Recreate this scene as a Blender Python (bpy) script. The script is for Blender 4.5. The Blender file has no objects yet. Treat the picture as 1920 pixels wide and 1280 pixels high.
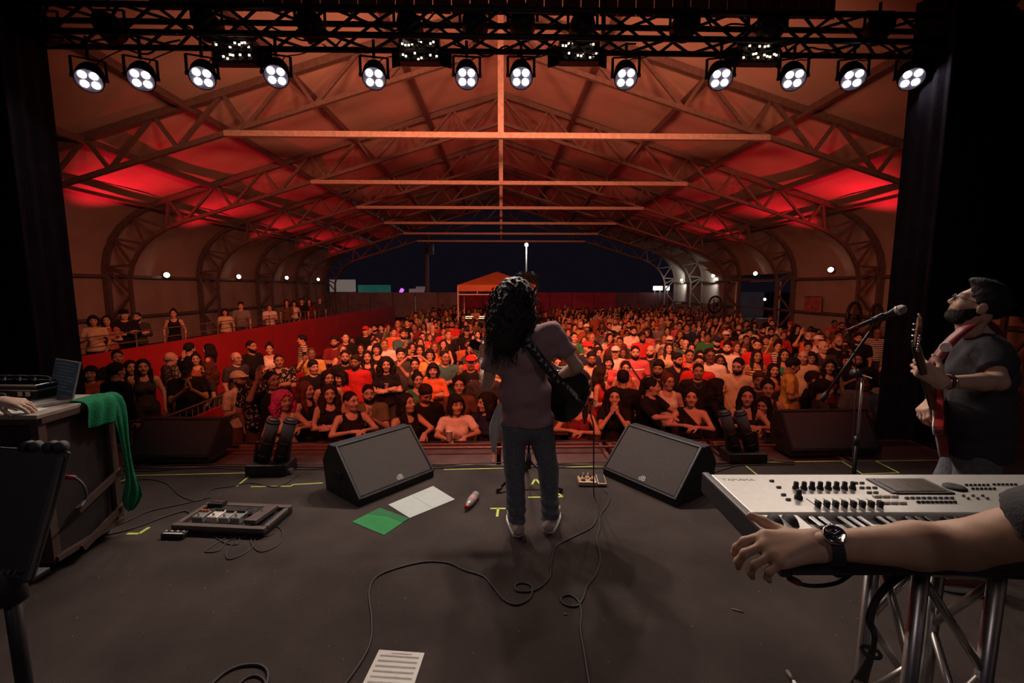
import bpy, math, random
import numpy as np
from mathutils import Vector, Matrix, Euler
R = math.radians
S = bpy.context.scene
COL = S.collection
# ---------------------------------------------------------------- camera
CAM_H, FPX, PITCH, YAW = 1.64, 853.0, R(6.69), R(1.34)
cd = bpy.data.cameras.new('camera'); cd.lens = 36 * FPX / 1920; cd.sensor_width = 36
cd.clip_start = .02; cd.clip_end = 500
cam = bpy.data.objects.new('camera', cd); COL.objects.link(cam)
cam.location = (0, 0, CAM_H); cam.rotation_euler = (R(90) - PITCH, 0, -YAW)
S.camera = cam
# ---------------------------------------------------------------- night sky, exposure
W = bpy.data.worlds.new('night'); S.world = W; W.use_nodes = True
W.node_tree.nodes['Background'].inputs[0].default_value = (.42, .31, .60, 1)
W.node_tree.nodes['Background'].inputs[1].default_value = .0090
S.view_settings.view_transform = 'Standard'; S.view_settings.look = 'None'
S.view_settings.exposure = 0.0; S.view_settings.gamma = 1.0
S.view_settings.use_curve_mapping = False
S.cycles.use_denoising = True; S.cycles.use_adaptive_sampling = True; S.cycles.adaptive_threshold = .04
S.cycles.max_bounces = 4; S.cycles.diffuse_bounces = 2; S.cycles.glossy_bounces = 2
S.cycles.transmission_bounces = 4; S.cycles.sample_clamp_indirect = 3.0
S.cycles.caustics_reflective = False; S.cycles.caustics_refractive = False
# light levels of the rig (watts); the lamps themselves are made with their fixtures
P_PAR, P_BLIND, P_WASH, P_UP = 84., 920., 430., 720.
P_FRONT, C_FRONT, P_FILL, C_FILL = 500., (1., .16, .07), 44., (1., .80, .82)  # levels of the unseen lamps added above and behind the band
C_PAR, C_BLIND, C_WASH, C_UP = (1., .82, .71), (1., .27, .135), (1., .14, .055), (1., .012, .03)

def lamp(name, loc, target, power, color, spot=100, blend=.6, radius=.08, parent=None):
    l = bpy.data.lights.new(name, 'SPOT'); l.energy = power; l.color = color
    l.spot_size = R(spot); l.spot_blend = blend; l.shadow_soft_size = radius
    o = bpy.data.objects.new(name, l); COL.objects.link(o)
    d = Vector(target) - Vector(loc)
    M = Matrix.Translation(Vector(loc)) @ d.to_track_quat('-Z', 'Y').to_matrix().to_4x4()
    if parent is not None:
        o.parent = parent; o.matrix_parent_inverse = parent.matrix_basis.inverted()
    o.matrix_basis = M
    return o

# ---------------------------------------------------------------- measuring: where a ray of the photo meets a plane of the place
def ray(px, py):
    r, d = (px - 960) / FPX, (py - 640) / FPX
    f = math.cos(PITCH) - d * math.sin(PITCH); u = -(d * math.cos(PITCH) + math.sin(PITCH))
    return Vector((r * math.cos(YAW) + f * math.sin(YAW), -r * math.sin(YAW) + f * math.cos(YAW), u))
def on_z(px, py, z=0.):
    d = ray(px, py); t = (z - CAM_H) / d.z
    return Vector((d.x * t, d.y * t, z))
def on_y(px, py, Y):
    d = ray(px, py); t = Y / d.y
    return Vector((d.x * t, Y, CAM_H + d.z * t))

# ---------------------------------------------------------------- materials
MATS = {}
def mat(name, col=(.5, .5, .5), rough=.6, metal=0., var=.12, scale=40., bump=0., bscale=None, emit=0., ecol=None,
        mode=None, col2=None, alpha=1., trans=0., spec=.5, coat=0.):
    """Principled material with procedural colour variation; mode: None, 'object' (colour from the object), 'vcol' (painted colour)"""
    if name in MATS: return MATS[name]
    m = bpy.data.materials.new(name); m.use_nodes = True; MATS[name] = m
    nt = m.node_tree; N, L = nt.nodes, nt.links; b = N['Principled BSDF']
    tc = N.new('ShaderNodeTexCoord')
    nz = N.new('ShaderNodeTexNoise'); nz.inputs['Scale'].default_value = scale; nz.inputs['Detail'].default_value = 4
    L.new(tc.outputs['Object'], nz.inputs['Vector'])
    mx = N.new('ShaderNodeMix'); mx.data_type = 'RGBA'; mx.blend_type = 'MULTIPLY'; mx.inputs[0].default_value = 1
    rp = N.new('ShaderNodeMapRange'); rp.inputs['From Min'].default_value = .3; rp.inputs['From Max'].default_value = .7
    rp.inputs['To Min'].default_value = 1 - var; rp.inputs['To Max'].default_value = 1 + var
    L.new(nz.outputs['Fac'], rp.inputs['Value'])
    src = None
    if mode == 'object':
        oi = N.new('ShaderNodeObjectInfo'); src = oi.outputs['Color']
        if col2 == 'paint':
            at = N.new('ShaderNodeAttribute'); at.attribute_name = 'paint'
            pm = N.new('ShaderNodeMix'); pm.data_type = 'RGBA'
            L.new(at.outputs['Alpha'], pm.inputs[0]); L.new(src, pm.inputs[6]); L.new(at.outputs['Color'], pm.inputs[7]); src = pm.outputs[2]
        elif col2 == 'stripe':
            wv = N.new('ShaderNodeTexWave'); wv.bands_direction = 'Z'; wv.inputs['Scale'].default_value = 6.5; wv.inputs['Distortion'].default_value = .6
            L.new(tc.outputs['Object'], wv.inputs['Vector'])
            cr = N.new('ShaderNodeValToRGB'); cr.color_ramp.elements[0].position = .45; cr.color_ramp.elements[1].position = .55
            L.new(wv.outputs['Fac'], cr.inputs[0])
            pm = N.new('ShaderNodeMix'); pm.data_type = 'RGBA'; pm.inputs[7].default_value = (.04, .035, .04, 1)
            L.new(cr.outputs[0], pm.inputs[0]); L.new(src, pm.inputs[6]); src = pm.outputs[2]
        elif col2 == 'floral':
            vo = N.new('ShaderNodeTexVoronoi'); vo.inputs['Scale'].default_value = 24
            n2 = N.new('ShaderNodeTexNoise'); n2.inputs['Scale'].default_value = 22; L.new(tc.outputs['Object'], n2.inputs['Vector'])
            ad = N.new('ShaderNodeMix'); ad.data_type = 'RGBA'; ad.inputs[0].default_value = .12
            L.new(tc.outputs['Object'], ad.inputs[6]); L.new(n2.outputs['Color'], ad.inputs[7]); L.new(ad.outputs[2], vo.inputs['Vector'])
            cr = N.new('ShaderNodeValToRGB'); cr.color_ramp.elements[0].position = .30; cr.color_ramp.elements[1].position = .36
            L.new(vo.outputs['Distance'], cr.inputs[0])
            pm = N.new('ShaderNodeMix'); pm.data_type = 'RGBA'; pm.inputs[6].default_value = (.55, .5, .42, 1)
            L.new(cr.outputs[0], pm.inputs[0]); L.new(src, pm.inputs[7]); src = pm.outputs[2]
    elif mode == 'vcol':
        at = N.new('ShaderNodeAttribute'); at.attribute_name = 'paint'; src = at.outputs['Color']
    if src is None:
        rg = N.new('ShaderNodeRGB'); rg.outputs[0].default_value = (*col, 1); src = rg.outputs[0]
    L.new(src, mx.inputs[6]); L.new(rp.outputs[0], mx.inputs[7])
    L.new(mx.outputs[2], b.inputs['Base Color'])
    b.inputs['Roughness'].default_value = rough; b.inputs['Metallic'].default_value = metal
    b.inputs['Specular IOR Level'].default_value = spec
    if coat: b.inputs['Coat Weight'].default_value = coat
    if trans: b.inputs['Transmission Weight'].default_value = trans
    if alpha < 1: b.inputs['Alpha'].default_value = alpha
    if bump:
        nb = N.new('ShaderNodeTexNoise'); nb.inputs['Scale'].default_value = bscale or scale; nb.inputs['Detail'].default_value = 3
        L.new(tc.outputs['Object'], nb.inputs['Vector'])
        bp = N.new('ShaderNodeBump'); bp.inputs['Strength'].default_value = bump; bp.inputs['Distance'].default_value = .02
        L.new(nb.outputs['Fac'], bp.inputs['Height']); L.new(bp.outputs[0], b.inputs['Normal'])
    if emit:
        m.cycles.emission_sampling = 'NONE'
        b.inputs['Emission Color'].default_value = (*(ecol or col), 1); b.inputs['Emission Strength'].default_value = emit
    return m

# ---------------------------------------------------------------- meshes
def mesh_from(name, v, f):
    me = bpy.data.meshes.new(name); me.from_pydata([tuple(p) for p in v], [], [tuple(q) for q in f]); me.update(); return me
def shade(me, smooth=True):
    me.polygons.foreach_set('use_smooth', [smooth] * len(me.polygons)); me.update()
def put(name, me, m=None, parent=None, world=False, loc=None, rot=None):
    o = bpy.data.objects.new(name, me); COL.objects.link(o)
    if m is not None and me is not None and not me.materials: me.materials.append(m)
    if parent is not None:
        o.parent = parent
        if world: o.matrix_parent_inverse = parent.matrix_basis.inverted()
    if loc is not None: o.location = loc
    if rot is not None: o.rotation_euler = rot
    return o
def frame(a, b):
    d = (Vector(b) - Vector(a)); l = d.length or 1e-6; d /= l
    u = Vector((0, 0, 1)) if abs(d.z) < .95 else Vector((0, 1, 0))
    x = u.cross(d).normalized(); y = d.cross(x)
    return d, x, y, l
class MB:
    def __init__(s): s.v = []; s.f = []
    def add(s, v, f):
        n = len(s.v); s.v += [Vector(p) for p in v]; s.f += [tuple(i + n for i in q) for q in f]; return s
    def box(s, c, d, M=None):
        x, y, z = d[0] / 2, d[1] / 2, d[2] / 2
        P = [Vector((i, j, k)) for i in (-x, x) for j in (-y, y) for k in (-z, z)]
        if M is not None: P = [M @ p for p in P]
        c = Vector(c)
        return s.add([p + c for p in P], [(0, 1, 3, 2), (4, 6, 7, 5), (0, 4, 5, 1), (2, 3, 7, 6), (0, 2, 6, 4), (1, 5, 7, 3)])
    def bar(s, a, b, w, h=None):            # square bar between two points
        h = h or w; d, x, y, l = frame(a, b); a, b = Vector(a), Vector(b)
        q = [(-w/2, -h/2), (w/2, -h/2), (w/2, h/2), (-w/2, h/2)]
        return s.add([a + x*i + y*j for i, j in q] + [b + x*i + y*j for i, j in q],
                     [(3, 2, 1, 0), (4, 5, 6, 7), (0, 1, 5, 4), (1, 2, 6, 5), (2, 3, 7, 6), (3, 0, 4, 7)])
    def cyl(s, a, b, r, r2=None, n=12):
        r2 = r if r2 is None else r2; d, x, y, l = frame(a, b); a, b = Vector(a), Vector(b)
        c = [(math.cos(2*math.pi*i/n), math.sin(2*math.pi*i/n)) for i in range(n)]
        v = [a + (x*i + y*j)*r for i, j in c] + [b + (x*i + y*j)*r2 for i, j in c]
        f = [(i, (i+1) % n, n+(i+1) % n, n+i) for i in range(n)] + [tuple(range(n-1, -1, -1)), tuple(range(n, 2*n))]
        return s.add(v, f)
    def tube(s, pts, r, n=6, closed=False, caps=True):
        pts = [Vector(p) for p in pts]; m = len(pts); v = []; f = []; x = None
        for i, p in enumerate(pts):
            d = (pts[(i+1) % m] - pts[i-1]) if closed else (pts[min(i+1, m-1)] - pts[max(i-1, 0)])
            d.normalize()
            if x is None: _, x, _, _ = frame((0, 0, 0), d)
            x = (x - d * x.dot(d)); x = x.normalized() if x.length > 1e-6 else frame((0, 0, 0), d)[1]
            y = d.cross(x); rr = r[i] if hasattr(r, '__len__') else r
            v += [p + (x*math.cos(2*math.pi*k/n) + y*math.sin(2*math.pi*k/n))*rr for k in range(n)]
        for i in range(m if closed else m-1):
            j = (i+1) % m
            f += [(i*n+k, i*n+(k+1) % n, j*n+(k+1) % n, j*n+k) for k in range(n)]
        if caps and not closed: f += [tuple(range(n-1, -1, -1)), tuple((m-1)*n+k for k in range(n))]
        return s.add(v, f)
    def lathe(s, prof, n=20, M=None):       # prof: (r, z) from bottom to top
        v = []; f = []; m = len(prof)
        for r, z in prof: v += [Vector((r*math.cos(2*math.pi*k/n), r*math.sin(2*math.pi*k/n), z)) for k in range(n)]
        if M is not None: v = [M @ p for p in v]
        for i in range(m-1): f += [(i*n+k, i*n+(k+1) % n, (i+1)*n+(k+1) % n, (i+1)*n+k) for k in range(n)]
        f += [tuple(range(n-1, -1, -1)), tuple((m-1)*n+k for k in range(n))]
        return s.add(v, f)
    def prism(s, poly, h0, h1, M=None):     # polygon in x,y extruded along z
        n = len(poly); v = [Vector((x, y, h0)) for x, y in poly] + [Vector((x, y, h1)) for x, y in poly]
        if M is not None: v = [M @ p for p in v]
        return s.add(v, [tuple(range(n-1, -1, -1)), tuple(range(n, 2*n))] + [(i, (i+1) % n, n+(i+1) % n, n+i) for i in range(n)])
    def ball(s, c, r, nu=12, nv=8):
        r = (r, r, r) if not hasattr(r, '__len__') else r; c = Vector(c); v = [c + Vector((0, 0, -r[2]))]; f = []
        for j in range(1, nv):
            t = math.pi*j/nv
            v += [c + Vector((r[0]*math.sin(t)*math.cos(2*math.pi*i/nu), r[1]*math.sin(t)*math.sin(2*math.pi*i/nu), -r[2]*math.cos(t))) for i in range(nu)]
        v.append(c + Vector((0, 0, r[2]))); e = len(v)-1
        for i in range(nu):
            k = (i+1) % nu; f.append((0, 1+k, 1+i)); f.append((e, e-nu+i, e-nu+k))
            for j in range(nv-2): f.append((1+j*nu+i, 1+j*nu+k, 1+(j+1)*nu+k, 1+(j+1)*nu+i))
        return s.add(v, f)
    def mesh(s, name, smooth=False):
        me = mesh_from(name, s.v, s.f); shade(me, smooth); return me
    def build(s, name, m, parent=None, world=False, smooth=False, bevel=0., seg=2):
        o = put(name, s.mesh(name, smooth), m, parent, world)
        if bevel:
            b = o.modifiers.new('bevel', 'BEVEL'); b.width = bevel; b.segments = seg; b.limit_method = 'ANGLE'
        return o
def rotz(a): return Matrix.Rotation(a, 4, 'Z')
def tag(o, label=None, cat=None, group=None, kind=None):
    if label: o['label'] = label
    if cat: o['category'] = cat
    if group: o['group'] = group
    if kind: o['kind'] = kind
    return o
def thing(name, label, cat, loc=(0, 0, 0), rot=0., group=None, kind=None):
    o = bpy.data.objects.new(name, None); COL.objects.link(o); o.location = loc
    o.rotation_euler = (0, 0, rot) if not hasattr(rot, '__len__') else rot
    o.matrix_basis = o.matrix_basis; o.empty_display_size = .1
    return tag(o, label, cat, group, kind)
def struct(name, kind_label=None, loc=(0, 0, 0)):
    o = bpy.data.objects.new(name, None); COL.objects.link(o); o.location = loc; o['kind'] = 'structure'
    if kind_label: o['label'] = kind_label
    return o
def text(name, body, size, m, parent, M, depth=.0008, align='CENTER'):
    c = bpy.data.curves.new(name, 'FONT'); c.body = body; c.size = size; c.extrude = depth; c.align_x = align; c.align_y = 'CENTER'; c.resolution_u = 2
    t = bpy.data.objects.new('tmp', c); COL.objects.link(t)
    bpy.context.view_layer.update()
    me = bpy.data.meshes.new_from_object(t.evaluated_get(bpy.context.evaluated_depsgraph_get()))
    bpy.data.objects.remove(t); bpy.data.curves.remove(c)
    o = put(name, me, m, parent); o.matrix_local = M
    return o
def smooth_path(pts, n=8, closed=False):
    pts = [Vector(p) for p in pts]; out = []; m = len(pts)
    for i in range(m if closed else m-1):
        g = lambda k: pts[k % m] if closed else pts[max(0, min(m-1, k))]
        p0, p1, p2, p3 = g(i-1), g(i), g(i+1), g(i+2)
        for k in range(n):
            t = k/n
            out.append(.5*((2*p1) + (p2-p0)*t + (2*p0-5*p1+4*p2-p3)*t*t + (3*p1-p0-3*p2+p3)*t**3))
    if not closed: out.append(pts[-1])
    return out
# ================================================================ the tent hall
HT = 3.4; GZ = -1.2                       # tie-beam height above the lens; audience ground level (stage floor is z = 0)
FY = [HT * (3.15 + 1.363 * (k - 1)) for k in range(0, 7)]      # frame 0 stands above the stage, out of view
def zt(dx): return CAM_H + HT * (1.80 - .308 * dx)
def zb(dx): return CAM_H + HT * (1.55 - .305 * dx)
def bez(p0, p1, p2, n):
    return [((1-t)**2*p0[0] + 2*t*(1-t)*p1[0] + t*t*p2[0], (1-t)**2*p0[1] + 2*t*(1-t)*p1[1] + t*t*p2[1]) for t in [i/n for i in range(n+1)]]
OUT = bez((3.2, .814), (3.74, .65), (3.8, .2), 6); INN = bez((3.05, .62), (3.50, .48), (3.58, .10), 6)
m_steel = mat('weathered_steel', (.13, .10, .092), .55, .2, .22, 12, .15, 60)
m_litsteel = mat('lit_steel', (.40, .34, .30), .5, .25, .18, 12, .15, 60)  # paler copy of the frame steel; the light on it is put into the colour
m_roofskin = mat('roof_membrane', (.50, .42, .36), .75, 0, .14, .9, .35, 1.3)
m_wallskin = mat('wall_membrane', (.38, .34, .30), .8, 0, .12, 1.2, .4, 1.6)
m_ground = mat('ground_asphalt', (.05, .045, .045), .9, 0, .3, 3, .3, 30)
m_carpet = mat('stage_carpet', (.066, .051, .046), .95, 0, .28, 2.2, .5, 260, spec=.15)
m_black = mat('black_cloth', (.026, .022, .036), .95, 0, .25, 6, .3, 40, spec=.1)
m_blackmetal = mat('black_metal', (.022, .020, .024), .45, .3, .15, 30)
m_blackplastic = mat('black_plastic', (.018, .017, .019), .42, 0, .15, 60, .1, 300)
m_rubber = mat('black_rubber', (.016, .015, .016), .7, 0, .1, 50)
m_alu = mat('aluminium', (.55, .53, .50), .32, .9, .08, 30)
m_chrome = mat('chrome', (.7, .68, .66), .15, 1., .05, 30)
m_redboard = mat('red_board', (.50, .022, .030), .6, 0, .10, 1.5, .05, 20)
m_tape = mat('yellow_tape', (.62, .74, .12), .6, 0, .12, 30)
m_white = mat('white_paint', (.75, .74, .70), .5, 0, .06, 10)

def frames():
    for k in range(1, 7):
        Y = FY[k]
        t = tag(struct('roof_frame', None, (0, Y, GZ)), ['', 'nearest steel roof frame of the tent, above the lighting truss', 'second steel roof frame from the stage', 'third steel roof frame from the stage',
                'fourth steel roof frame from the stage', 'fifth steel roof frame from the stage', 'farthest steel roof frame at the open end of the tent'][k])
        P = lambda dx, h, s: Vector((s * dx * HT, Y, CAM_H + h * HT))
        for s in (-1, 1):
            top = [(0, 1.8), (3.2, .814)] + OUT[1:]; bot = [(0, 1.55), (3.05, .62)] + INN[1:]
            gz = (GZ - CAM_H) / HT
            for nm, pl, w in (('top_chord', top + [(3.8, gz)], .15), ('bottom_chord', bot + [(3.58, gz)], .10)):
                b = MB()
                for a, c in zip(pl, pl[1:]): b.bar(P(*a, s), P(*c, s), w if w > .12 else .10, w)
                b.build(nm, m_steel, t, True)
            tn = [(i * .45, 1.80 - .308 * i * .45) for i in range(8)]; bn = [(i * .45 + .31, 1.55 - .305 * (i * .45 + .31)) for i in range(7)]
            segs = []
            for i in range(7): segs += [(tn[i], bn[i]), (bn[i], tn[i+1])]
            segs += [(tn[7], INN[1]), (INN[1], OUT[2]), (OUT[2], INN[3]), (INN[3], OUT[4]), (OUT[4], INN[5]), (INN[5], OUT[6]), (OUT[6], INN[6])]
            for i in range(4):
                h0, h1 = .2 + i * (gz - .2) / 4, .2 + (i + 1) * (gz - .2) / 4; q = [(3.8, h0), (3.58, h1)] if i % 2 == 0 else [(3.58, h0), (3.8, h1)]
                segs.append(tuple(q))
            for a, c in segs:
                MB().bar(P(*a, s), P(*c, s), .075).build('brace', m_steel, t, True)
        MB().bar(P(-1.8, 1., 1), P(1.8, 1., 1), .12).build('tie_beam', m_litsteel, t, True)
        MB().bar(P(0, 1., 1), P(0, 1.78, 1), .13).build('king_post', m_litsteel, t, True)
frames()
def purlins():
    pos = [(.68, 1.80 - .308*.68), (1.36, 1.80 - .308*1.36), (2.03, 1.80 - .308*2.03), (2.71, 1.80 - .308*2.71), (3.3, .775), (3.8, .13), (3.8, -.28)]
    names = ['upper', 'second', 'third', 'fourth', 'eaves', 'wall light', 'low wall']
    for s in (-1, 1):
        for (dx, h), nm in zip(pos, names):
            t = tag(struct('roof_purlin', None, (s*dx*HT, FY[0], CAM_H + h*HT)), '%s steel purlin running along the %s side of the tent' % (nm, 'left' if s < 0 else 'right'))
            for k in range(0, 6):
                MB().bar((s*dx*HT, FY[k], CAM_H + h*HT - .05), (s*dx*HT, FY[k+1], CAM_H + h*HT - .05), .13, .15 if dx < 3 else .1).build('purlin_length', m_steel, t, True)
purlins()
def skins():
    rng = random.Random(3)
    ceil = struct('ceiling', 'fabric roof of the tent lit orange and red')
    prof = [(i * .4, 1.80 - .308*i*.4) for i in range(8)] + [(3.2, .814)]
    ys0 = [FY[0] - 2.2] + FY[1:]
    for s in (-1, 1):
        for k in range(6):
            y0, y1 = ys0[k], ys0[k+1] + (.3 if k == 5 else 0); v = []; f = []; ny = 8; n = len(prof)
            for j in range(ny+1):
                u = j/ny; y = y0 + (y1-y0)*u; sag = math.sin(math.pi*u)
                for i, (dx, h) in enumerate(prof):
                    v.append((s*dx*HT, y, CAM_H + h*HT + .11 - .10*sag*math.sin(math.pi*min(1, dx/3.2)) + .02*math.sin(3*dx + 5*u + k)))
            for j in range(ny):
                for i in range(n-1):
                    q = (j*n+i, j*n+i+1, (j+1)*n+i+1, (j+1)*n+i); f.append(q if s > 0 else q[::-1])
            me = mesh_from('membrane_panel', v, f); shade(me); put('membrane_panel', me, m_roofskin, ceil)
        wall = struct('wall_left' if s < 0 else 'wall_right', 'fabric side wall of the tent, %s side' % ('left' if s < 0 else 'right'))
        wp = [(3.2, .814)] + OUT[1:] + [(3.8, (GZ - CAM_H)/HT)]
        for k in range(6):
            y0, y1 = ys0[k], ys0[k+1] + (.3 if k == 5 else 0); v = []; f = []; ny = 12
            prf = wp[:-1] if (s > 0 and k == 3) else wp        # the right wall is open between its third and fourth frames
            pr = []
            for (a, b), (c, d) in zip(prf, prf[1:]):
                m_ = 6 if abs(b-d) > .4 else 1
                pr += [(a + (c-a)*i/m_, b + (d-b)*i/m_) for i in range(m_)]
            pr.append(prf[-1]); n = len(pr)
            for j in range(ny+1):
                u = j/ny; y = y0 + (y1-y0)*u
                for i, (dx, h) in enumerate(pr):
                    wob = .05*math.sin(math.pi*u)*math.sin(7*u + 4*h + k*1.7)
                    v.append((s*(dx*HT + .12*min(1, max(0, (dx-3.2)/.5)) + wob), y, CAM_H + h*HT + .11*max(0, 1-(dx-3.2)/.5)))
            for j in range(ny):
                for i in range(n-1):
                    q = (j*n+i, j*n+i+1, (j+1)*n+i+1, (j+1)*n+i); f.append(q if s > 0 else q[::-1])
            me = mesh_from('wall_panel', v, f); shade(me); put('wall_panel', me, m_wallskin, wall)
skins()
# ---------------------------------------------------------------- ground and stage
g = MB(); g.box((0, 45, GZ-.05), (160, 130, .1)); tag(g.build('ground', m_ground), 'dark asphalt ground under the crowd', None, None, 'structure')
fl = struct('floor', 'dark carpeted stage floor')
MB().box((0, .6, -.05), (14, 7.0, .1)).build('carpet', m_carpet, fl)
MB().box((0, 4.06, -.62), (14, .04, 1.12)).build('stage_skirt', m_black, fl)
m_apron = mat('apron_deck', (.10, .045, .04), .7, 0, .25, 8, .3, 120)
m_apronframe = mat('apron_frame', (.22, .10, .08), .5, .3, .2, 15)
ap = struct('floor_apron', 'low deck panels between stage edge and crowd barrier')
for i in range(8):
    x0 = -4.55 + i*1.13
    MB().box((x0+.565, 4.42, -.055), (1.09, .62, .05)).build('deck_panel', m_apron, ap)
    b = MB()
    for y in (4.13, 4.71): b.box((x0+.565, y, -.03), (1.09, .03, .05))
    for x in (x0+.05, x0+1.08): b.box((x, 4.42, -.03), (.04, .60, .05))
    b.build('panel_frame', m_apronframe, ap, bevel=.006)
MB().cyl((-4.6, 4.47, .03), (4.5, 4.47, .03), .014).build('rail', m_apronframe, ap, smooth=True)
for i in range(9): MB().cyl((-4.55+i*1.13, 4.47, -.04), (-4.55+i*1.13, 4.47, .03), .012).build('rail_foot', m_apronframe, ap)
# black crowd barrier that the front row leans on, one unit per metre
for i in range(9):
    x = -4.30 + i*1.04
    t = thing('crowd_barrier', 'black crowd barrier unit, %s along the stage front' % ('leftmost', 'second', 'third', 'fourth', 'middle', 'fourth from right', 'third from right', 'second from right', 'rightmost')[i], 'barrier', (x, 4.82, GZ), 0, 'barriers along the stage front')
    MB().box((0, 0, .58), (1.025, .03, 1.12)).build('panel', m_blackmetal, t, bevel=.006)
    MB().cyl((-.515, 0, 1.155), (.515, 0, 1.155), .028).build('top_rail', m_blackmetal, t, smooth=True)
    MB().box((0, -.012, .01), (.97, .16, .02)).build('foot_plate', m_blackmetal, t)
# ---------------------------------------------------------------- red walls, VIP deck
wl = on_z(150, 668, .4); VX = wl.x
tv = struct('wall_vip', 'long red board wall in front of the raised side platform')
for i in range(9):
    y0 = 7.0 + i*2.9; MB().box((VX, y0+1.44, (GZ+.4)/2), (.05, 2.88, .4-GZ)).build('board', m_redboard, tv)
m_deck = mat('vip_deck', (.07, .05, .045), .85, 0, .2, 4)
dk = struct('floor_vip', 'raised side platform behind the red wall')
MB().box(((VX-13.2)/2, 19.5, -.45), (abs(VX+13.2)-.1, 25, .1)).build('deck', m_deck, dk)
rl = thing('platform_railing', 'thin metal railing on top of the long red wall', 'railing', (VX-.06, 7, .4))
for z in (.2, .4): MB().cyl((VX-.06, 7, .4+z-.08), (VX-.06, 32, .4+z-.08), .012).build('rail', m_steel, rl, True, smooth=True)
for i in range(18): MB().cyl((VX-.06, 7+i*1.4, -.4), (VX-.06, 7+i*1.4, .74), .018).build('post', m_steel, rl, True, smooth=True)
fx = on_z(320, 800, -.2).x
tf = struct('wall_corridor', 'low red board fence dividing the side corridor from the crowd')
for i in range(5):
    MB().box((fx, 5.0+i*1.05+.52, (GZ-.2)/2), (.04, 1.04, -.2-GZ)).build('board', m_redboard, tf)
def bike_barrier(p0, p1, ztop, label):
    p0, p1 = Vector((*p0, 0)), Vector((*p1, 0)); L = (p1-p0).length; a = math.atan2(p1.y-p0.y, p1.x-p0.x); h = ztop - GZ
    t = thing('metal_barrier', label, 'barrier', (p0.x, p0.y, GZ), a, 'metal barriers in the side corridor')
    pts = smooth_path([(0, 0, .0), (0, 0, h-.15), (.04, 0, h-.03), (.15, 0, h), (L/2, 0, h), (L-.15, 0, h), (L-.04, 0, h-.03), (L, 0, h-.15), (L, 0, 0)], 4)
    MB().tube(pts, .019, 8).build('frame', m_steel, t, smooth=True)
    MB().cyl((0, 0, .18), (L, 0, .18), .016).build('lower_rail', m_steel, t, smooth=True)
    for i in range(1, int(L/.13)): MB().cyl((i*.13, 0, .18), (i*.13, 0, h), .008, n=6).build('bar', m_steel, t, smooth=True)
    for x in (.2, L-.2): MB().box((x, 0, .02), (.05, .45, .03)).build('foot', m_steel, t)
a, b = on_z(195, 797, -.1), on_z(335, 788, -.1)
bike_barrier((a.x-1.2, a.y), (b.x, b.y), -.1, 'galvanised metal barrier behind the green cloth at the corridor front')
a, b = on_z(312, 725, -.1), on_z(455, 686, -.1)
bike_barrier((fx-.14, 6.0), (fx-.14, 7.5), -.1, 'galvanised metal barrier along the red fence, nearer of two')
bike_barrier((fx-.14, 7.7), (fx-.14, 10.0), -.08, 'galvanised metal barrier along the red fence, farther of two')
# ---------------------------------------------------------------- draped towers at both ends of the truss
def drape(name, pts, z0, z1, m, parent, amp=.05, wl=.22, seed=0):
    L = [0]; 
    for a, b in zip(pts, pts[1:]): L.append(L[-1] + math.hypot(b[0]-a[0], b[1]-a[1]))
    n = max(8, int(L[-1]/.035)); nz = 10; v = []; f = []; rng = random.Random(seed); ph = [rng.random()*6 for _ in range(4)]
    for j in range(nz+1):
        z = z0 + (z1-z0)*j/nz
        for i in range(n+1):
            s = L[-1]*i/n; k = max(q for q in range(len(pts)-1) if L[q] <= s + 1e-9 and q < len(pts)-1)
            u = (s-L[k])/max(1e-6, L[k+1]-L[k]); dx, dy = pts[k+1][0]-pts[k][0], pts[k+1][1]-pts[k][1]; l = math.hypot(dx, dy)
            w = amp*(math.sin(2*math.pi*s/wl + ph[0] + .25*math.sin(j*.7)) + .4*math.sin(2*math.pi*s/(wl*.43) + ph[1]))*(1.15-.3*j/nz)
            v.append((pts[k][0]+dx*u - dy/l*w, pts[k][1]+dy*u + dx/l*w, z))
    for j in range(nz):
        for i in range(n): q = j*(n+1)+i; f.append((q, q+1, q+n+2, q+n+1))
    me = mesh_from(name, v, f); shade(me); o = put(name, me, m, parent, True)
    sm = o.modifiers.new('thickness', 'SOLIDIFY'); sm.thickness = .004
    return o
for s, xi in ((-1, -4.86), (1, 4.60)):
    t = thing('draped_tower', 'tall black draped tower at the %s end of the lighting truss' % ('left' if s < 0 else 'right'), 'tower', (xi + s*.25, 5.05, GZ), 0, 'black draped towers')
    drape('drape', [(xi, 5.3), (xi, 4.8), (xi + s*.52, 4.8), (xi + s*.52, 5.3)], GZ+.02, 4.75, m_black, t, .018, .16, 5+s)
    drape('wing_curtain', [(xi + s*.1, 5.36), (xi + s*3.4, 5.36)], 1.2 if s < 0 else 1.30, 4.75, m_black, t, .04, .25, 9+s)
    for dx in (.1, .42):
        for y in (4.9, 5.2): MB().cyl((xi + s*dx, y, GZ), (xi + s*dx, y, 4.7), .024).build('tower_leg', m_blackmetal, t, True)
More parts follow.
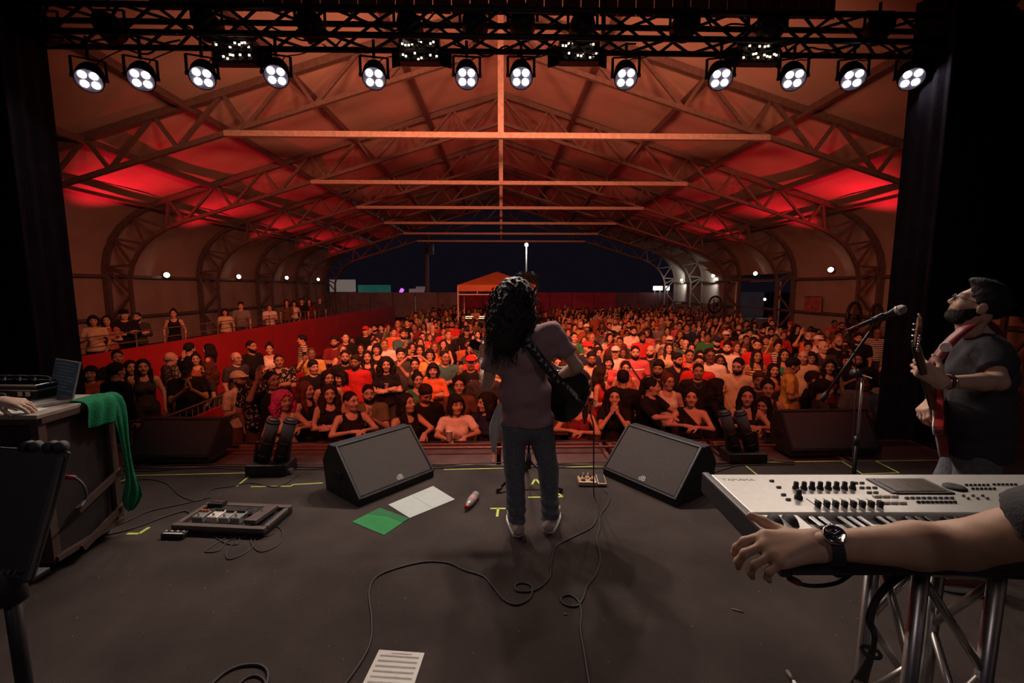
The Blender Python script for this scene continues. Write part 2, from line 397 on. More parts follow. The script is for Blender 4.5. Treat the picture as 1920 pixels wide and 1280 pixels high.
# ---------------------------------------------------------------- lighting truss
def box_truss(name, label, a, b, w, h, n, tr=.029, br=.016):
    a, b = Vector(a), Vector(b); d = (b-a).normalized(); x = Vector((0, 0, 1)).cross(d).normalized(); L = (b-a).length
    t = thing(name, label, 'truss', a)
    C = [(sx*w/2, sz) for sz in (0, h) for sx in (-1, 1)]
    pt = lambda c, u: a + d*u + x*c[0] + Vector((0, 0, c[1]))
    for c in C: MB().cyl(pt(c, 0), pt(c, L), tr, n=10).build('chord', m_blackmetal, t, True, True)
    for (c0, c1) in ((C[0], C[2]), (C[1], C[3]), (C[0], C[1]), (C[2], C[3])):
        for i in range(n):
            q, r_ = (c0, c1) if i % 2 == 0 else (c1, c0)
            MB().cyl(pt(q, L*i/n), pt(r_, L*(i+1)/n), br, n=8).build('brace', m_blackmetal, t, True, True)
    return t
TY, TZ = 5.15, 4.20
box_truss('lighting_truss', 'black box truss spanning the stage front, hung with lamps', (-5.2, TY, TZ), (5.2, TY, TZ), .30, .26, 30)
box_truss('lighting_truss', 'black side truss running back from the truss corner, upper right', (5.0, 5.0, TZ+.05), (4.3, .2, TZ+.35), .30, .28, 14)
box_truss('lighting_truss', 'black side truss running back from the truss corner, upper left', (-5.25, 5.0, TZ+.05), (-4.5, .2, TZ+.35), .30, .28, 14)
m_valance = mat('valance_red', (.20, .05, .045), .8, 0, .3, 25, .6, 60)
vl = thing('stage_valance', 'dark red ribbed valance strip hanging behind the lighting truss', 'valance', (0, 5.7, 4.75))
for i in range(37): MB().box((-3.9+i*.215, 5.7, 5.2), (.205, .02, .8)).build('slat', m_valance, vl, True)
MB().bar((-4, 5.7, 5.62), (4.05, 5.7, 5.62), .05).build('batten', m_blackmetal, vl, True)
for x in (-2.2, -.3, 1.2, 2.9): MB().bar((x, 5.68, 4.45), (x, 5.68, 5.6), .045).build('hanger', m_blackmetal, vl, True)
# ================================================================ beyond the tent
def fence():
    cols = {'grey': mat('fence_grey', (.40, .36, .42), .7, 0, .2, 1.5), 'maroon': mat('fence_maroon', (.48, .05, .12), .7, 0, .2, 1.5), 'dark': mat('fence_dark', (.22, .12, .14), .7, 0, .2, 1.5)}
    t = struct('wall_fence', 'tall panel fence closing the far end of the ground')
    Y = 45.
    for i in range(26):
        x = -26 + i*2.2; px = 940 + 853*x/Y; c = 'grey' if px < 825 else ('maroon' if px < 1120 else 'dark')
        b = MB(); b.box((x+1.08, Y, (GZ+1.22)/2), (2.14, .04, 1.22-GZ))
        for k in range(7): b.box((x+.15+k*.31, Y-.03, (GZ+1.22)/2), (.05, .03, 1.22-GZ))
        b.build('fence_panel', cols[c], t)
fence()
def canopy():
    c = on_y(932, 540, 22.); X, Y = c.x, 22.; w = 1.72; ze, za = 1.50, 2.42
    m_can = mat('canopy_orange', (.55, .20, .09), .75, 0, .1, 2)
    t = thing('canopy_tent', 'orange pop-up canopy tent over the mixing desk amid the crowd', 'canopy', (X, Y, GZ))
    v = [(X-w, Y-w, ze+.28), (X+w, Y-w, ze+.28), (X+w, Y+w, ze+.28), (X-w, Y+w, ze+.28), (X, Y, za)]
    me = mesh_from('canopy_top', v, [(0, 1, 4), (1, 2, 4), (2, 3, 4), (3, 0, 4)]); o = put('canopy_top', me, m_can, t, True)
    o.modifiers.new('thickness', 'SOLIDIFY').thickness = .02
    for i in range(4):
        a, b = Vector(v[i]), Vector(v[(i+1) % 4]); m = MB(); d = Vector((0, 0, -.28)); m.add([a, b, b+d, a+d], [(0, 1, 2, 3)])
        q = m.build('valance', m_can, t, True); q.modifiers.new('thickness', 'SOLIDIFY').thickness = .02
        MB().cyl((a.x*.998, a.y, GZ), (a.x*.998, a.y, ze+.2), .03).build('leg', m_white, t, True, True)
        MB().bar(a+Vector((0, 0, -.42)), b+Vector((0, 0, -.42)), .04).build('truss_bar', m_white, t, True)
        for k in range(1, 4): MB().bar(a.lerp(b, k/4)+Vector((0, 0, -.42)), a.lerp(b, k/4)+Vector((0, 0, -.2)), .025).build('strut', m_white, t, True)
    d = thing('mixing_desk', 'mixing desk with lit strips under the orange canopy', 'mixing desk', (X-.3, Y-1.2, GZ))
    MB().box((X-.3, Y-1.2, GZ+.7), (2.2, .8, 1.4)).build('case', m_blackplastic, d, True, bevel=.02)
    me_ = mat('desk_lights', (1, .8, .55), .5, emit=1.5, ecol=(1, .72, .42))
    for i, (x, z) in enumerate(((-1.0, .30), (-.4, .30), (.1, .30), (-.95, .38), (-.3, .38))):
        MB().box((X-.3+x, Y-1.62, z), (.36, .03, .028)).build('light_strip', me_, d, True)
canopy()
def outdoors():
    m_pole = mat('pole_concrete', (.30, .26, .25), .8, 0, .2, 3)
    p = on_y(801, 545, 52.); t = thing('utility_pole', 'utility pole with transformer can beyond the fence', 'pole', (p.x, 52, GZ))
    MB().cyl((p.x, 52, GZ), (p.x+.05, 52, 7.6), .26, .2).build('pole', m_pole, t, True, True)
    MB().cyl((p.x+.55, 51.8, 5.35), (p.x+.55, 51.8, 6.5), .33).build('transformer', mat('transformer_grey', (.5, .48, .45), .5), t, True, True)
    MB().bar((p.x-1.2, 52, 7.0), (p.x+1.2, 52, 7.0), .12).build('crossarm', m_pole, t, True)
    p = on_y(987, 459, 60.); t = thing('street_lamp', 'lit street lamp on a thin pole above the singer', 'street lamp', (p.x, 60, GZ))
    MB().cyl((p.x, 60, GZ), (p.x, 60, p.z), .12, .08).build('pole', m_pole, t, True, True)
    MB().ball((p.x, 59.9, p.z), .24).build('lamp_head', mat('lamp_glow', (1, .97, .9), .4, emit=14, ecol=(1, .96, .88)), t, True, True)
    l = bpy.data.lights.new('street_light', 'POINT'); l.energy = 500; l.shadow_soft_size = .3; lo = bpy.data.objects.new('street_light', l); COL.objects.link(lo); lo.parent = t; lo.location = (0, -.9, p.z-GZ-.2)
    # palm crown behind the singer's head
    p = on_y(988, 517, 50.); t = thing('palm_tree', 'palm tree crown rising behind the singer\'s head', 'palm tree', (p.x, 50, GZ))
    mp = mat('palm_green', (.34, .36, .24), .6, 0, .25, 6); mt = mat('palm_trunk', (.18, .14, .11), .9, 0, .3, 9)
    MB().tube([(p.x+.3, 50, GZ), (p.x+.1, 50, .6), (p.x, 50, p.z)], [.2, .17, .14], 8).build('trunk', mt, t, True, True)
    rng = random.Random(8)
    for i in range(22):
        a = rng.random()*6.283; e = rng.uniform(-.5, 1.2); b = MB(); L = rng.uniform(1.4, 2.1); pts = []
        for k in range(7):
            u = k/6; r_ = L*u*math.cos(e)*(1-.15*u); pts.append(Vector((p.x+math.cos(a)*r_, 50+math.sin(a)*r_, p.z + L*u*math.sin(e) - 1.1*u*u)))
        b.tube(pts, .02, 4)
        for k in range(1, 7):
            d = (pts[k]-pts[k-1]).normalized(); sd = d.cross(Vector((0, 0, 1)))
            sd = sd.normalized() if sd.length > .05 else Vector((1, 0, 0))
            for q in (0, .33, .66):
                c = pts[k-1].lerp(pts[k], q); w = .55*math.sin(math.pi*min(.95, (k-.5+q)/7.))+.1
                for sg in (-1, 1): b.add([c, c+d*.09, c+sd*sg*w+d*.32+Vector((0, 0, -.12))], [(0, 1, 2)])
        b.build('frond', mp, t, True)
    def board(x0, x1, y0, y1, Y, nm, lab, cat, m):
        a, b = on_y(x0, y1, Y), on_y(x1, y0, Y); t = thing(nm, lab, cat, ((a.x+b.x)/2, Y, GZ))
        MB().box(((a.x+b.x)/2, Y, (a.z+b.z)/2), (b.x-a.x, .25, b.z-a.z)).build('panel', m, t, True, bevel=.03)
        for x in (a.x+.2*(b.x-a.x), a.x+.8*(b.x-a.x)): MB().cyl((x, Y+.1, GZ), (x, Y+.1, a.z+.1), .07).build('post', m_pole, t, True, True)
        return t
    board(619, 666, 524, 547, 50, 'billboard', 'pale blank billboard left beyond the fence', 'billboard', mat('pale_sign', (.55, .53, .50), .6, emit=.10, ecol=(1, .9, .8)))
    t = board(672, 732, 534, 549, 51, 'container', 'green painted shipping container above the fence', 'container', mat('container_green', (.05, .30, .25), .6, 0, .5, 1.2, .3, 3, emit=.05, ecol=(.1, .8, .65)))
    a, b = on_y(672, 549, 50.85), on_y(732, 534, 50.85)
    for k in range(14): MB().box((a.x+(b.x-a.x)*(k+.5)/14, 50.85, (a.z+b.z)/2), ((b.x-a.x)/40, .06, (b.z-a.z)*.94)).build('rib', MATS['container_green'], t, True)
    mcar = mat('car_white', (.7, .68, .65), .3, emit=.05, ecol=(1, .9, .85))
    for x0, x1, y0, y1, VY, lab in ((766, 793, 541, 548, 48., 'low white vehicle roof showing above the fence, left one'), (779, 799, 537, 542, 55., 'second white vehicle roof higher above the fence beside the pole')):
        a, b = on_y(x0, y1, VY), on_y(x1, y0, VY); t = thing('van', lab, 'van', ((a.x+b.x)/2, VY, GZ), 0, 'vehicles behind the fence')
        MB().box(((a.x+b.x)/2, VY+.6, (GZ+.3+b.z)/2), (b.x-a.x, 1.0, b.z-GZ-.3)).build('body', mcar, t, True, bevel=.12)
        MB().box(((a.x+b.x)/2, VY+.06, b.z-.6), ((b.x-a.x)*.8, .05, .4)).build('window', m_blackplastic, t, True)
        for x in (a.x+.3, b.x-.3): MB().cyl((x, VY+.1, GZ+.32), (x, VY+.3, GZ+.32), .32).build('wheel', m_rubber, t, True, True)
    p = on_y(753, 545, 46.5); t = thing('purple_spotlight', 'small purple glowing spotlight on the fence top', 'spotlight', (p.x, 46.5, GZ))
    MB().cyl((p.x, 46.6, GZ), (p.x, 46.6, p.z), .06).build('pole', m_pole, t, True)
    MB().cyl((p.x-.1, 46.5, p.z-.12), (p.x+.12, 46.3, p.z+.12), .16, .2).build('head', mat('purple_glow', (.6, .2, .8), .5, emit=1.2, ecol=(.55, .15, .8)), t, True, True)
    ms = mat('lit_sign', (.95, .93, .85), .5, emit=1.6, ecol=(1, .95, .85))
    board(1225, 1242, 536, 544, 44, 'lit_sign', 'small white lit sign near the right end of the fence', 'sign', ms)
    board(1245, 1255, 536, 544, 44.2, 'lit_sign', 'narrow white lit sign half hidden by the far right tent post', 'sign', ms)
    # house silhouette and kiosk outside the open bay on the right
    k0 = on_y(1381, 600, 25.); t = thing('kiosk', 'small kiosk with pale roof outside the open tent side', 'kiosk', (k0.x+1.6, 27, GZ))
    MB().box((k0.x+1.9, 28.5, GZ+1.3), (3.2, .1, 2.6)).build('back_wall', mat('kiosk_dark', (.06, .05, .06), .8), t, True)
    a, b = on_y(1378, 527, 25), on_y(1440, 522, 25)
    MB().add([(a.x-.3, 24.6, a.z-.05), (b.x+.9, 24.6, b.z-.05), (b.x+.9, 28.4, b.z+.8), (a.x-.3, 28.4, a.z+.8)], [(0, 1, 2, 3)]).build('roof', mat('kiosk_roof', (.5, .48, .45), .6), t, True).modifiers.new('t', 'SOLIDIFY').thickness = .06
    for x in (a.x, b.x+.6): MB().cyl((x, 24.8, GZ), (x, 24.8, a.z), .05).build('post', m_white, t, True, True)
    MB().box((k0.x+1.6, 26, GZ+.55), (2.6, .5, 1.1)).build('counter', mat('kiosk_counter', (.2, .22, .28), .6), t, True, bevel=.02)
    p = on_y(1434, 561, 27.); MB().ball((p.x, 27, p.z), .07).build('lamp_bulb', mat('cool_glow', (.8, .9, 1), .4, emit=25, ecol=(.7, .85, 1)), t, True, True)
    l = bpy.data.lights.new('kiosk_light', 'POINT'); l.energy = 14; l.color = (.75, .87, 1); l.shadow_soft_size = .1; lo = bpy.data.objects.new('kiosk_light', l); COL.objects.link(lo); lo.parent = t; lo.location = (p.x-(k0.x+1.6), -.3, p.z-GZ)
outdoors()
# ================================================================ lamps on the truss and along the walls
m_lens = mat('lens_glow', (1, .97, .9), .3, emit=22, ecol=(1, .95, .86))
m_lens2 = mat('warm_cell', (1, .8, .6), .3, emit=2.6, ecol=(1, .72, .5))
def par_lamp(px, py, i):
    z = TZ - .28; c = on_y(px, py, TY - .02); c = Vector((c.x, TY + .0, c.z))
    pos = ['leftmost', 'second', 'third', 'fourth', 'fifth', 'sixth', 'seventh', 'eighth', 'ninth', 'tenth', 'eleventh', 'twelfth and rightmost'][i]
    t = thing('par_lamp', 'lit four-eyed stage lamp under the truss, %s in the row from the left' % pos, 'stage lamp', c, 0, 'four-eyed lamps hung under the truss')
    tgt = Vector((c.x*.62 + .1, 1.9, .3)); d = (tgt - c).normalized()
    q = d.to_track_quat('Z', 'Y').to_matrix().to_4x4()
    if i == 0: q = q
    M = Matrix.Translation(c) @ q
    MB().lathe([(.06, -.17), (.10, -.16), (.118, -.08), (.124, .03), (.124, .06), (.115, .06), (.112, .035)], 20, M).build('housing', m_black, t, True, True)
    for a in range(4):
        x, y = .046*(1 if a % 2 else -1), .046*(1 if a > 1 else -1)
        MB().lathe([(.0365, .038), (.0365, .046), (.027, .052), (.010, .055)], 14, M @ Matrix.Translation((x, y, 0))).build('lens', m_lens, t, True, True)
    hx = .140
    up = Vector((c.x, TY, TZ - .04))
    sd = q.to_3x3() @ Vector((1, 0, 0)); sd.z = 0; sd.normalize()
    yk = [c + sd*hx + Vector((0, 0, 0)), c + sd*hx + Vector((0, 0, .19)), c - sd*hx + Vector((0, 0, .19)), c - sd*hx]
    b = MB()
    for a_, b_ in zip(yk, yk[1:]): b.bar(a_, b_, .028, .008)
    b.build('yoke', m_blackmetal, t, True)
    for s in (-1, 1): MB().cyl(c + sd*hx*s*.86, c + sd*hx*s*1.12, .018).build('knob', m_blackplastic, t, True)
    MB().cyl(c + Vector((0, 0, .18)), Vector((c.x, TY, TZ+.03)), .016).build('clamp', m_blackmetal, t, True)
    MB().tube(smooth_path([c - d*.13, c - d*.17 + Vector((.05, .02, .08)), c + Vector((.09, .05, .2)), (c.x+.22, TY+.12, TZ-.06), (c.x+.4, TY+.14, TZ+.02)], 6), .006, 5).build('power_cable', m_rubber, t, True, True)
    lamp('par_beam', c + d*.10, tgt, P_PAR*(2.6 if i in (5, 6) else (.9 if 3 < i < 9 else .65)), C_PAR, 84 if 3 < i < 9 else 64, .6, .07, t)
for i, (x, y) in enumerate(((165, 145), (263, 143), (378, 140), (517, 137), (701, 141), (875, 140), (977, 140), (1174, 141), (1352, 142), (1489, 143), (1601, 143), (1711, 142))): par_lamp(x, y, i)
def blinder(px, py, i):
    c = on_y(px, py, TY + .1); c = Vector((c.x, TY + .12, c.z))
    t = thing('audience_blinder', 'eight-cell warm blinder facing the crowd on the truss, %s of four' % ['first from left', 'second from left', 'third from left', 'fourth from left'][i], 'stage lamp', c, 0, 'warm blinders facing the crowd')
    MB().box(c + Vector((0, .06, 0)), (.42, .02, .24)).build('backplate', m_blackmetal, t, True)
    b = MB()
    for x in (-.21, .21): b.box(c + Vector((x, 0, 0)), (.012, .12, .24))
    for z in (-.12, .12): b.box(c + Vector((0, 0, z)), (.42, .12, .012))
    b.build('frame', m_blackmetal, t, True)
    for j in range(2):
        for k in range(4): 
            MB().lathe([(.03, -.03), (.052, .02), (.05, .03)], 12, Matrix.Translation(c + Vector((-.15+k*.10, .03, -.06+j*.12))) @ Matrix.Rotation(R(-90), 4, 'X')).build('lamp_cell', m_blackmetal, t, True, True)
            MB().box(c + Vector((-.15+k*.10, .035, -.06+j*.12)), (.05, .01, .05)).build('cell_glow', m_lens2, t, True)
    rng = random.Random(i)
    for j in range(2):
        for k in range(12):
            if rng.random() < .6: MB().box(c + Vector((-.18+k*.033, -.05+.03*rng.random(), -.06+j*.12+rng.uniform(-.03, .03))), (.020, .010, .018)).build('vent_glow', m_lens2, t, True)
    for s in (-1, 1): MB().box(c + Vector((s*.27, .08, -.02)), (.13, .01, .20), Matrix.Rotation(s*.5, 3, 'Z')).build('barn_door', m_blackmetal, t, True)
    MB().cyl(c + Vector((0, 0, .15)), c + Vector((0, 0, .34)), .018).build('clamp', m_blackmetal, t, True)
    lamp('blinder_beam', c + Vector((0, .14, 0)), c + Vector((c.x*-.05, 9, -1.9)), P_BLIND, C_BLIND, 150, .9, .22, t)
for i, (x, y) in enumerate(((441, 97), (787, 95), (1086, 95), (1424, 97))): blinder(x, y, i)
def wash(px, py, i):
    c = on_y(px, py, TY - .02); c = Vector((c.x, TY, c.z))
    n = ['first', 'second', 'third', 'fourth', 'fifth', 'sixth', 'seventh', 'eighth', 'ninth', 'tenth', 'eleventh', 'twelfth'][i]
    t = thing('wash_lamp', 'dark round wash lamp inside the truss, %s from the left' % n, 'stage lamp', c, 0, 'dark round wash lamps inside the truss')
    M = Matrix.Translation(c) @ Matrix.Rotation(R(-100), 4, 'X')
    MB().lathe([(.05, -.12), (.10, -.11), (.13, -.03), (.14, .08), (.125, .085)], 20, M).build('housing', m_blackmetal, t, True, True)
    for k in range(7):
        a = k*math.pi/3; r_ = .068 if k else 0
        MB().cyl(M @ Vector((r_*math.cos(a), r_*math.sin(a), -.128)), M @ Vector((r_*math.cos(a), r_*math.sin(a), -.105)), .025, n=6).build('cooling_cap', m_blackplastic, t, True)
    b = MB()
    for s in (-1, 1): b.bar(c + Vector((s*.155, 0, 0)), c + Vector((s*.155, 0, .17)), .028, .008)
    b.bar(c + Vector((-.155, 0, .17)), c + Vector((.155, 0, .17)), .028, .008); b.build('yoke', m_blackmetal, t, True)
    MB().cyl(c + Vector((0, 0, .17)), c + Vector((0, 0, .26)), .016).build('clamp', m_blackmetal, t, True)
    if px > 100: lamp('wash_beam', M @ Vector((0, 0, .10)), c + Vector((c.x*.1, 7., -3.6)), P_WASH, C_WASH, 80, .8, .1, t)
for i, (x, y) in enumerate(((78, 52), (203, 50), (386, 45), (580, 44), (766, 46), (890, 40), (980, 38), (1093, 46), (1285, 46), (1451, 48), (1650, 52), (1778, 50))): wash(x, y, i)
m_bulb = mat('wall_bulb', (1, .85, .65), .4, emit=9, ecol=(1, .78, .55))
m_bulbw = mat('wall_bulb_white', (1, 1, .95), .4, emit=9, ecol=(1, .98, .9))
def uplight(px, py, side, k, i, white=False):
    X = side*3.8*HT; d = ray(px, py); Y = (FY[k]+FY[k+1])/2
    p = Vector((side*(3.8*HT-.12), 0, 0)); t_ = p.x/d.x; p = Vector((p.x, d.y*t_, CAM_H + d.z*t_))
    nm = ['nearest', 'second', 'third', 'fourth', 'farthest'][i]
    t = thing('wall_lamp', '%s small wall lamp on the %s side of the tent' % (nm, 'left' if side < 0 else 'right'), 'wall lamp', p, 0, 'small lamps along the tent walls')
    M = Matrix.Translation(p) @ (Vector((-side*.75, -.75, .2))).to_track_quat('Z', 'Y').to_matrix().to_4x4()
    MB().lathe([(.04, -.16), (.09, -.13), (.12, .0), (.13, .06)], 14, M).build('housing', m_blackmetal, t, True, True)
    MB().lathe([(.10, .058), (.095, .066), (.03, .072)], 14, M).build('lens', m_bulbw if white else m_bulb, t, True, True)
    MB().bar(p, Vector((side*3.8*HT, p.y, p.z+.14)), .03).build('bracket', m_blackmetal, t, True)
    if white: lamp('wall_beam', p + Vector((-side*.25, 0, -.1)), p + Vector((side*.3, .8, -.4)), 55, (1, .95, .85), 165, .5, .1, t)
    else: lamp('wall_beam', p + Vector((-side*.28, 0, .12)), Vector((side*2.6*HT, p.y + .1, zt(2.6))), P_UP*(1.6, 1., .7, .5, .4)[i], C_UP, 78, 1., .06, t)
for i, (x, y, k) in enumerate(((108, 508, 1), (312, 516, 2), (447, 519, 3), (537, 521, 4), (596, 524, 5))): uplight(x, y, -1, k, i)
for i, (x, y, k, w) in enumerate(((1727, 498, 1, False), (1558, 506, 2, False), (1417, 513, 3, False), (1338, 517, 4, True), (1279, 525, 5, True))): uplight(x, y, 1, k, i, w)

rng = random.Random(2)
for i in range(9):
    x0 = -4.7 + i*1.05; x1 = x0 + rng.uniform(.8, 1.5); y = TY + rng.choice([-.15, .15]); z = TZ + rng.choice([0., .26]); P = []
    for k in range(9): u = k/8; P.append((x0+(x1-x0)*u, y + rng.uniform(-.03, .03), z - .03 - rng.uniform(.0, .10)*math.sin(math.pi*u)*2 + .05*math.sin(5*u+i)))
    tag(MB().tube(smooth_path(P, 4), .009, 6).build('truss_cable', m_rubber, smooth=True), 'black cable drooping along the lighting truss, %s from the left' % ('first', 'second', 'third', 'fourth', 'fifth', 'sixth', 'seventh', 'eighth', 'ninth')[i], 'cable', 'cables along the lighting truss')
# unseen red lamps and truss, added to light the front of the crowd
box_truss('lighting_truss', 'unseen black upstage truss added to carry red fill lamps', (-4.5, 1.2, 5.35), (4.5, 1.2, 5.35), .30, .28, 24)
for i, x in enumerate((-2.4, -.8, .8, 2.4)):
    c = Vector((x, 1.2, 5.12)); t = thing('wash_lamp', 'unseen red fill lamp added on the upstage truss, %s from left' % ('first', 'second', 'third', 'fourth')[i], 'stage lamp', c, 0, 'added red fill lamps on the upstage truss')
    tg = Vector((x*.9+.2, 7.4, -.3)); d = (tg-c).normalized(); M = Matrix.Translation(c) @ d.to_track_quat('Z', 'Y').to_matrix().to_4x4()
    MB().lathe([(.05, -.12), (.10, -.11), (.13, -.03), (.14, .08), (.125, .085)], 20, M).build('housing', m_blackmetal, t, True, True)
    b = MB()
    for s in (-1, 1): b.bar(c + Vector((s*.155, 0, 0)), c + Vector((s*.155, 0, .19)), .028, .008)
    b.bar(c + Vector((-.155, 0, .19)), c + Vector((.155, 0, .19)), .028, .008); b.build('yoke', m_blackmetal, t, True)
    lamp('wash_beam', c + d*.11, tg, P_FRONT, C_FRONT, 46, .6, .1, t)
# unseen soft lamps and truss, added to fill the backs of performers and monitors
box_truss('lighting_truss', 'unseen black rear truss added to carry two soft fill lamps', (-4.5, -2.4, 4.3), (4.5, -2.4, 4.3), .30, .28, 24)
for i, x in enumerate((-2.2, 2.2)):
    c = Vector((x, -2.4, 4.05)); t = thing('fill_lamp', 'unseen soft fill lamp added on the rear truss, %s one' % ('left', 'right')[i], 'stage lamp', c, 0, 'added soft fill lamps on the rear truss')
    d = (Vector((x*.2, 3.0, .4))-c).normalized(); M = Matrix.Translation(c) @ d.to_track_quat('Z', 'Y').to_matrix().to_4x4()
    MB().lathe([(.06, -.2), (.16, -.16), (.24, .0), (.26, .08), (.25, .08)], 24, M).build('housing', m_blackmetal, t, True, True)
    MB().cyl(c + Vector((0, 0, .1)), c + Vector((0, 0, .28)), .02).build('clamp', m_blackmetal, t, True)
    lamp('fill_beam', c + d*.12, c + d, P_FILL, C_FILL, 100, .8, .25, t)
# ================================================================ figures: smooth solids blended into one skin
def smin(a, b, k):
    h = np.maximum(k - np.abs(a-b), 0) / k
    return np.minimum(a, b) - h*h*k*.25
class Solid:
    """A list of rounded cones and ellipsoids blended together, turned into one continuous mesh."""
    def __init__(s): s.ops = []
    def cone(s, a, b, ra, rb, k=.03, mode='u', cut=None):
        s.ops.append(('c', np.array(a, float), np.array(b, float), ra, rb, k, mode, cut)); return s
    def ell(s, c, r, k=.03, mode='u', Rm=None):
        s.ops.append(('e', np.array(c, float), np.array(r, float), Rm, None, k, mode, None)); return s
    def plane(s, p, n): s.ops.append(('p', np.array(p, float), np.array(n, float) / np.linalg.norm(n), 0, 0, 0, 'i', None)); return s
    def warp(s, fn): s.ops.append(('w', fn, None, 0, 0, 0, 'w', None)); return s
    def chain(s, pts, rs, k=.03):
        for i in range(len(pts)-1): s.cone(pts[i], pts[i+1], rs[i], rs[i+1], k)
        return s
    def xf(s, M, grow=0.):
        o = Solid(); A = np.array(M)[:3, :3]; t = np.array(M)[:3, 3]
        for op in s.ops:
            op = list(op)
            if op[0] == 'c': op[1] = A @ op[1] + t; op[2] = A @ op[2] + t; op[3] += grow; op[4] += grow; op[7] = None if op[7] is None else (A @ op[7][0] + t, A @ op[7][1])
            elif op[0] == 'e': op[1] = A @ op[1] + t; op[2] = op[2] + grow; op[3] = A if op[3] is None else A @ op[3]
            elif op[0] == 'p': op[1] = A @ op[1] + t; op[2] = A @ op[2]
            o.ops.append(tuple(op))
        return o
    def grid(s, ax):
        X, Y, Z = ax; F = np.full((len(X), len(Y), len(Z)), .5)
        for kind, a, b, c, d, k, mode, cut in s.ops:
            if kind == 'p':
                P = ((X-a[0])*b[0])[:, None, None] + ((Y-a[1])*b[1])[None, :, None] + ((Z-a[2])*b[2])[None, None, :]
                F = np.maximum(F, P); continue
            if kind == 'w':
                F = F + a(X[:, None, None], Y[None, :, None], Z[None, None, :]); continue
            if kind == 'c': rm = max(c, d) + k + .03; lo = np.minimum(a, b) - rm; hi = np.maximum(a, b) + rm
            else: rm = float(max(b)) + k + .03; lo, hi = a - rm, a + rm
            sl = []
            for q, A_ in enumerate(ax):
                i0, i1 = np.searchsorted(A_, lo[q]), np.searchsorted(A_, hi[q]); sl.append(slice(max(0, i0-1), min(len(A_), i1+1)))
            if any(q.stop <= q.start for q in sl): continue
            x, y, z = X[sl[0]][:, None, None], Y[sl[1]][None, :, None], Z[sl[2]][None, None, :]
            if kind == 'c':
                e = b - a; L2 = max(1e-9, e @ e); t = np.clip(((x-a[0])*e[0] + (y-a[1])*e[1] + (z-a[2])*e[2]) / L2, 0, 1)
                D = np.sqrt((x-a[0]-t*e[0])**2 + (y-a[1]-t*e[1])**2 + (z-a[2]-t*e[2])**2) - (c + (d-c)*t)
                if cut is not None: D = np.maximum(D, (x-cut[0][0])*cut[1][0] + (y-cut[0][1])*cut[1][1] + (z-cut[0][2])*cut[1][2])
            else:
                dx, dy, dz = x-a[0], y-a[1], z-a[2]
                if c is not None: dx, dy, dz = [dx*c[0, i] + dy*c[1, i] + dz*c[2, i] for i in range(3)]
                q = np.sqrt((dx/b[0])**2 + (dy/b[1])**2 + (dz/b[2])**2); q2 = np.sqrt((dx/b[0]**2)**2 + (dy/b[1]**2)**2 + (dz/b[2]**2)**2)
                D = q*(q-1)/np.maximum(q2, 1e-6)
            S_ = tuple(sl)
            F[S_] = smin(F[S_], D, k) if mode == 'u' else -smin(-F[S_], D, k)
        return F
    def bounds(s):
        lo = np.full(3, 9.); hi = -lo
        for kind, a, b, c, d, k, mode, cut in s.ops:
            if mode != 'u': continue
            if kind == 'c': r = max(c, d); lo = np.minimum(lo, np.minimum(a, b)-r); hi = np.maximum(hi, np.maximum(a, b)+r)
            else: r = max(b); lo = np.minimum(lo, a-r); hi = np.maximum(hi, a+r)
        return lo, hi
    def nets(s, h, lo=None, hi=None):
        l, u = s.bounds(); l = l - 2.5*h; u = u + 2.5*h
        if lo is not None: l = np.maximum(l, lo)
        if hi is not None: u = np.minimum(u, hi)
        ax = [np.arange(l[i], u[i]+h, h) for i in range(3)]
        return surface_nets(s.grid(ax), ax)
def surface_nets(F, ax):
    I = F < 0; nx, ny, nz = F.shape
    c = np.zeros((nx-1, ny-1, nz-1), int)
    for i in (0, 1):
        for j in (0, 1):
            for k in (0, 1): c += I[i:nx-1+i, j:ny-1+j, k:nz-1+k]
    act = (c > 0) & (c < 8); ii, jj, kk = np.nonzero(act)
    ID = np.full(act.shape, -1); ID[ii, jj, kk] = np.arange(len(ii))
    acc = np.zeros((len(ii), 3)); cnt = np.zeros(len(ii))
    X, Y, Z = ax
    for ax_i in range(3):
        for p in (0, 1):
            for q in (0, 1):
                o = [0, 0, 0]; oth = [t for t in range(3) if t != ax_i]; o[oth[0]] = p; o[oth[1]] = q
                e = list(o); e[ax_i] = 1
                f0 = F[ii+o[0], jj+o[1], kk+o[2]]; f1 = F[ii+e[0], jj+e[1], kk+e[2]]
                m = (f0 < 0) != (f1 < 0); t = np.where(m, f0/np.where(m, f0-f1, 1), 0)
                P0 = np.stack([X[ii+o[0]], Y[jj+o[1]], Z[kk+o[2]]], 1); P1 = np.stack([X[ii+e[0]], Y[jj+e[1]], Z[kk+e[2]]], 1)
                acc += np.where(m[:, None], P0 + (P1-P0)*t[:, None], 0); cnt += m
    V = acc / cnt[:, None]; Q = []
    for a in range(3):
        b, d = (a+1) % 3, (a+2) % 3
        sl0 = [slice(None)]*3; sl1 = [slice(None)]*3; sl0[a] = slice(0, -1); sl1[a] = slice(1, None)
        s0, s1 = I[tuple(sl0)], I[tuple(sl1)]; ch = s0 != s1
        g = np.array(np.nonzero(ch)).T; lim = np.array(act.shape)
        ok = (g[:, b] > 0) & (g[:, d] > 0) & (g[:, b] < lim[b]) & (g[:, d] < lim[d]); g = g[ok]
        if not len(g): continue
        def cid(db, dd):
            h = g.copy(); h[:, b] -= db; h[:, d] -= dd; return ID[h[:, 0], h[:, 1], h[:, 2]]
        q = np.stack([cid(1, 1), cid(0, 1), cid(0, 0), cid(1, 0)], 1)
        fl = ~s0[tuple(g.T)]; q[fl] = q[fl][:, ::-1]; Q.append(q)
    return V, (np.concatenate(Q) if Q else np.zeros((0, 4), int))
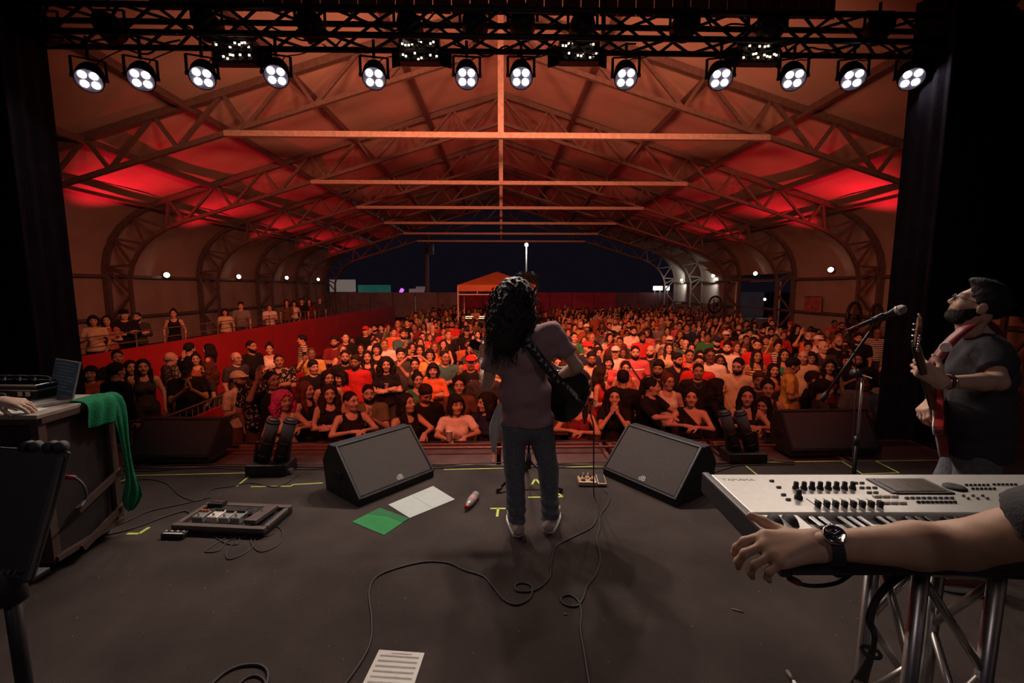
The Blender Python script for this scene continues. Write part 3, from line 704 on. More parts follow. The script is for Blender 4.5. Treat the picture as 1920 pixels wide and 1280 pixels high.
def relax(V, Q, n=1, lam=.5):
    for _ in range(n):
        S_ = np.zeros_like(V); C_ = np.zeros(len(V))
        for a in range(4):
            np.add.at(S_, Q[:, a], V[Q[:, (a+1) % 4]]); np.add.at(C_, Q[:, a], 1)
            np.add.at(S_, Q[:, a], V[Q[:, (a-1) % 4]]); np.add.at(C_, Q[:, a], 1)
        V = V*(1-lam) + lam*S_/np.maximum(C_, 1)[:, None]
    return V
def join(parts):
    V = []; Q = []; n = 0
    for v, q in parts: V.append(v); Q.append(q + n); n += len(v)
    return np.concatenate(V), np.concatenate(Q)
def np_mesh(name, V, Q, paint=None):
    me = bpy.data.meshes.new(name); nv, nq = len(V), len(Q)
    me.vertices.add(nv); me.vertices.foreach_set('co', V.astype(np.float32).ravel())
    me.loops.add(nq*4); me.loops.foreach_set('vertex_index', Q.astype(np.int32).ravel())
    me.polygons.add(nq); me.polygons.foreach_set('loop_start', np.arange(0, nq*4, 4, dtype=np.int32)); me.polygons.foreach_set('loop_total', np.full(nq, 4, np.int32))
    me.polygons.foreach_set('use_smooth', np.ones(nq, bool))
    me.update(calc_edges=True)
    if paint is not None:
        a = me.color_attributes.new('paint', 'FLOAT_COLOR', 'POINT'); a.data.foreach_set('color', paint.astype(np.float32).ravel())
    return me
def rotm(ax, deg): return np.array(Matrix.Rotation(R(deg), 3, ax))
def mat4(Rm, t): M = np.eye(4); M[:3, :3] = Rm; M[:3, 3] = t; return M
def app(M, V): return V @ M[:3, :3].T + M[:3, 3]
# ---- head: origin between the ears, face towards -y
def head_solid(fem=False, mouth=0., neck=.20):
    s = Solid()
    s.ell((0, .018, .030), (.076, .098, .092), .02).ell((0, -.030, -.030), (.060, .066, .078), .04)
    s.cone((-.030, -.030, -.085), (.030, -.030, -.085), .026, .026, .03) if not fem else s.cone((-.016, -.038, -.088), (.016, -.038, -.088), .024, .024, .03)
    s.ell((0, -.066, -.092), (.022, .020, .018), .02)
    s.cone((-.040, -.072, .030), (.040, -.072, .030), .016, .016, .02)
    for x in (-1, 1):
        s.ell((x*.031, -.094, .008), (.018, .014, .012), .014, 's')
        s.ell((x*.031, -.078, .007), (.014, .012, .011), .004)
        s.ell((x*.045, -.060, -.025), (.022, .022, .018), .025)
        s.ell((x*.077, .015, -.004), (.010, .021, .032), .008, 'u', rotm('Z', x*20))
    s.cone((0, -.088, .018), (0, -.108, -.020), .0075, .0115, .014)
    for x in (-1, 1): s.ell((x*.010, -.099, -.025), (.009, .010, .008), .008)
    s.ell((0, -.088, -.052), (.025, .008, .006), .006).ell((0, -.086, -.062), (.020, .008, .006), .006)
    s.ell((0, -.101, -.0575), (.019, .006, .0022 + .006*mouth), .004, 's')
    s.cone((0, .025, -.06), (0, .025 + .14*(neck-.06), -neck), .050, .056 if not fem else .050, .035)
    return s
def face_paint(V, brow=(.03, .02, .015), lip=(.42, .13, .10), beard=0., fine=True):
    P = np.zeros((len(V), 4)); x, y, z = np.abs(V[:, 0]), V[:, 1], V[:, 2]; fr = y < -.045
    def setc(m, c, a=1.): P[m, :3] = c; P[m, 3] = a
    if beard:
        m = fr & (z < -.030 + .25*np.maximum(0, x-.03)) & (y > -.13) & (z > -.14) & ~((z > -.045) & (x < .013)); setc(m & ~((np.abs(z+.057) < .009) & (x < .022)), brow, beard)
        m = (y < .01) & (y >= -.045) & (z < -.03) & (z > -.13) & (x > .03); setc(m, brow, beard)
    setc(fr & ((((x)/.027)**2 + ((z+.057)/.0095)**2) < 1) & (y < -.075), lip, .8)
    setc(fr & (np.abs(z - (.036 - .12*np.maximum(0, x-.035))) < .0065) & (x > .012) & (x < .052), brow, .9)
    e = (((x-.031)/.0150)**2 + ((z-.007)/.0066)**2) < 1
    if fine:
        setc(fr & ((((x-.031)/.018)**2 + ((z-.009)/.011)**2) < 1), brow, .55)
        setc(fr & e, (.62, .58, .54), 1.); setc(fr & ((((x-.031)/.0068)**2 + ((z-.008)/.0075)**2) < 1), (.02, .012, .01), 1.)
    else: setc(fr & ((((x-.031)/.017)**2 + ((z-.008)/.010)**2) < 1), (.05, .03, .025), .85)
    return P
# ---- hand: wrist at the origin, fingers along +y, back of the hand +z, thumb on the -x side for side = 1
def hand_solid(curl=(.3, .3, .35, .4), thumb=.35, side=1, spread=1., size=1.):
    s = Solid(); kn = [(-.031, .088), (-.010, .094), (.012, .090), (.031, .080)]; ln = [(.043, .026, .021), (.048, .030, .022), (.044, .028, .021), (.034, .020, .018)]; rr = [.0092, .0094, .0088, .0078]
    s.cone((-.013, -.01, 0), (.013, -.01, 0), .021, .021, .02)
    for i, (x, y) in enumerate(kn):
        s.cone((x*.45, .012, 0), (x, y, .002), .017, .0125, .018)
        a = np.array((x, y, .002)); ang = 0; yawf = spread*(x*2.2)
        for j, L in enumerate(ln[i]):
            ang += curl[i]*(1.15, 1.35, .9)[j]
            d = np.array((math.sin(yawf)*math.cos(ang), math.cos(yawf)*math.cos(ang), -math.sin(ang)))
            b = a + d*L; s.cone(a, b, rr[i]*(1.04, .97, .9)[j], rr[i]*(.97, .9, .74)[j], .006); a = b
    t = thumb
    p0 = np.array((-.022, .022, -.006)); d0 = np.array((-.75, .62, -.25)); d0 /= np.linalg.norm(d0); p1 = p0 + d0*.040
    d1 = np.array((-.55+.5*t, .80, -.20-.5*t)); d1 /= np.linalg.norm(d1); p2 = p1 + d1*.032; d2 = np.array((-.30+.7*t, .9, -.2-.6*t)); d2 /= np.linalg.norm(d2); p3 = p2 + d2*.025
    s.cone(p0, p1, .0155, .0125, .012).cone(p1, p2, .0118, .0105, .006).cone(p2, p3, .0105, .0082, .006)
    s.ell((-.020, .040, -.010), (.016, .028, .013), .015)
    D = np.diag([size*side, size, size, 1.])
    o = Solid()
    for op in s.ops:
        op = list(op); op[1] = D[:3, :3] @ op[1]
        if op[0] == 'c': op[2] = D[:3, :3] @ op[2]; op[3] *= size; op[4] *= size
        else: op[2] = op[2]*size
        op[5] *= size; o.ops.append(tuple(op))
    return o
def basis(d, n):
    y = np.array(d, float); y /= np.linalg.norm(y); z = np.array(n, float); z -= y*(z @ y); z /= np.linalg.norm(z)
    return np.stack([np.cross(y, z), y, z], 1)
# ---- crowd figures: 1.72 m tall, feet at the origin, facing -y
POSES = {  # per arm: elbow, wrist, finger direction, back-of-hand direction, curl ; first arm is at -x
 'down':  [((-.245, .03, 1.13), (-.235, -.05, .88), (0, -.2, -1), (-1, 0, 0), .35), ((.245, .03, 1.13), (.235, -.05, .88), (0, -.2, -1), (1, 0, 0), .35)],
 'rail':  [((-.27, -.13, 1.235), (-.05, -.27, 1.285), (1, -.25, -.05), (0, -.3, 1), .3), ((.27, -.12, 1.235), (.09, -.29, 1.285), (-.9, -.5, -.1), (0, -.3, 1), .45)],
 'hang':  [((-.25, -.16, 1.27), (-.12, -.36, 1.27), (.4, -.8, -.55), (.2, -.5, 1), .3), ((.25, -.16, 1.27), (.06, -.33, 1.28), (-.7, -.6, -.5), (0, -.4, 1), .4)],
 'cross': [((-.235, -.05, 1.14), (.06, -.20, 1.20), (.9, .1, .15), (0, -1, .2), .3), ((.235, -.05, 1.14), (-.05, -.215, 1.16), (-.9, .1, .15), (0, -1, .2), .3)],
 'clap':  [((-.22, -.12, 1.14), (-.035, -.30, 1.33), (.1, -.25, .95), (-1, -.1, 0), .15), ((.22, -.12, 1.14), (.035, -.30, 1.33), (-.1, -.25, .95), (1, -.1, 0), .15)],
 'face':  [((-.17, -.24, 1.25), (-.035, -.185, 1.44), (.15, .1, .95), (-.9, -.6, 0), .35), ((.17, -.24, 1.25), (.035, -.185, 1.44), (-.15, .1, .95), (.9, -.6, 0), .35)],
 'phone': [((-.27, -.17, 1.30), (-.17, -.33, 1.50), (.1, -.1, 1), (0, -.9, .2), .75), ((.245, .0, 1.13), (.16, -.16, 1.02), (-.6, -.6, 0), (.3, -.3, 1), .5)],
 'head':  [((-.30, -.08, 1.60), (-.13, -.06, 1.75), (1, .1, .25), (-.2, -.2, 1), .2), ((.30, -.08, 1.60), (.13, -.06, 1.75), (-1, .1, .25), (.2, -.2, 1), .2)],
 'cup':   [((-.245, .0, 1.13), (-.11, -.24, 1.20), (.35, -.85, .15), (-.8, 0, .5), .75), ((.245, .03, 1.13), (.19, -.12, .95), (-.3, -.6, -.7), (.9, 0, 0), .4)],
 'raise': [((-.29, -.14, 1.42), (-.20, -.20, 1.68), (.15, -.1, 1), (-.3, .9, .1), .12), ((.245, .03, 1.13), (.235, -.05, .88), (0, -.2, -1), (1, 0, 0), .35)],
}
HZ = 1.60
def torso_ops(s, fem, grow=0., k=.05):
    g = grow
    if fem:
        s.ell((0, .005, 1.27), (.140+g, .092+g, .165+g), k).ell((0, .008, 1.10), (.118+g, .088+g, .14+g), k).ell((0, .012, .95), (.165+g, .115+g, .125+g), k)
        for x in (-1, 1): s.ell((x*.066, -.075, 1.255), (.062+g, .058+g, .062+g), .03)
        s.cone((-.135, .012, 1.395), (.135, .012, 1.395), .042+g, .042+g, .05)
        s.cone((0, .015, 1.38), (0, .012, 1.47), .065+g, .045+g, .05)
    else:
        s.ell((0, .005, 1.27), (.170+g, .112+g, .175+g), k).ell((0, -.005, 1.09), (.150+g, .115+g, .15+g), k).ell((0, .01, .95), (.165+g, .115+g, .12+g), k)
        s.cone((-.155, .012, 1.40), (.155, .012, 1.40), .054+g, .054+g, .05)
        s.cone((0, .015, 1.39), (0, .012, 1.48), .08+g, .052+g, .05)
    return s
def legs_ops(s, g=0.):
    for x in (-1, 1): s.cone((x*.085, .01, .90), (x*.10, -.01, .50), .085+g, .056+g, .05).cone((x*.10, -.01, .50), (x*.105, .02, .09), .056+g, .038+g, .04)
    return s
_BODY = {}
def crowd_body(pose, fem, hy=0., ht=0., lod=0):
    """skin mesh of one figure (torso, arms, hands, neck, head in one mesh) and its head frame"""
    key = (pose, fem, hy, ht, lod)
    if key in _BODY: return _BODY[key]
    s = torso_ops(Solid(), fem); sh = .165 if fem else .195; ar = .85 if fem else 1.
    parts = []
    for sd, (el, wr, fd, bn, cu) in zip((-1, 1), POSES[pose]):
        S0 = (sd*sh, .012, 1.385); el = np.array(el)*(1, 1, 1); wr = np.array(wr)
        s.cone(S0, el, .050*ar, .041*ar, .04).cone(el, wr, .041*ar, .026*ar, .02)
        M = mat4(basis(fd, bn), wr)
        hs = hand_solid((cu,)*4, .3 + cu*.5, -sd if basis(fd, bn)[:, 0][0]*sd > 0 else sd, 1., .96 if not fem else .86)
        if lod < 2:
            v, q = hs.nets((.0065, .011)[lod]); parts.append((app(M, relax(v, q, 1, .4)), q))
        else: s.cone(wr, wr + np.array(fd)/np.linalg.norm(fd)*.14, .03, .028, .02)
    legs_ops(s)
    for x in (-1, 1): s.cone((x*.105, .03, .05), (x*.115, -.14, .035), .040, .034, .03)
    v, q = s.nets((.019, .028, .040)[lod]); parts.insert(0, (relax(v, q, 1, .4), q))
    HM = mat4(rotm('Z', hy) @ rotm('X', ht), (0, -.012 - .0006*ht, HZ))
    hs = head_solid(fem, .8 if pose in ('clap', 'rail', 'head') else .1, .20 if abs(ht) < 8 else .13)
    v, q = hs.nets((.0072, .0115, .021)[lod]); nb = sum(len(p[0]) for p in parts)
    pf = face_paint(v, fine=lod == 0); v = relax(v, q, 1, .25)
    parts.append((app(HM, v), q)); V, Q = join(parts)
    P = np.zeros((len(V), 4)); P[nb:] = pf; P[V[:, 2] < .105] = (.03, .028, .03, 1)
    me = np_mesh('person_skin', V, Q, P); _BODY[key] = (me, Matrix(HM.tolist()), (V, Q, P)); return _BODY[key]
_TOP = {}
def crowd_top(pose, fem, style, lod=0, raw=False):
    key = (pose, fem, style, lod)
    if key in _TOP: return _TOP[key]
    s = torso_ops(Solid(), fem, .013 if style != 'loose' else .022); sh = .165 if fem else .195; ar = .85 if fem else 1.
    if style in ('tee', 'shirt', 'loose', 'long'):
        for sd, (el, wr, fd, bn, cu) in zip((-1, 1), POSES[pose]):
            S0 = np.array((sd*sh, .012, 1.385)); el = np.array(el); wr = np.array(wr); u = (el-S0)/np.linalg.norm(el-S0)
            if style == 'long': s.cone(S0, el, .064*ar, .053*ar, .03).cone(el, wr, .053*ar, .038*ar, .02, cut=(wr - .01*(wr-el), (wr-el)/np.linalg.norm(wr-el)))
            else: s.cone(S0, S0 + u*.24, .066*ar, .060*ar, .035, cut=(S0 + u*(.17 if fem else .20), u))
    s.ell((0, -.03, 1.515), (.085, .10, .085), .01, 's') if style in ('tee', 'loose', 'long') else None
    if style == 'shirt': s.cone((0, -.13, 1.36), (0, -.04, 1.52), .02, .075, .01, 's')
    if style == 'tank':
        s.ell((0, -.06, 1.47), (.085, .13, .10), .01, 's').ell((0, .09, 1.47), (.085, .10, .07), .01, 's')
        for x in (-1, 1): s.cone((x*.20, -.2, 1.41), (x*.20, .2, 1.41), .085, .085, .01, 's')
    if style == 'strapless': s.plane((0, 0, 1.30), (0, .25, 1))
    if style == 'oneshoulder': s.plane((0, 0, 1.37), (.62, -.1, .78)); s.ell((.20, 0, 1.42), (.09, .2, .09), .01, 's')
    s.cone((0, .01, .88), (0, .01, 1.0), .15, .13, .09) if style != 'tank' else None
    s.plane((0, 0, .90 if style != 'tank' else .94), (0, 0, -1))
    s.warp(lambda x, y, z: .0045*np.sin(46*z + 21*x + 3*np.sin(30*y)) * np.sin(17*x - 9*y + 11*z))
    v, q = s.nets((.017, .027, .042)[lod]); v = relax(v, q, 1, .3)
    _TOP[key] = (np_mesh('top', v, q), (v, q)); return _TOP[key]
_LEG = {}
def crowd_legs(lod=0):
    if lod in _LEG: return _LEG[lod]
    s = legs_ops(Solid(), .013); s.ell((0, .012, .95), (.172, .122, .115), .05); s.plane((0, 0, .965), (0, 0, 1)); s.plane((0, 0, .10), (0, 0, -1))
    v, q = s.nets((.022, .03, .045)[lod]); _LEG[lod] = (np_mesh('trousers', v, q), (v, q)); return _LEG[lod]
_HAIR = {}
def hair_mesh(style, lod=0):
    key = (style, lod)
    if key in _HAIR: return _HAIR[key]
    s = Solid(); s.ell((0, .024, .040), (.085, .106, .098), .02)
    if style in ('long', 'wavy', 'curly', 'ponytail', 'bun', 'bob'):
        s.ell((0, .02, .03), (.088, .104, .10), .02)
        if style == 'long':
            for x in (-1, 1): s.chain([(x*.07, .0, .03), (x*.085, .005, -.07), (x*.088, -.01, -.17), (x*.085, -.055, -.29)], [.030, .030, .032, .020], .03)
            s.chain([(0, .08, .03), (0, .095, -.10), (0, .105, -.26)], [.06, .075, .05], .05)
        if style == 'wavy':
            for x in (-1, 1): s.chain([(x*.07, .005, .04), (x*.095, .0, -.05), (x*.10, -.015, -.14), (x*.105, -.05, -.24)], [.034, .040, .045, .03], .03)
            s.chain([(0, .08, .03), (0, .10, -.10), (0, .11, -.24)], [.07, .085, .07], .05)
        if style == 'curly':
            s.ell((0, .03, .035), (.125, .125, .12), .03)
            for x in (-1, 1): s.chain([(x*.08, .02, .03), (x*.115, .02, -.07), (x*.11, .0, -.16)], [.05, .055, .045], .04)
            s.chain([(0, .08, .03), (0, .10, -.14)], [.08, .08], .05)
        if style == 'bob':
            for x in (-1, 1): s.chain([(x*.07, .0, .04), (x*.085, .0, -.04), (x*.075, -.02, -.10)], [.032, .036, .028], .03)
            s.chain([(0, .08, .03), (0, .085, -.09)], [.06, .07], .05)
            s.cone((-.04, -.075, .075), (.04, -.075, .075), .026, .026, .02)
        if style == 'ponytail': s.chain([(0, .10, .06), (0, .15, .04), (0, .15, -.08), (0, .13, -.20)], [.03, .032, .034, .018], .02)
        if style == 'bun': s.ell((0, .085, .125), (.045, .045, .04), .01)
    if style == 'short': s.ell((0, .0, .085), (.074, .085, .055), .03)
    if style == 'crop': s = Solid(); s.ell((0, .022, .036), (.080, .102, .096), .02)
    if style == 'bald': s = Solid(); s.ell((0, .03, .0), (.081, .10, .05), .02)
    # open the face
    lowf = {'short': .076, 'crop': .086, 'bald': .20}.get(style, .088)
    if style != 'bob': s.ell((0, -.095, lowf-.085), (.066, .075, .088), .012, 's')
    else: s.ell((0, -.095, -.025), (.062, .075, .082), .012, 's')
    s.ell((0, -.06, -.10), (.062, .085, .09), .015, 's')
    if style in ('short', 'crop', 'bald', 'ponytail', 'bun'):
        s.plane((0, .03, -.055 if style in ('short', 'crop') else -.05), (0, -.55, -1)); s.ell((0, -.02, -.09), (.12, .10, .085), .01, 's')
    amp, fr = {'curly': (.012, 95), 'wavy': (.008, 70), 'long': (.004, 80), 'short': (.004, 110)}.get(style, (.003, 100))
    s.warp(lambda x, y, z: amp*np.sin(fr*x + 2*np.sin(40*z))*np.sin(fr*y*.9 + 1.3)*np.sin(fr*.55*z + .7))
    v, q = s.nets((.009, .014, .026)[lod])
    _HAIR[key] = (np_mesh('hair', v, q), (v, q)); return _HAIR[key]
def cap_mesh():
    if 'cap' in _HAIR: return _HAIR['cap']
    s = Solid(); s.ell((0, .020, .045), (.096, .118, .100), .02).ell((0, -.125, .060), (.070, .078, .013), .03); s.plane((0, 0, .040), (0, -.12, -1))
    v, q = s.nets(.008); _HAIR['cap'] = np_mesh('cap', v, q); return _HAIR['cap']
def beard_mesh():
    if 'beard' in _HAIR: return _HAIR['beard']
    s = Solid(); s.ops = [op for op in head_solid().xf(np.eye(4), .0065).ops if op[6] == 'u'][:4]; s.ell((0, -.112, -.056), (.024, .040, .0085), .006, 's')
    s.plane((0, -.06, -.042), (0, -.55, 1.)); s.plane((0, .02, 0), (0, 1, .2)); s.plane((0, 0, -.125), (0, .2, -1)); s.cone((-.024, -.080, -.052), (0, -.092, -.0435), .005, .006, .006).cone((.024, -.080, -.052), (0, -.092, -.0435), .005, .006, .006); s.warp(lambda x, y, z: .002*np.sin(140*x)*np.sin(120*z + 70*y))
    v, q = s.nets(.0065); _HAIR['beard'] = np_mesh('beard', v, q); return _HAIR['beard']
def glasses_mesh():
    if 'gl' in _HAIR: return _HAIR['gl']
    b = MB()
    for x in (-1, 1):
        b.tube([(x*.032 + .023*math.cos(a), -.108 + .004*abs(math.cos(a)), .006 + .018*math.sin(a)) for a in [i*math.pi/7 for i in range(14)]], .0022, 5, True)
        b.tube([(x*.055, -.104, .012), (x*.078, -.06, .014), (x*.080, .01, .012)], .002, 5)
    b.tube([(-.010, -.110, .010), (0, -.114, .013), (.010, -.110, .010)], .002, 5)
    _HAIR['gl'] = b.mesh('glasses', True); return _HAIR['gl']
m_skin = mat('skin', (.4, .25, .18), .55, 0, .08, 30, mode='object', col2='paint', spec=.4)
m_hair = mat('hair', (.03, .02, .015), .65, 0, .35, 60, .5, 120, mode='object', spec=.25)
m_cloth = mat('cloth', (.3, .3, .3), .85, 0, .10, 25, .25, 60, mode='object', spec=.2)
m_stripe = mat('striped_cloth', (.3, .3, .3), .85, 0, .10, 25, mode='object', col2='stripe', spec=.2)
m_floral = mat('floral_cloth', (.3, .3, .3), .85, 0, .10, 25, mode='object', col2='floral', spec=.2)
m_cup = mat('plastic_cup', (.75, .68, .6), .35, 0, .05, 20)
SKINS = [(.46, .27, .18), (.55, .34, .24), (.38, .21, .135), (.28, .15, .095), (.60, .40, .29), (.20, .105, .07)]
HAIRS = {'black': (.012, .009, .008), 'dark brown': (.03, .018, .012), 'brown': (.09, .045, .022), 'pink': (.55, .05, .16), 'grey': (.25, .23, .22), 'auburn': (.12, .035, .02)}
COLS = {'black': (.012, .011, .013), 'white': (.72, .68, .62), 'red': (.55, .03, .03), 'orange': (.70, .16, .06), 'cream': (.62, .50, .33), 'olive': (.15, .14, .07), 'navy': (.02, .025, .06),
        'grey': (.20, .19, .19), 'pink': (.62, .12, .15), 'yellow': (.62, .40, .10), 'green': (.04, .20, .09), 'brown': (.14, .07, .04), 'charcoal': (.05, .048, .05), 'teal': (.05, .14, .14), 'maroon': (.16, .02, .03), 'rust': (.34, .10, .05)}
def col4(c): return (*c, 1.)
def place_person(loc, yaw, label, pose='down', fem=False, H=1.70, hy=0, ht=0, hair='short', hcol='black', top='tee', tcol='black', pat=None, skin=0, lod=0,
                 legs='navy', cap=None, beard=False, glasses=False, group='crowd in front of the stage'):
    me, HM, _ = crowd_body(pose, fem, hy, ht, lod)
    o = put('person', me, m_skin); o.location = loc; o.rotation_euler = (0, 0, R(yaw)); sc = H/1.72; o.scale = (sc*(1.02 if not fem else 1), sc, sc); o.color = col4(SKINS[skin])
    tag(o, label, 'person', group)
    def kid(nm, me_, m, c, M=None):
        k = put(nm, me_, m, o); k.color = col4(c)
        if M is not None: k.matrix_local = M
        if k.data.materials and k.data.materials[0] != m: k.material_slots[0].link = 'OBJECT'; k.material_slots[0].material = m
        return k
    kid('hair', hair_mesh(hair if not cap or hair not in ('short', 'crop') else 'bald', min(lod, 1))[0], m_hair, HAIRS[hcol], HM)
    kid('top', crowd_top(pose, fem, top, min(lod, 1))[0], {'stripe': m_stripe, 'floral': m_floral}.get(pat, m_cloth), COLS[tcol])
    kid('trousers', crowd_legs(min(lod, 1))[0], m_cloth, COLS[legs])
    if cap: kid('cap', cap_mesh(), m_cloth, COLS[cap], HM)
    if beard: kid('beard', beard_mesh(), m_hair, HAIRS[hcol], HM)
    if glasses: kid('glasses', glasses_mesh(), m_blackplastic, COLS['black'], HM)
    return o
# ================================================================ the crowd
def fan_spot(px, py, X): d = ray(px, py); return (X, d.y*X/d.x)
TAKEN = [fan_spot(1341, 571, 10.9), fan_spot(1601, 594, 10.2), fan_spot(1643, 592, 10.9)]; USED = set(); HAND_PROPS = []
def aim(x, y, f=.65): return math.degrees(math.atan2(-(x-.1), max(.8, y-2.6)))*f
def hand_world(o, pose, arm, ahead=.075, up=0.):
    el, wr, fd, bn, cu = POSES[pose][arm]; fd = Vector(fd).normalized(); bn = Vector(bn).normalized()
    M = Matrix.Translation(o.location) @ Matrix.Rotation(o.rotation_euler[2], 4, 'Z') @ Matrix.Diagonal((*o.scale, 1))
    return M @ (Vector(wr) + fd*ahead - bn*.035 + Vector((0, 0, up)))
def spot_from_head(px, py, H, base=GZ, ymin=5.18):
    p = on_z(px, py, base + HZ*H/1.72)
    if p.y < ymin or p.y > 40:
        p = on_y(px, py, ymin); H = max(1.45, min(1.85, (p.z - base)*1.72/HZ))
    return (p.x, p.y, base), H
LONG = 'long wavy curly ponytail bun bob'.split()
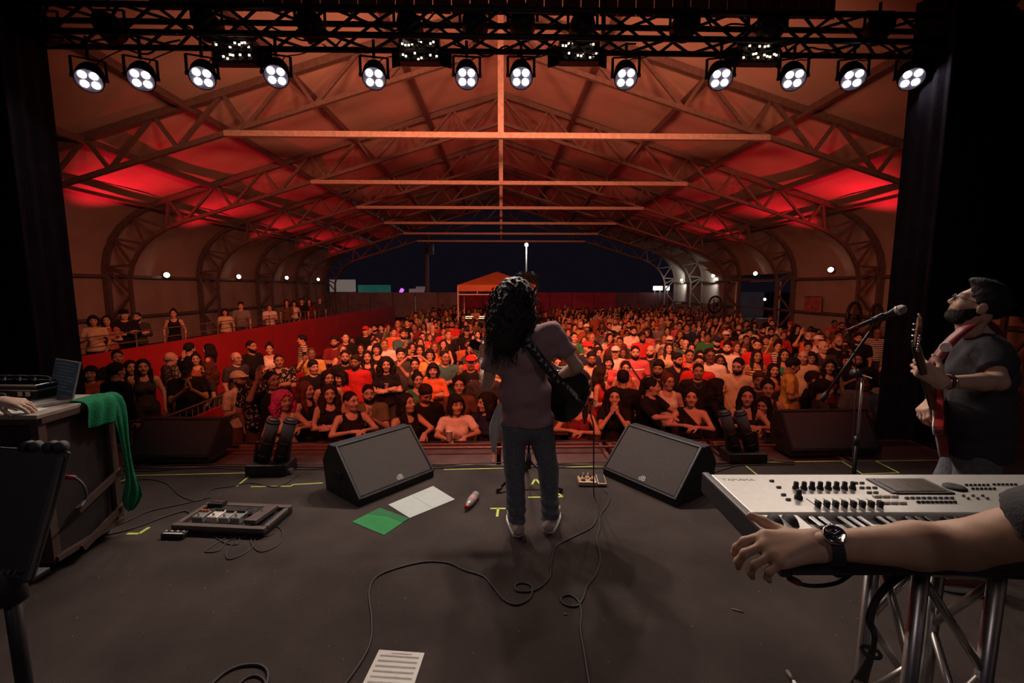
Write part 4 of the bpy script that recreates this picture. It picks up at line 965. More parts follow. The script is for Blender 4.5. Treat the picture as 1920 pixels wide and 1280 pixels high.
NEAR = [  # px, py of the head, height, pose, turn, head turn, hair, hair colour, top, colour, pattern, skin, extras, label
 (531, 752, 1.60, 'rail', 40, 15, 'curly', 'pink', 'tank', 'cream', None, 0, {}, 'person with pink curly hair leaning on the barrier, looking sideways'),
 (481, 706, 1.74, 'down', 178, 0, 'crop', 'black', 'shirt', 'black', 'floral', 2, {}, 'person seen from behind in a black shirt with pale floral print'),
 (447, 712, 1.70, 'cup', 75, 0, 'short', 'black', 'shirt', 'cream', None, 2, {'cap': 'cream', 'beard': True}, 'bearded person in cream cap and beige shirt beside the red corridor fence'),
 (509, 713, 1.66, 'raise', 20, 20, 'crop', 'black', 'tee', 'black', None, 2, {}, 'person in black tee raising a hand behind the pink-haired person'),
 (587, 689, 1.62, 'down', 50, 0, 'short', 'black', 'tee', 'black', None, 1, {}, 'short-haired youngster in black tee beside the end of the red fence'),
 (615, 709, 1.62, 'down', 10, 15, 'long', 'black', 'tank', 'charcoal', None, 1, {}, 'long-haired person in charcoal vest standing behind the smiling front row'),
 (618, 738, 1.60, 'cross', 5, 0, 'wavy', 'dark brown', 'tank', 'black', None, 1, {}, 'laughing person with wavy hair and black vest, left front row'),
 (573, 731, 1.62, 'cup', 70, 10, 'long', 'auburn', 'tank', 'black', None, 1, {}, 'person with auburn long hair in black holding a cup, facing sideways'),
 (658, 752, 1.62, 'rail', 12, 30, 'crop', 'black', 'tank', 'black', None, 1, {'fem': True}, 'front-row person with slicked-back hair in black camisole, arms on barrier'),
 (691, 738, 1.72, 'clap', 0, 10, 'crop', 'black', 'shirt', 'olive', None, 1, {'beard': True}, 'bearded person in olive shirt with hands together above the left wedge monitor'),
 (647, 669, 1.72, 'down', 5, 0, 'crop', 'black', 'tee', 'black', None, 2, {'beard': True}, 'bearded broad person in plain black tee left of centre'),
 (689, 669, 1.64, 'cup', 0, 0, 'long', 'black', 'tank', 'black', None, 0, {}, 'long-haired person in black halter holding a white cup'),
 (640, 709, 1.60, 'down', -30, 0, 'bob', 'black', 'loose', 'red', None, 1, {}, 'person in a loose bright red top left of the front row'),
 (724, 684, 1.66, 'cross', 0, 5, 'curly', 'black', 'tee', 'black', None, 1, {}, 'curly-haired person in black print tee with folded arms'),
 (812, 694, 1.62, 'cross', 0, 0, 'bob', 'black', 'long', 'orange', None, 1, {}, 'person with a fringe in bright orange long-sleeved blouse'),
 (778, 683, 1.60, 'head', 0, 0, 'bun', 'black', 'tank', 'charcoal', None, 0, {}, 'person with both hands resting on top of the head'),
 (783, 712, 1.60, 'down', 10, 5, 'bun', 'black', 'oneshoulder', 'green', None, 1, {}, 'person in green one-shoulder top in the second row'),
 (834, 670, 1.74, 'cross', 10, 15, 'crop', 'black', 'tee', 'teal', None, 2, {'glasses': True}, 'person in glasses and dark teal tee with folded arms'),
 (796, 738, 1.62, 'down', 20, 10, 'short', 'dark brown', 'tee', 'black', None, 2, {'ht': 28}, 'person in black tee with head bent down in the front row'),
 (763, 756, 1.62, 'hang', 25, 20, 'long', 'black', 'tank', 'black', None, 1, {'ht': -8}, 'smiling front-row person in black vest stretching an arm along the barrier'),
 (855, 758, 1.62, 'hang', 5, 15, 'bob', 'black', 'tee', 'white', None, 1, {}, 'smiling person in white tee leaning over the barrier with a cup'),
 (861, 722, 1.68, 'down', 0, 0, 'ponytail', 'black', 'shirt', 'brown', None, 1, {}, 'person in brown shirt behind the white-tee person'),
 (883, 680, 1.70, 'phone', 0, 0, 'short', 'black', 'tee', 'black', None, 2, {'cap': 'red'}, 'person in red cap and black lettered tee filming with a phone'),
 (907, 697, 1.70, 'down', 0, 0, 'crop', 'black', 'tee', 'charcoal', None, 1, {}, 'person in charcoal tee just left of the singer'),
 (911, 755, 1.62, 'rail', -40, -20, 'curly', 'black', 'long', 'navy', None, 1, {}, 'curly-haired person in navy jacket at the barrier beside the singer\'s left side'),
 (751, 665, 1.70, 'down', 0, 10, 'short', 'black', 'tee', 'charcoal', None, 1, {}, 'short-haired person in charcoal tee in the third row left'),
 (806, 665, 1.64, 'down', 0, 0, 'bob', 'black', 'tee', 'yellow', None, 4, {'glasses': True}, 'person in glasses and yellow top left of the singer'),
 (787, 657, 1.62, 'down', 0, 0, 'long', 'black', 'tank', 'red', None, 2, {}, 'dark long-haired person in a red vest left of the singer'),
 (1191, 661, 1.76, 'down', 0, 0, 'crop', 'black', 'tee', 'pink', None, 1, {'beard': True}, 'broad bearded person in pink-red tee with chest stripe right of the singer'),
 (1127, 701, 1.64, 'cup', 60, 20, 'long', 'dark brown', 'tank', 'red', None, 1, {}, 'person in red dress with long hair holding a cup right of the singer'),
 (1152, 744, 1.62, 'face', 0, 0, 'long', 'black', 'tee', 'black', None, 1, {}, 'front-row person in black with both hands pressed to the mouth'),
 (1168, 711, 1.68, 'down', 170, 0, 'short', 'black', 'long', 'black', None, 1, {}, 'person in black jacket seen from behind in the second row'),
 (1235, 692, 1.72, 'down', -5, -10, 'short', 'black', 'tee', 'black', None, 2, {'beard': True}, 'bearded person in black tee above the right wedge monitor'),
 (1221, 725, 1.68, 'hang', 50, 25, 'crop', 'black', 'tee', 'black', None, 1, {}, 'person in black tee leaning sideways at the barrier with a bottle'),
 (1296, 744, 1.62, 'rail', -5, 5, 'bun', 'black', 'oneshoulder', 'black', None, 1, {}, 'person in black one-shoulder top, arms folded on the barrier'),
 (1309, 696, 1.70, 'down', 0, 0, 'crop', 'black', 'tee', 'black', None, 2, {}, 'person in black tee with a silver chain necklace'),
 (1173, 690, 1.60, 'down', 0, 0, 'ponytail', 'black', 'tank', 'rust', None, 1, {}, 'person with ponytail in rust vest below the pink-tee person'),
 (1109, 673, 1.70, 'down', 0, 5, 'short', 'black', 'long', 'cream', None, 2, {'glasses': True, 'beard': True}, 'person in glasses and cream hooded top beside the singer\'s elbow'),
 (1140, 679, 1.60, 'down', 0, 10, 'bob', 'black', 'tee', 'pink', None, 1, {}, 'person with bob hair and pink top right of the singer'),
 (1254, 653, 1.62, 'down', 0, 0, 'long', 'dark brown', 'tank', 'cream', None, 4, {}, 'long-haired person in cream vest in the fourth row right of centre'),
 (1296, 653, 1.62, 'cross', 0, 0, 'bun', 'black', 'tee', 'orange', None, 1, {}, 'person with bun and orange tee, arms folded, right of centre'),
 (1312, 668, 1.60, 'down', 0, 0, 'wavy', 'black', 'tee', 'maroon', None, 4, {}, 'wavy-haired person in maroon tee right of centre'),
 (1400, 743, 1.64, 'rail', 10, -10, 'long', 'black', 'strapless', 'black', None, 1, {}, 'long-haired person in strapless black top with arms out over the barrier'),
 (1439, 728, 1.66, 'down', -5, 5, 'ponytail', 'black', 'tank', 'charcoal', None, 1, {}, 'person with earrings and charcoal strap top right of the strapless one'),
 (1432, 759, 1.58, 'hang', -10, -20, 'long', 'black', 'tank', 'black', None, 1, {'ht': 10}, 'person with long black hair resting low against a friend at the barrier'),
 (1384, 686, 1.76, 'down', -30, -15, 'crop', 'black', 'shirt', 'cream', None, 1, {'beard': True, 'ht': 12}, 'bearded person in cream buttoned shirt looking down'),
 (1345, 727, 1.66, 'clap', 60, 10, 'wavy', 'black', 'tee', 'black', None, 1, {}, 'person in black clapping raised hands, facing sideways'),
 (1484, 686, 1.72, 'cup', 60, 10, 'short', 'black', 'tee', 'yellow', None, 2, {'ht': 15}, 'person in plain yellow tee looking down at a drink'),
 (1506, 670, 1.72, 'down', -10, -10, 'bald', 'black', 'loose', 'cream', None, 1, {}, 'smiling bald person in loose cream top'),
 (1525, 712, 1.72, 'down', 60, 0, 'crop', 'dark brown', 'tee', 'black', None, 1, {'glasses': True}, 'person in black tee with white shoulder print, turned right'),
 (1543, 729, 1.62, 'cross', 70, 10, 'ponytail', 'black', 'tee', 'charcoal', None, 1, {}, 'person with dark ponytail hugging behind the right dark monitor'),
 (1420, 648, 1.80, 'down', -10, 0, 'crop', 'black', 'tee', 'red', None, 1, {'beard': True}, 'tall person with full black beard in red tee'),
 (1556, 688, 1.62, 'down', 0, -10, 'wavy', 'black', 'tank', 'maroon', None, 1, {}, 'wavy-haired person in maroon vest left of the boom microphone'),
 (1458, 650, 1.66, 'raise', 0, 0, 'bun', 'black', 'tee', 'white', 'stripe', 1, {}, 'person in striped tee with one arm raised right of the bearded one'),
 (1450, 694, 1.60, 'down', 10, 0, 'long', 'black', 'tank', 'rust', None, 1, {}, 'long-haired person in rust vest behind the earringed one'),
 (1622, 716, 1.74, 'cross', -60, 0, 'ponytail', 'black', 'tee', 'grey', None, 2, {}, 'person with tied dreadlocks in grey tee behind the boom microphone stand'),
 (1694, 690, 1.74, 'down', -20, 0, 'crop', 'black', 'tee', 'brown', None, 1, {'beard': True}, 'bearded person in brown tee beside the guitar headstock'),
 (1662, 712, 1.72, 'down', 120, 0, 'short', 'black', 'tee', 'cream', None, 2, {}, 'person in cream tee turned away beside the dreadlocked one'),
 (1683, 655, 1.66, 'down', 0, 0, 'short', 'black', 'tee', 'cream', 'stripe', 1, {}, 'person in cream striped tee near the right tower'),
 (1085, 752, 1.60, 'rail', -10, 0, 'long', 'black', 'tank', 'maroon', None, 1, {}, 'front-row person partly hidden behind the singer\'s guitar with wristbands'),
]
CORR = [
 (443, 676, 1.66, 'down', 70, 0, 'bald', 'grey', 'tee', 'charcoal', None, 1, {'glasses': True}, 'balding person in glasses and dark top in the side corridor'),
 (471, 650, 1.76, 'down', 70, 0, 'crop', 'black', 'tee', 'black', None, 2, {'beard': True}, 'tall bearded person in black tee in the side corridor, facing right'),
 (505, 654, 1.66, 'cross', 15, -10, 'bun', 'black', 'tank', 'white', None, 1, {}, 'smiling person in a white sweetheart top in the side corridor'),
 (568, 654, 1.68, 'down', -60, 0, 'short', 'black', 'tee', 'white', 'stripe', 1, {}, 'person in a black and white striped tee facing left'),
 (171, 700, 1.62, 'phone', 30, 0, 'bob', 'black', 'loose', 'rust', None, 1, {}, 'person in rust top holding a phone at the corridor\'s left end'),
 (220, 670, 1.76, 'down', 20, 0, 'crop', 'black', 'tee', 'black', None, 2, {}, 'person in black tee at the back of the left corridor group'),
 (217, 697, 1.74, 'down', 165, 0, 'short', 'black', 'long', 'black', None, 1, {}, 'person in black suit seen from behind near the green cloth'),
 (245, 689, 1.64, 'down', 25, 0, 'long', 'black', 'tee', 'cream', None, 1, {}, 'smiling long-haired person in cream top in the left corridor'),
 (268, 688, 1.62, 'down', 15, 0, 'long', 'black', 'tank', 'charcoal', None, 1, {}, 'long-haired person in charcoal vest in the left corridor'),
 (320, 672, 1.68, 'down', 150, 0, 'bald', 'grey', 'loose', 'charcoal', 'floral', 1, {}, 'balding person in floral shirt turned away in the left corridor'),
 (355, 655, 1.72, 'down', 170, 0, 'short', 'black', 'tee', 'black', None, 1, {}, 'person in black tee facing the red wall'),
 (367, 673, 1.62, 'raise', 10, 0, 'bun', 'black', 'tank', 'rust', None, 1, {}, 'laughing person with raised hand against the red wall'),
 (391, 655, 1.66, 'down', -75, 0, 'long', 'black', 'tank', 'maroon', None, 1, {}, 'long-haired person in profile against the red wall'),
 (350, 704, 1.70, 'clap', 35, 0, 'short', 'black', 'tee', 'black', None, 2, {'cap': 'black', 'ht': 30}, 'person in black cap looking down at their hands in the corridor'),
 (392, 722, 1.60, 'cup', -50, 0, 'wavy', 'auburn', 'tee', 'charcoal', None, 1, {}, 'auburn-haired person facing the corridor beside the beige-shirt one'),
]
VIP = [
 (176, 610, 1.50, 'cup', 40, 0, 'bob', 'black', 'tee', 'cream', None, 1, {}, 'person in cream top drinking on the side platform, leftmost'),
 (233, 597, 1.58, 'cross', 50, 0, 'short', 'black', 'long', 'black', None, 1, {'cap': 'black'}, 'person in black jacket and cap on the side platform'),
 (257, 595, 1.58, 'cross', 20, -30, 'crop', 'black', 'long', 'charcoal', None, 1, {'beard': True}, 'bearded person in charcoal jacket on the side platform'),
 (326, 598, 1.52, 'down', 30, 0, 'bun', 'black', 'tank', 'black', None, 1, {}, 'person in black camisole on the side platform'),
 (342, 601, 1.50, 'cross', 30, 0, 'long', 'black', 'tee', 'rust', 'floral', 1, {}, 'long-haired person in floral top on the side platform'),
 (506, 593, 1.46, 'cross', 20, 0, 'crop', 'black', 'shirt', 'white', None, 1, {}, 'person in white shirt leaning on the red wall of the platform'),
 (452, 582, 1.6, 'down', 30, 0, 'short', 'black', 'tee', 'grey', None, 1, {}, 'person in grey tee sitting back on the platform near the fan'),
 (466, 585, 1.55, 'down', 30, 0, 'bob', 'black', 'tee', 'cream', None, 1, {}, 'person in cream tee sitting back on the platform near the fan'),
 (538, 578, 1.60, 'down', 30, 0, 'long', 'black', 'tee', 'brown', None, 1, {}, 'long-haired person in brown tee in the far platform group, left'),
 (552, 583, 1.55, 'cup', 30, 0, 'bob', 'black', 'tank', 'white', None, 1, {}, 'person in white vest in the far platform group'),
 (566, 576, 1.62, 'down', 30, 0, 'short', 'black', 'tee', 'black', None, 1, {}, 'short-haired person in black tee in the far platform group'),
 (580, 580, 1.58, 'down', 30, 0, 'wavy', 'black', 'tee', 'maroon', None, 1, {}, 'wavy-haired person in maroon tee in the far platform group'),
 (600, 575, 1.62, 'down', 30, 0, 'crop', 'black', 'tee', 'charcoal', None, 1, {}, 'person in charcoal tee in the far platform group, right'),
]
def extras_for(o, lab):
    if 'lettered tee' in lab: text('chest_lettering', 'OPPE', .055, m_white, o, Matrix.Translation((.045, -.139, 1.305)) @ Matrix.Rotation(R(90), 4, 'X'), .002)
    if 'chest stripe' in lab:
        s = torso_ops(Solid(), False, .0185); s.plane((0, 0, 1.315), (0, 0, 1)); s.plane((0, 0, 1.285), (0, 0, -1)); s.plane((0, -.03, 0), (0, 1, 0)); v, q = s.nets(.012); put('chest_stripe', np_mesh('chest_stripe', v, q), m_white, o)
        MB().tube(smooth_path([(-.12, -.03, 1.45), (-.07, -.125, 1.36), (.04, -.15, 1.20), (.14, -.11, 1.06), (.18, -.02, 1.0)], 6), .011, 6).build('bag_strap', m_blackplastic, o, smooth=True)
    if 'chain necklace' in lab: MB().tube(smooth_path([(-.07, -.02, 1.455), (-.05, -.105, 1.40), (0, -.138, 1.355), (.05, -.105, 1.40), (.07, -.02, 1.455)], 6), .005, 6).build('necklace', m_chrome, o, smooth=True)
    if 'black print tee' in lab:
        for k in range(7): MB().box((.01*(k % 2), -.146 - (.014 if k < 4 else .0), 1.30-k*.026), (.07-.012*(k % 3), .004, .014)).build('chest_print', mat('faded_print', (.45, .32, .30), .8), o)
    if 'shoulder print' in lab: MB().tube(smooth_path([(-.10, -.122, 1.20), (-.085, -.13, 1.26), (-.04, -.138, 1.29), (.0, -.14, 1.285)], 5), .008, 5).build('chest_print', m_white, o)
def add_spec(sp, base=GZ, ymin=5.18, group='crowd in front of the stage', xmax=None):
    px, py, H, pose, turn, hy, hair, hc, top, tc, pat, sk, ex, lab = sp
    loc, H = spot_from_head(px, py, H, base, ymin)
    ex = dict(ex); fem = ex.pop('fem', hair in LONG and not ex.get('beard')); ht = ex.pop('ht', 0)
    if hair == 'ponytail' and 'dread' in lab: fem = False
    if xmax is not None and loc[0] > xmax:
        k = xmax/loc[0]; loc = (xmax, loc[1]*k, base)
    if True:                                          # step along the line of sight until there is room to stand
        Y0 = loc[1]
        for k in range(1, 90):
            if all((loc[0]-a)**2 + (loc[1]-b)**2 > (.43 if ymin < 5.5 else .47)**2 for a, b in TAKEN): break
            Yk = Y0 + (.05*(k//2))*(1 if k % 2 else -1)
            if Yk < ymin: continue
            p = on_y(px, py, Yk); h = (p.z-base)*1.72/HZ
            if 1.44 < h < 1.88: loc, H = (min(p.x, xmax) if xmax is not None else p.x, Yk, base), h
    yaw = (aim(loc[0], loc[1], .5) if abs(turn) < 30 else 0) + turn
    o = place_person(loc, yaw, lab, pose, fem, H, hy, ht, hair, hc, top, tc, pat, sk, 0 if loc[1] < 8.8 else 1, random.Random(px).choice(['navy', 'black', 'charcoal', 'brown']), group=group, **ex)
    TAKEN.append((loc[0], loc[1])); USED.add(lab); HAND_PROPS.append((o, pose, lab)); extras_for(o, lab); return o
for sp in NEAR: add_spec(sp)
for sp in CORR: add_spec(sp, GZ, 5.7, 'people in the side corridor', fx-.5)
for sp in VIP: add_spec(sp, -.4, 8.0, 'people on the side platform', VX-.38)
# ---- the rest, row upon row
ORD = 'first second third fourth fifth sixth seventh eighth ninth tenth eleventh twelfth thirteenth fourteenth fifteenth sixteenth'.split()
PH = {'down': 'arms down', 'cross': 'arms folded', 'cup': 'holding a drink', 'phone': 'filming', 'clap': 'clapping', 'raise': 'one arm up', 'head': 'hands on head', 'face': 'hands at mouth'}
def zone(px):
    for lim, nm in ((470, 'beside the red fence'), (600, 'left end'), (700, 'behind the left wedge'), (800, 'left of centre'), (905, 'just left of the singer'), (1000, 'behind the singer'), (1100, 'just right of the singer'),
                    (1200, 'right of centre'), (1320, 'behind the right wedge'), (1450, 'right side'), (1600, 'left of the boom mic'), (1720, 'beside the right tower')):
        if px < lim: return nm
    return 'far right'
rng = random.Random(21); FAR = []; count = 0; Y = 6.15; row = 2
def proj_x(x, y): # rough picture column
    a = math.atan2(x, y) - YAW; return 960 + FPX*math.tan(a)
while Y < 29.5:
    x = fx + .42 + rng.random()*.3
    xr = min(11.2, 1.02*Y - .2) if Y < 12 else 11.2
    while x < xr:
        px = proj_x(x, Y); jx, jy = x + rng.uniform(-.12, .12), Y + rng.uniform(-.17, .17)
        x += rng.uniform(.50, .68) if Y < 16 else rng.uniform(.55, .95)
        edge = jx > 8.6 and rng.random() < .35
        if edge or any((jx-a)**2 + (jy-b)**2 < .52**2 for a, b in TAKEN): continue
        if abs(jx-(-.3)) < 2.15 and 19.6 < jy < 24.2: continue
        if not (150 < px < 1745): continue
        if Y > 11 and 935 < px < 1040 and rng.random() < .6: continue
        TAKEN.append((jx, jy))
        if count < 215:
            for _ in range(40):
                fem = rng.random() < .52; hair = rng.choice(LONG[:4] + ['long', 'bob', 'bun']) if fem else rng.choice(['short', 'crop', 'short', 'crop', 'bald'])
                hc = rng.choice(['black', 'black', 'dark brown', 'brown'] + (['auburn'] if fem else [])); tc = rng.choice(['black']*6 + ['charcoal']*2 + ['white']*3 + ['red']*2 + list(COLS))
                top = rng.choice(['tee', 'tank', 'tank', 'tee', 'strapless', 'loose', 'long'] if fem else ['tee', 'tee', 'tee', 'shirt', 'loose']); pat = rng.choice([None]*7 + ['stripe', 'floral'])
                pose = rng.choice(['down']*8 + ['cross']*3 + ['cup']*3 + ['phone', 'clap', 'raise', 'cross'])
                cap = rng.choice(['black', 'white', 'red', 'navy']) if (not fem and rng.random() < .12) else None; beard = (not fem) and rng.random() < .4; gl = rng.random() < .12
                nm = {'tee': 'tee', 'tank': 'vest', 'strapless': 'strapless top', 'loose': 'loose top', 'long': 'long-sleeved top', 'shirt': 'shirt'}[top]
                hd = ('%s cap' % cap) if cap else ('shaved head' if hair == 'bald' else '%s %s hair' % (hc if hc != 'dark brown' else 'dark-brown', {'crop': 'cropped', 'ponytail': 'ponytailed', 'bun': 'bunned', 'bob': 'bobbed'}.get(hair, hair)))
                lab = 'person in %s%s %s, %s, %s, row %s, %s' % (({'stripe': 'striped ', 'floral': 'floral '}.get(pat, '')), tc, nm, hd, PH[pose], ORD[row-1] if row <= 16 else 'back', zone(px))
                if lab not in USED and len(lab.split()) <= 16: break
            USED.add(lab); H = rng.uniform(1.54, 1.68) if fem else rng.uniform(1.62, 1.80)
            o = place_person((jx, jy, GZ), aim(jx, jy) + rng.uniform(-22, 22), lab, pose, fem, H, rng.choice([0, 22, -22]) if jy < 9 else 0, 0, hair, hc, top, tc, pat, rng.choice([0, 0, 1, 1, 2, 3, 4, 5]), 0 if jy < 7.2 else 1,
                             rng.choice(['navy', 'black', 'charcoal']), cap, beard, gl)
            HAND_PROPS.append((o, pose, lab)); count += 1
        else: FAR.append((jx, jy, rng.random()))
    Y += .58 if Y < 9 else (.66 if Y < 16 else .85); row += 1
def far_crowd():
    Vs = []; Qs = []; Cs = []; n = 0
    for i, (x, y, _) in enumerate(FAR):
        r = random.Random(i); fem = r.random() < .5; pose = r.choice(['down', 'down', 'cross', 'cup', 'raise'])
        _, HM, (bv, bq, bp) = crowd_body(pose, fem, 0., 0., 2); hv, hq = hair_mesh(r.choice(['long', 'bob']) if fem else r.choice(['short', 'crop']), 2)[1]
        tv_, tq = crowd_top(pose, fem, r.choice(['tee', 'tank']) if fem else 'tee', 2)[1]; lv, lq = crowd_legs(2)[1]
        sk = np.array(SKINS[r.choice([0, 1, 1, 2, 3, 4])]); bc = bp[:, :3]*bp[:, 3:] + sk*(1-bp[:, 3:])
        hc = HAIRS[r.choice(['black', 'dark brown'])]; tc = COLS[r.choice(['black']*5 + list(COLS))]; lc = COLS['navy']
        V = np.concatenate([bv, app(np.array(HM), hv), tv_, lv]); C = np.concatenate([bc, np.tile(hc, (len(hv), 1)), np.tile(tc, (len(tv_), 1)), np.tile(lc, (len(lv), 1))])
        keep_q = []; o = 0
        for v_, q_ in ((bv, bq), (hv, hq), (tv_, tq), (lv, lq)): keep_q.append(q_ + o); o += len(v_)
        Q = np.concatenate(keep_q); sc = (r.uniform(1.53, 1.68) if fem else r.uniform(1.62, 1.82))/1.72
        M = np.array(Matrix.Translation((x, y, GZ)) @ Matrix.Rotation(R(aim(x, y) + r.uniform(-40, 40)), 4, 'Z') @ Matrix.Scale(sc, 4))
        Vs.append(app(M, V)); Qs.append(Q + n); Cs.append(np.concatenate([C, np.ones((len(C), 1))], 1)); n += len(V)
    me = np_mesh('far_crowd', np.concatenate(Vs), np.concatenate(Qs), np.concatenate(Cs))
    tag(put('far_crowd', me, mat('far_crowd', (.4, .3, .3), .8, 0, .1, 20, mode='vcol', spec=.2)), 'dense far crowd filling the back of the tent', 'crowd', None, 'stuff')
    print('CROWD', count, len(FAR), sum(len(q) for q in Qs)*2)
far_crowd()
# ---- drinks and phones in hands
def cup(loc, label, tilt=0., m=None):
    t = thing('plastic_cup', label, 'cup', loc, (tilt, 0, 0), 'drinks held in the crowd')
    MB().lathe([(.026, -.055), (.028, -.05), (.037, .055), (.039, .058), (.036, .058), (.034, .03)], 14).build('cup', m or m_cup, t, smooth=True)
    MB().lathe([(.005, .028), (.033, .030), (.033, .032), (.002, .033)], 14).build('drink', mat('beer', (.45, .22, .06), .2), t, smooth=True)
def phone(loc, yaw, label):
    t = thing('phone', label, 'phone', loc, (R(10), 0, R(yaw)), 'phones held up in the crowd')
    MB().box((0, 0, .02), (.073, .009, .15)).build('body', m_blackplastic, t, bevel=.004)
    MB().box((0, .0055, .02), (.066, .001, .14)).build('screen', mat('phone_screen', (.2, .22, .3), .2, emit=.5, ecol=(.6, .7, 1)), t)
    MB().cyl((.02, -.0045, .07), (.02, -.0065, .07), .008).build('camera', m_chrome, t)
nc = 0
for o, pose, lab in HAND_PROPS:
    if o.location.y > 10.5: continue
    who = lab.replace('person ', 'one ', 1) if lab.startswith('person') else lab
    who = who.replace(',', '').split(); who = ' '.join(who if len(who) <= 11 else who[:6] + who[-5:])
    if pose == 'cup': cup(hand_world(o, pose, 0, .06, .02), 'drink cup held by the ' + who)
    if pose == 'phone': phone(hand_world(o, pose, 0, .08, .02), math.degrees(o.rotation_euler[2]), 'dark phone held by the ' + who)
p = on_z(848, 812, -.02); cup((p.x, 4.80, .015+.03), 'plastic cup standing on the barrier before the white-tee person')
p = on_z(559, 775, .1)
# ================================================================ performers
def A(v): return np.array(tuple(v), float)
def col_basis(fwd, up=(0, 0, 1)):
    f = A(fwd); u = A(up); u = u/np.linalg.norm(u); f = f - u*(f @ u); f /= np.linalg.norm(f)
    return np.stack([np.cross(f, u), f, u], 1)          # side, forward, up
def build_figure(name, label, J, base, hands, hair_fn=None, fem=False, skin=1, beard=0., hv=.0055, bodyv=.013, handv=.0055, brow=(.02, .014, .01)):
    s = Solid(); Rm = col_basis(J['fwd'], J.get('up', (0, 0, 1)))
    s.ell(J['chest'], (.155, .105, .16), .05, 'u', Rm).ell(J['waist'], (.140, .108, .14), .05, 'u', Rm).ell(J['pelvis'], (.155, .112, .12), .05, 'u', Rm)
    s.cone(J['shL'], J['shR'], .045, .045, .05).cone(J['chest'], J['neck'], .08, .058, .05)
    s.cone(J['neck'], A(J['head']) - A(J['headR'])[:, 2]*.07 + A(J['headR'])[:, 1]*0, .056, .052, .03)
    for q in 'LR':
        if 'el'+q not in J: continue
        e, w = A(J['el'+q]), A(J['wr'+q]); a = e + (w-e)*.28
        s.cone(J['sh'+q], e, .048, .041, .03).cone(e, a, .040, .042, .02).cone(a, w, .042, .0265, .02)
        if 'hip'+q in J:
            s.cone(J['hip'+q], J['kn'+q], .082, .055, .04).cone(J['kn'+q], J['an'+q], .052, .036, .03).cone(J['an'+q], J['to'+q], .04, .03, .03)
    v, q = s.nets(bodyv); parts = [(relax(v, q, 1, .4), q)]
    for (side, wq, fd, bn, curl, thumb, spread, size) in hands:
        M = mat4(basis(fd, bn), A(J['wr'+wq])); v, q = hand_solid(curl, thumb, side, spread, size).nets(handv); parts.append((app(M, relax(v, q, 1, .35)), q))
    nb = sum(len(p[0]) for p in parts)
    v, q = head_solid(fem, .2, .12).nets(hv); pf = face_paint(v, brow, beard=beard); v = relax(v, q, 1, .2)
    parts.append((app(mat4(A(J['headR']), A(J['head'])), v), q))
    V, Q = join(parts); P = np.zeros((len(V), 4)); P[nb:] = pf
    o = put('person', np_mesh('person_skin', V - A(base), Q, P), m_skin); o.location = base; o.color = col4(SKINS[skin]); tag(o, label, 'person', 'performers on stage')
    return o
def cloth_part(nm, s, h, o, m, color, it=1):
    v, q = s.nets(h); v = relax(v, q, it, .35); k = put(nm, np_mesh(nm, v - A(o.location), q), m, o); k.color = col4(color); return k
def tee_solid(J, sl, hem, g=.022, folds=.006, loose=.0):
    s = Solid(); Rm = col_basis(J['fwd'], J.get('up', (0, 0, 1)))
    s.ell(J['chest'], (.165+g, .112+g, .165+g), .06, 'u', Rm).ell(J['waist'], (.148+g+loose, .115+g+loose, .15+g), .06, 'u', Rm).ell(J['pelvis'], (.170+g, .127+g, .13+g), .06, 'u', Rm)
    s.cone(J['shL'], J['shR'], .052+g*.6, .052+g*.6, .05).cone(J['chest'], A(J['neck']) + np.array((0, 0, .01)), .10+g, .074, .06)
    for q in 'LR':
        if 'el'+q not in J: continue
        S0, e = A(J['sh'+q]), A(J['el'+q]); u = (e-S0)/np.linalg.norm(e-S0); L = np.linalg.norm(e-S0)*sl
        s.cone(S0, S0+u*(L+.06), .056+g*.5, .054+g*.6, .05, cut=(S0+u*L, u))
    s.cone(A(J['neck']) + np.array((0, 0, .035)), A(J['neck']) + np.array((0, 0, .2)), .060, .075, .008, 's')
    s.plane((0, 0, hem), (0, 0, -1))
    c = A(J['waist'])
    s.warp(lambda x, y, z: folds*np.sin(26*(z-c[2]) + 14*(x-c[0]) + 2.5*np.sin(17*(y-c[1])))*np.sin(11*(x-c[0]) + 7*(z-c[2]) + 1.2) + folds*.5*np.sin(60*(z-c[2]) - 23*(x-c[0])))
    return s
def jeans_solid(J, g=.016, ank=.062, knee=.070, hip=.098, folds=.004):
    s = Solid(); Rm = col_basis(J['fwd'])
    s.ell(J['pelvis'], (.162+g, .118+g, .14), .05, 'u', Rm)
    for q in 'LR':
        a, k_, n = A(J['hip'+q]), A(J['kn'+q]), A(J['an'+q]); e = n + (n-k_)/np.linalg.norm(n-k_)*.02
        s.cone(a, k_, hip+g*.3, knee, .04).cone(k_, e, knee, ank, .03, cut=(e, (n-k_)/np.linalg.norm(n-k_)))
    c = A(J['pelvis'])
    s.warp(lambda x, y, z: folds*np.sin(34*z + 9*np.sin(6*x+2*y))*np.sin(9*z + 5*x) + folds*1.4*np.exp(-((z-.14)/.10)**2)*np.sin(95*z + 14*x))
    return s
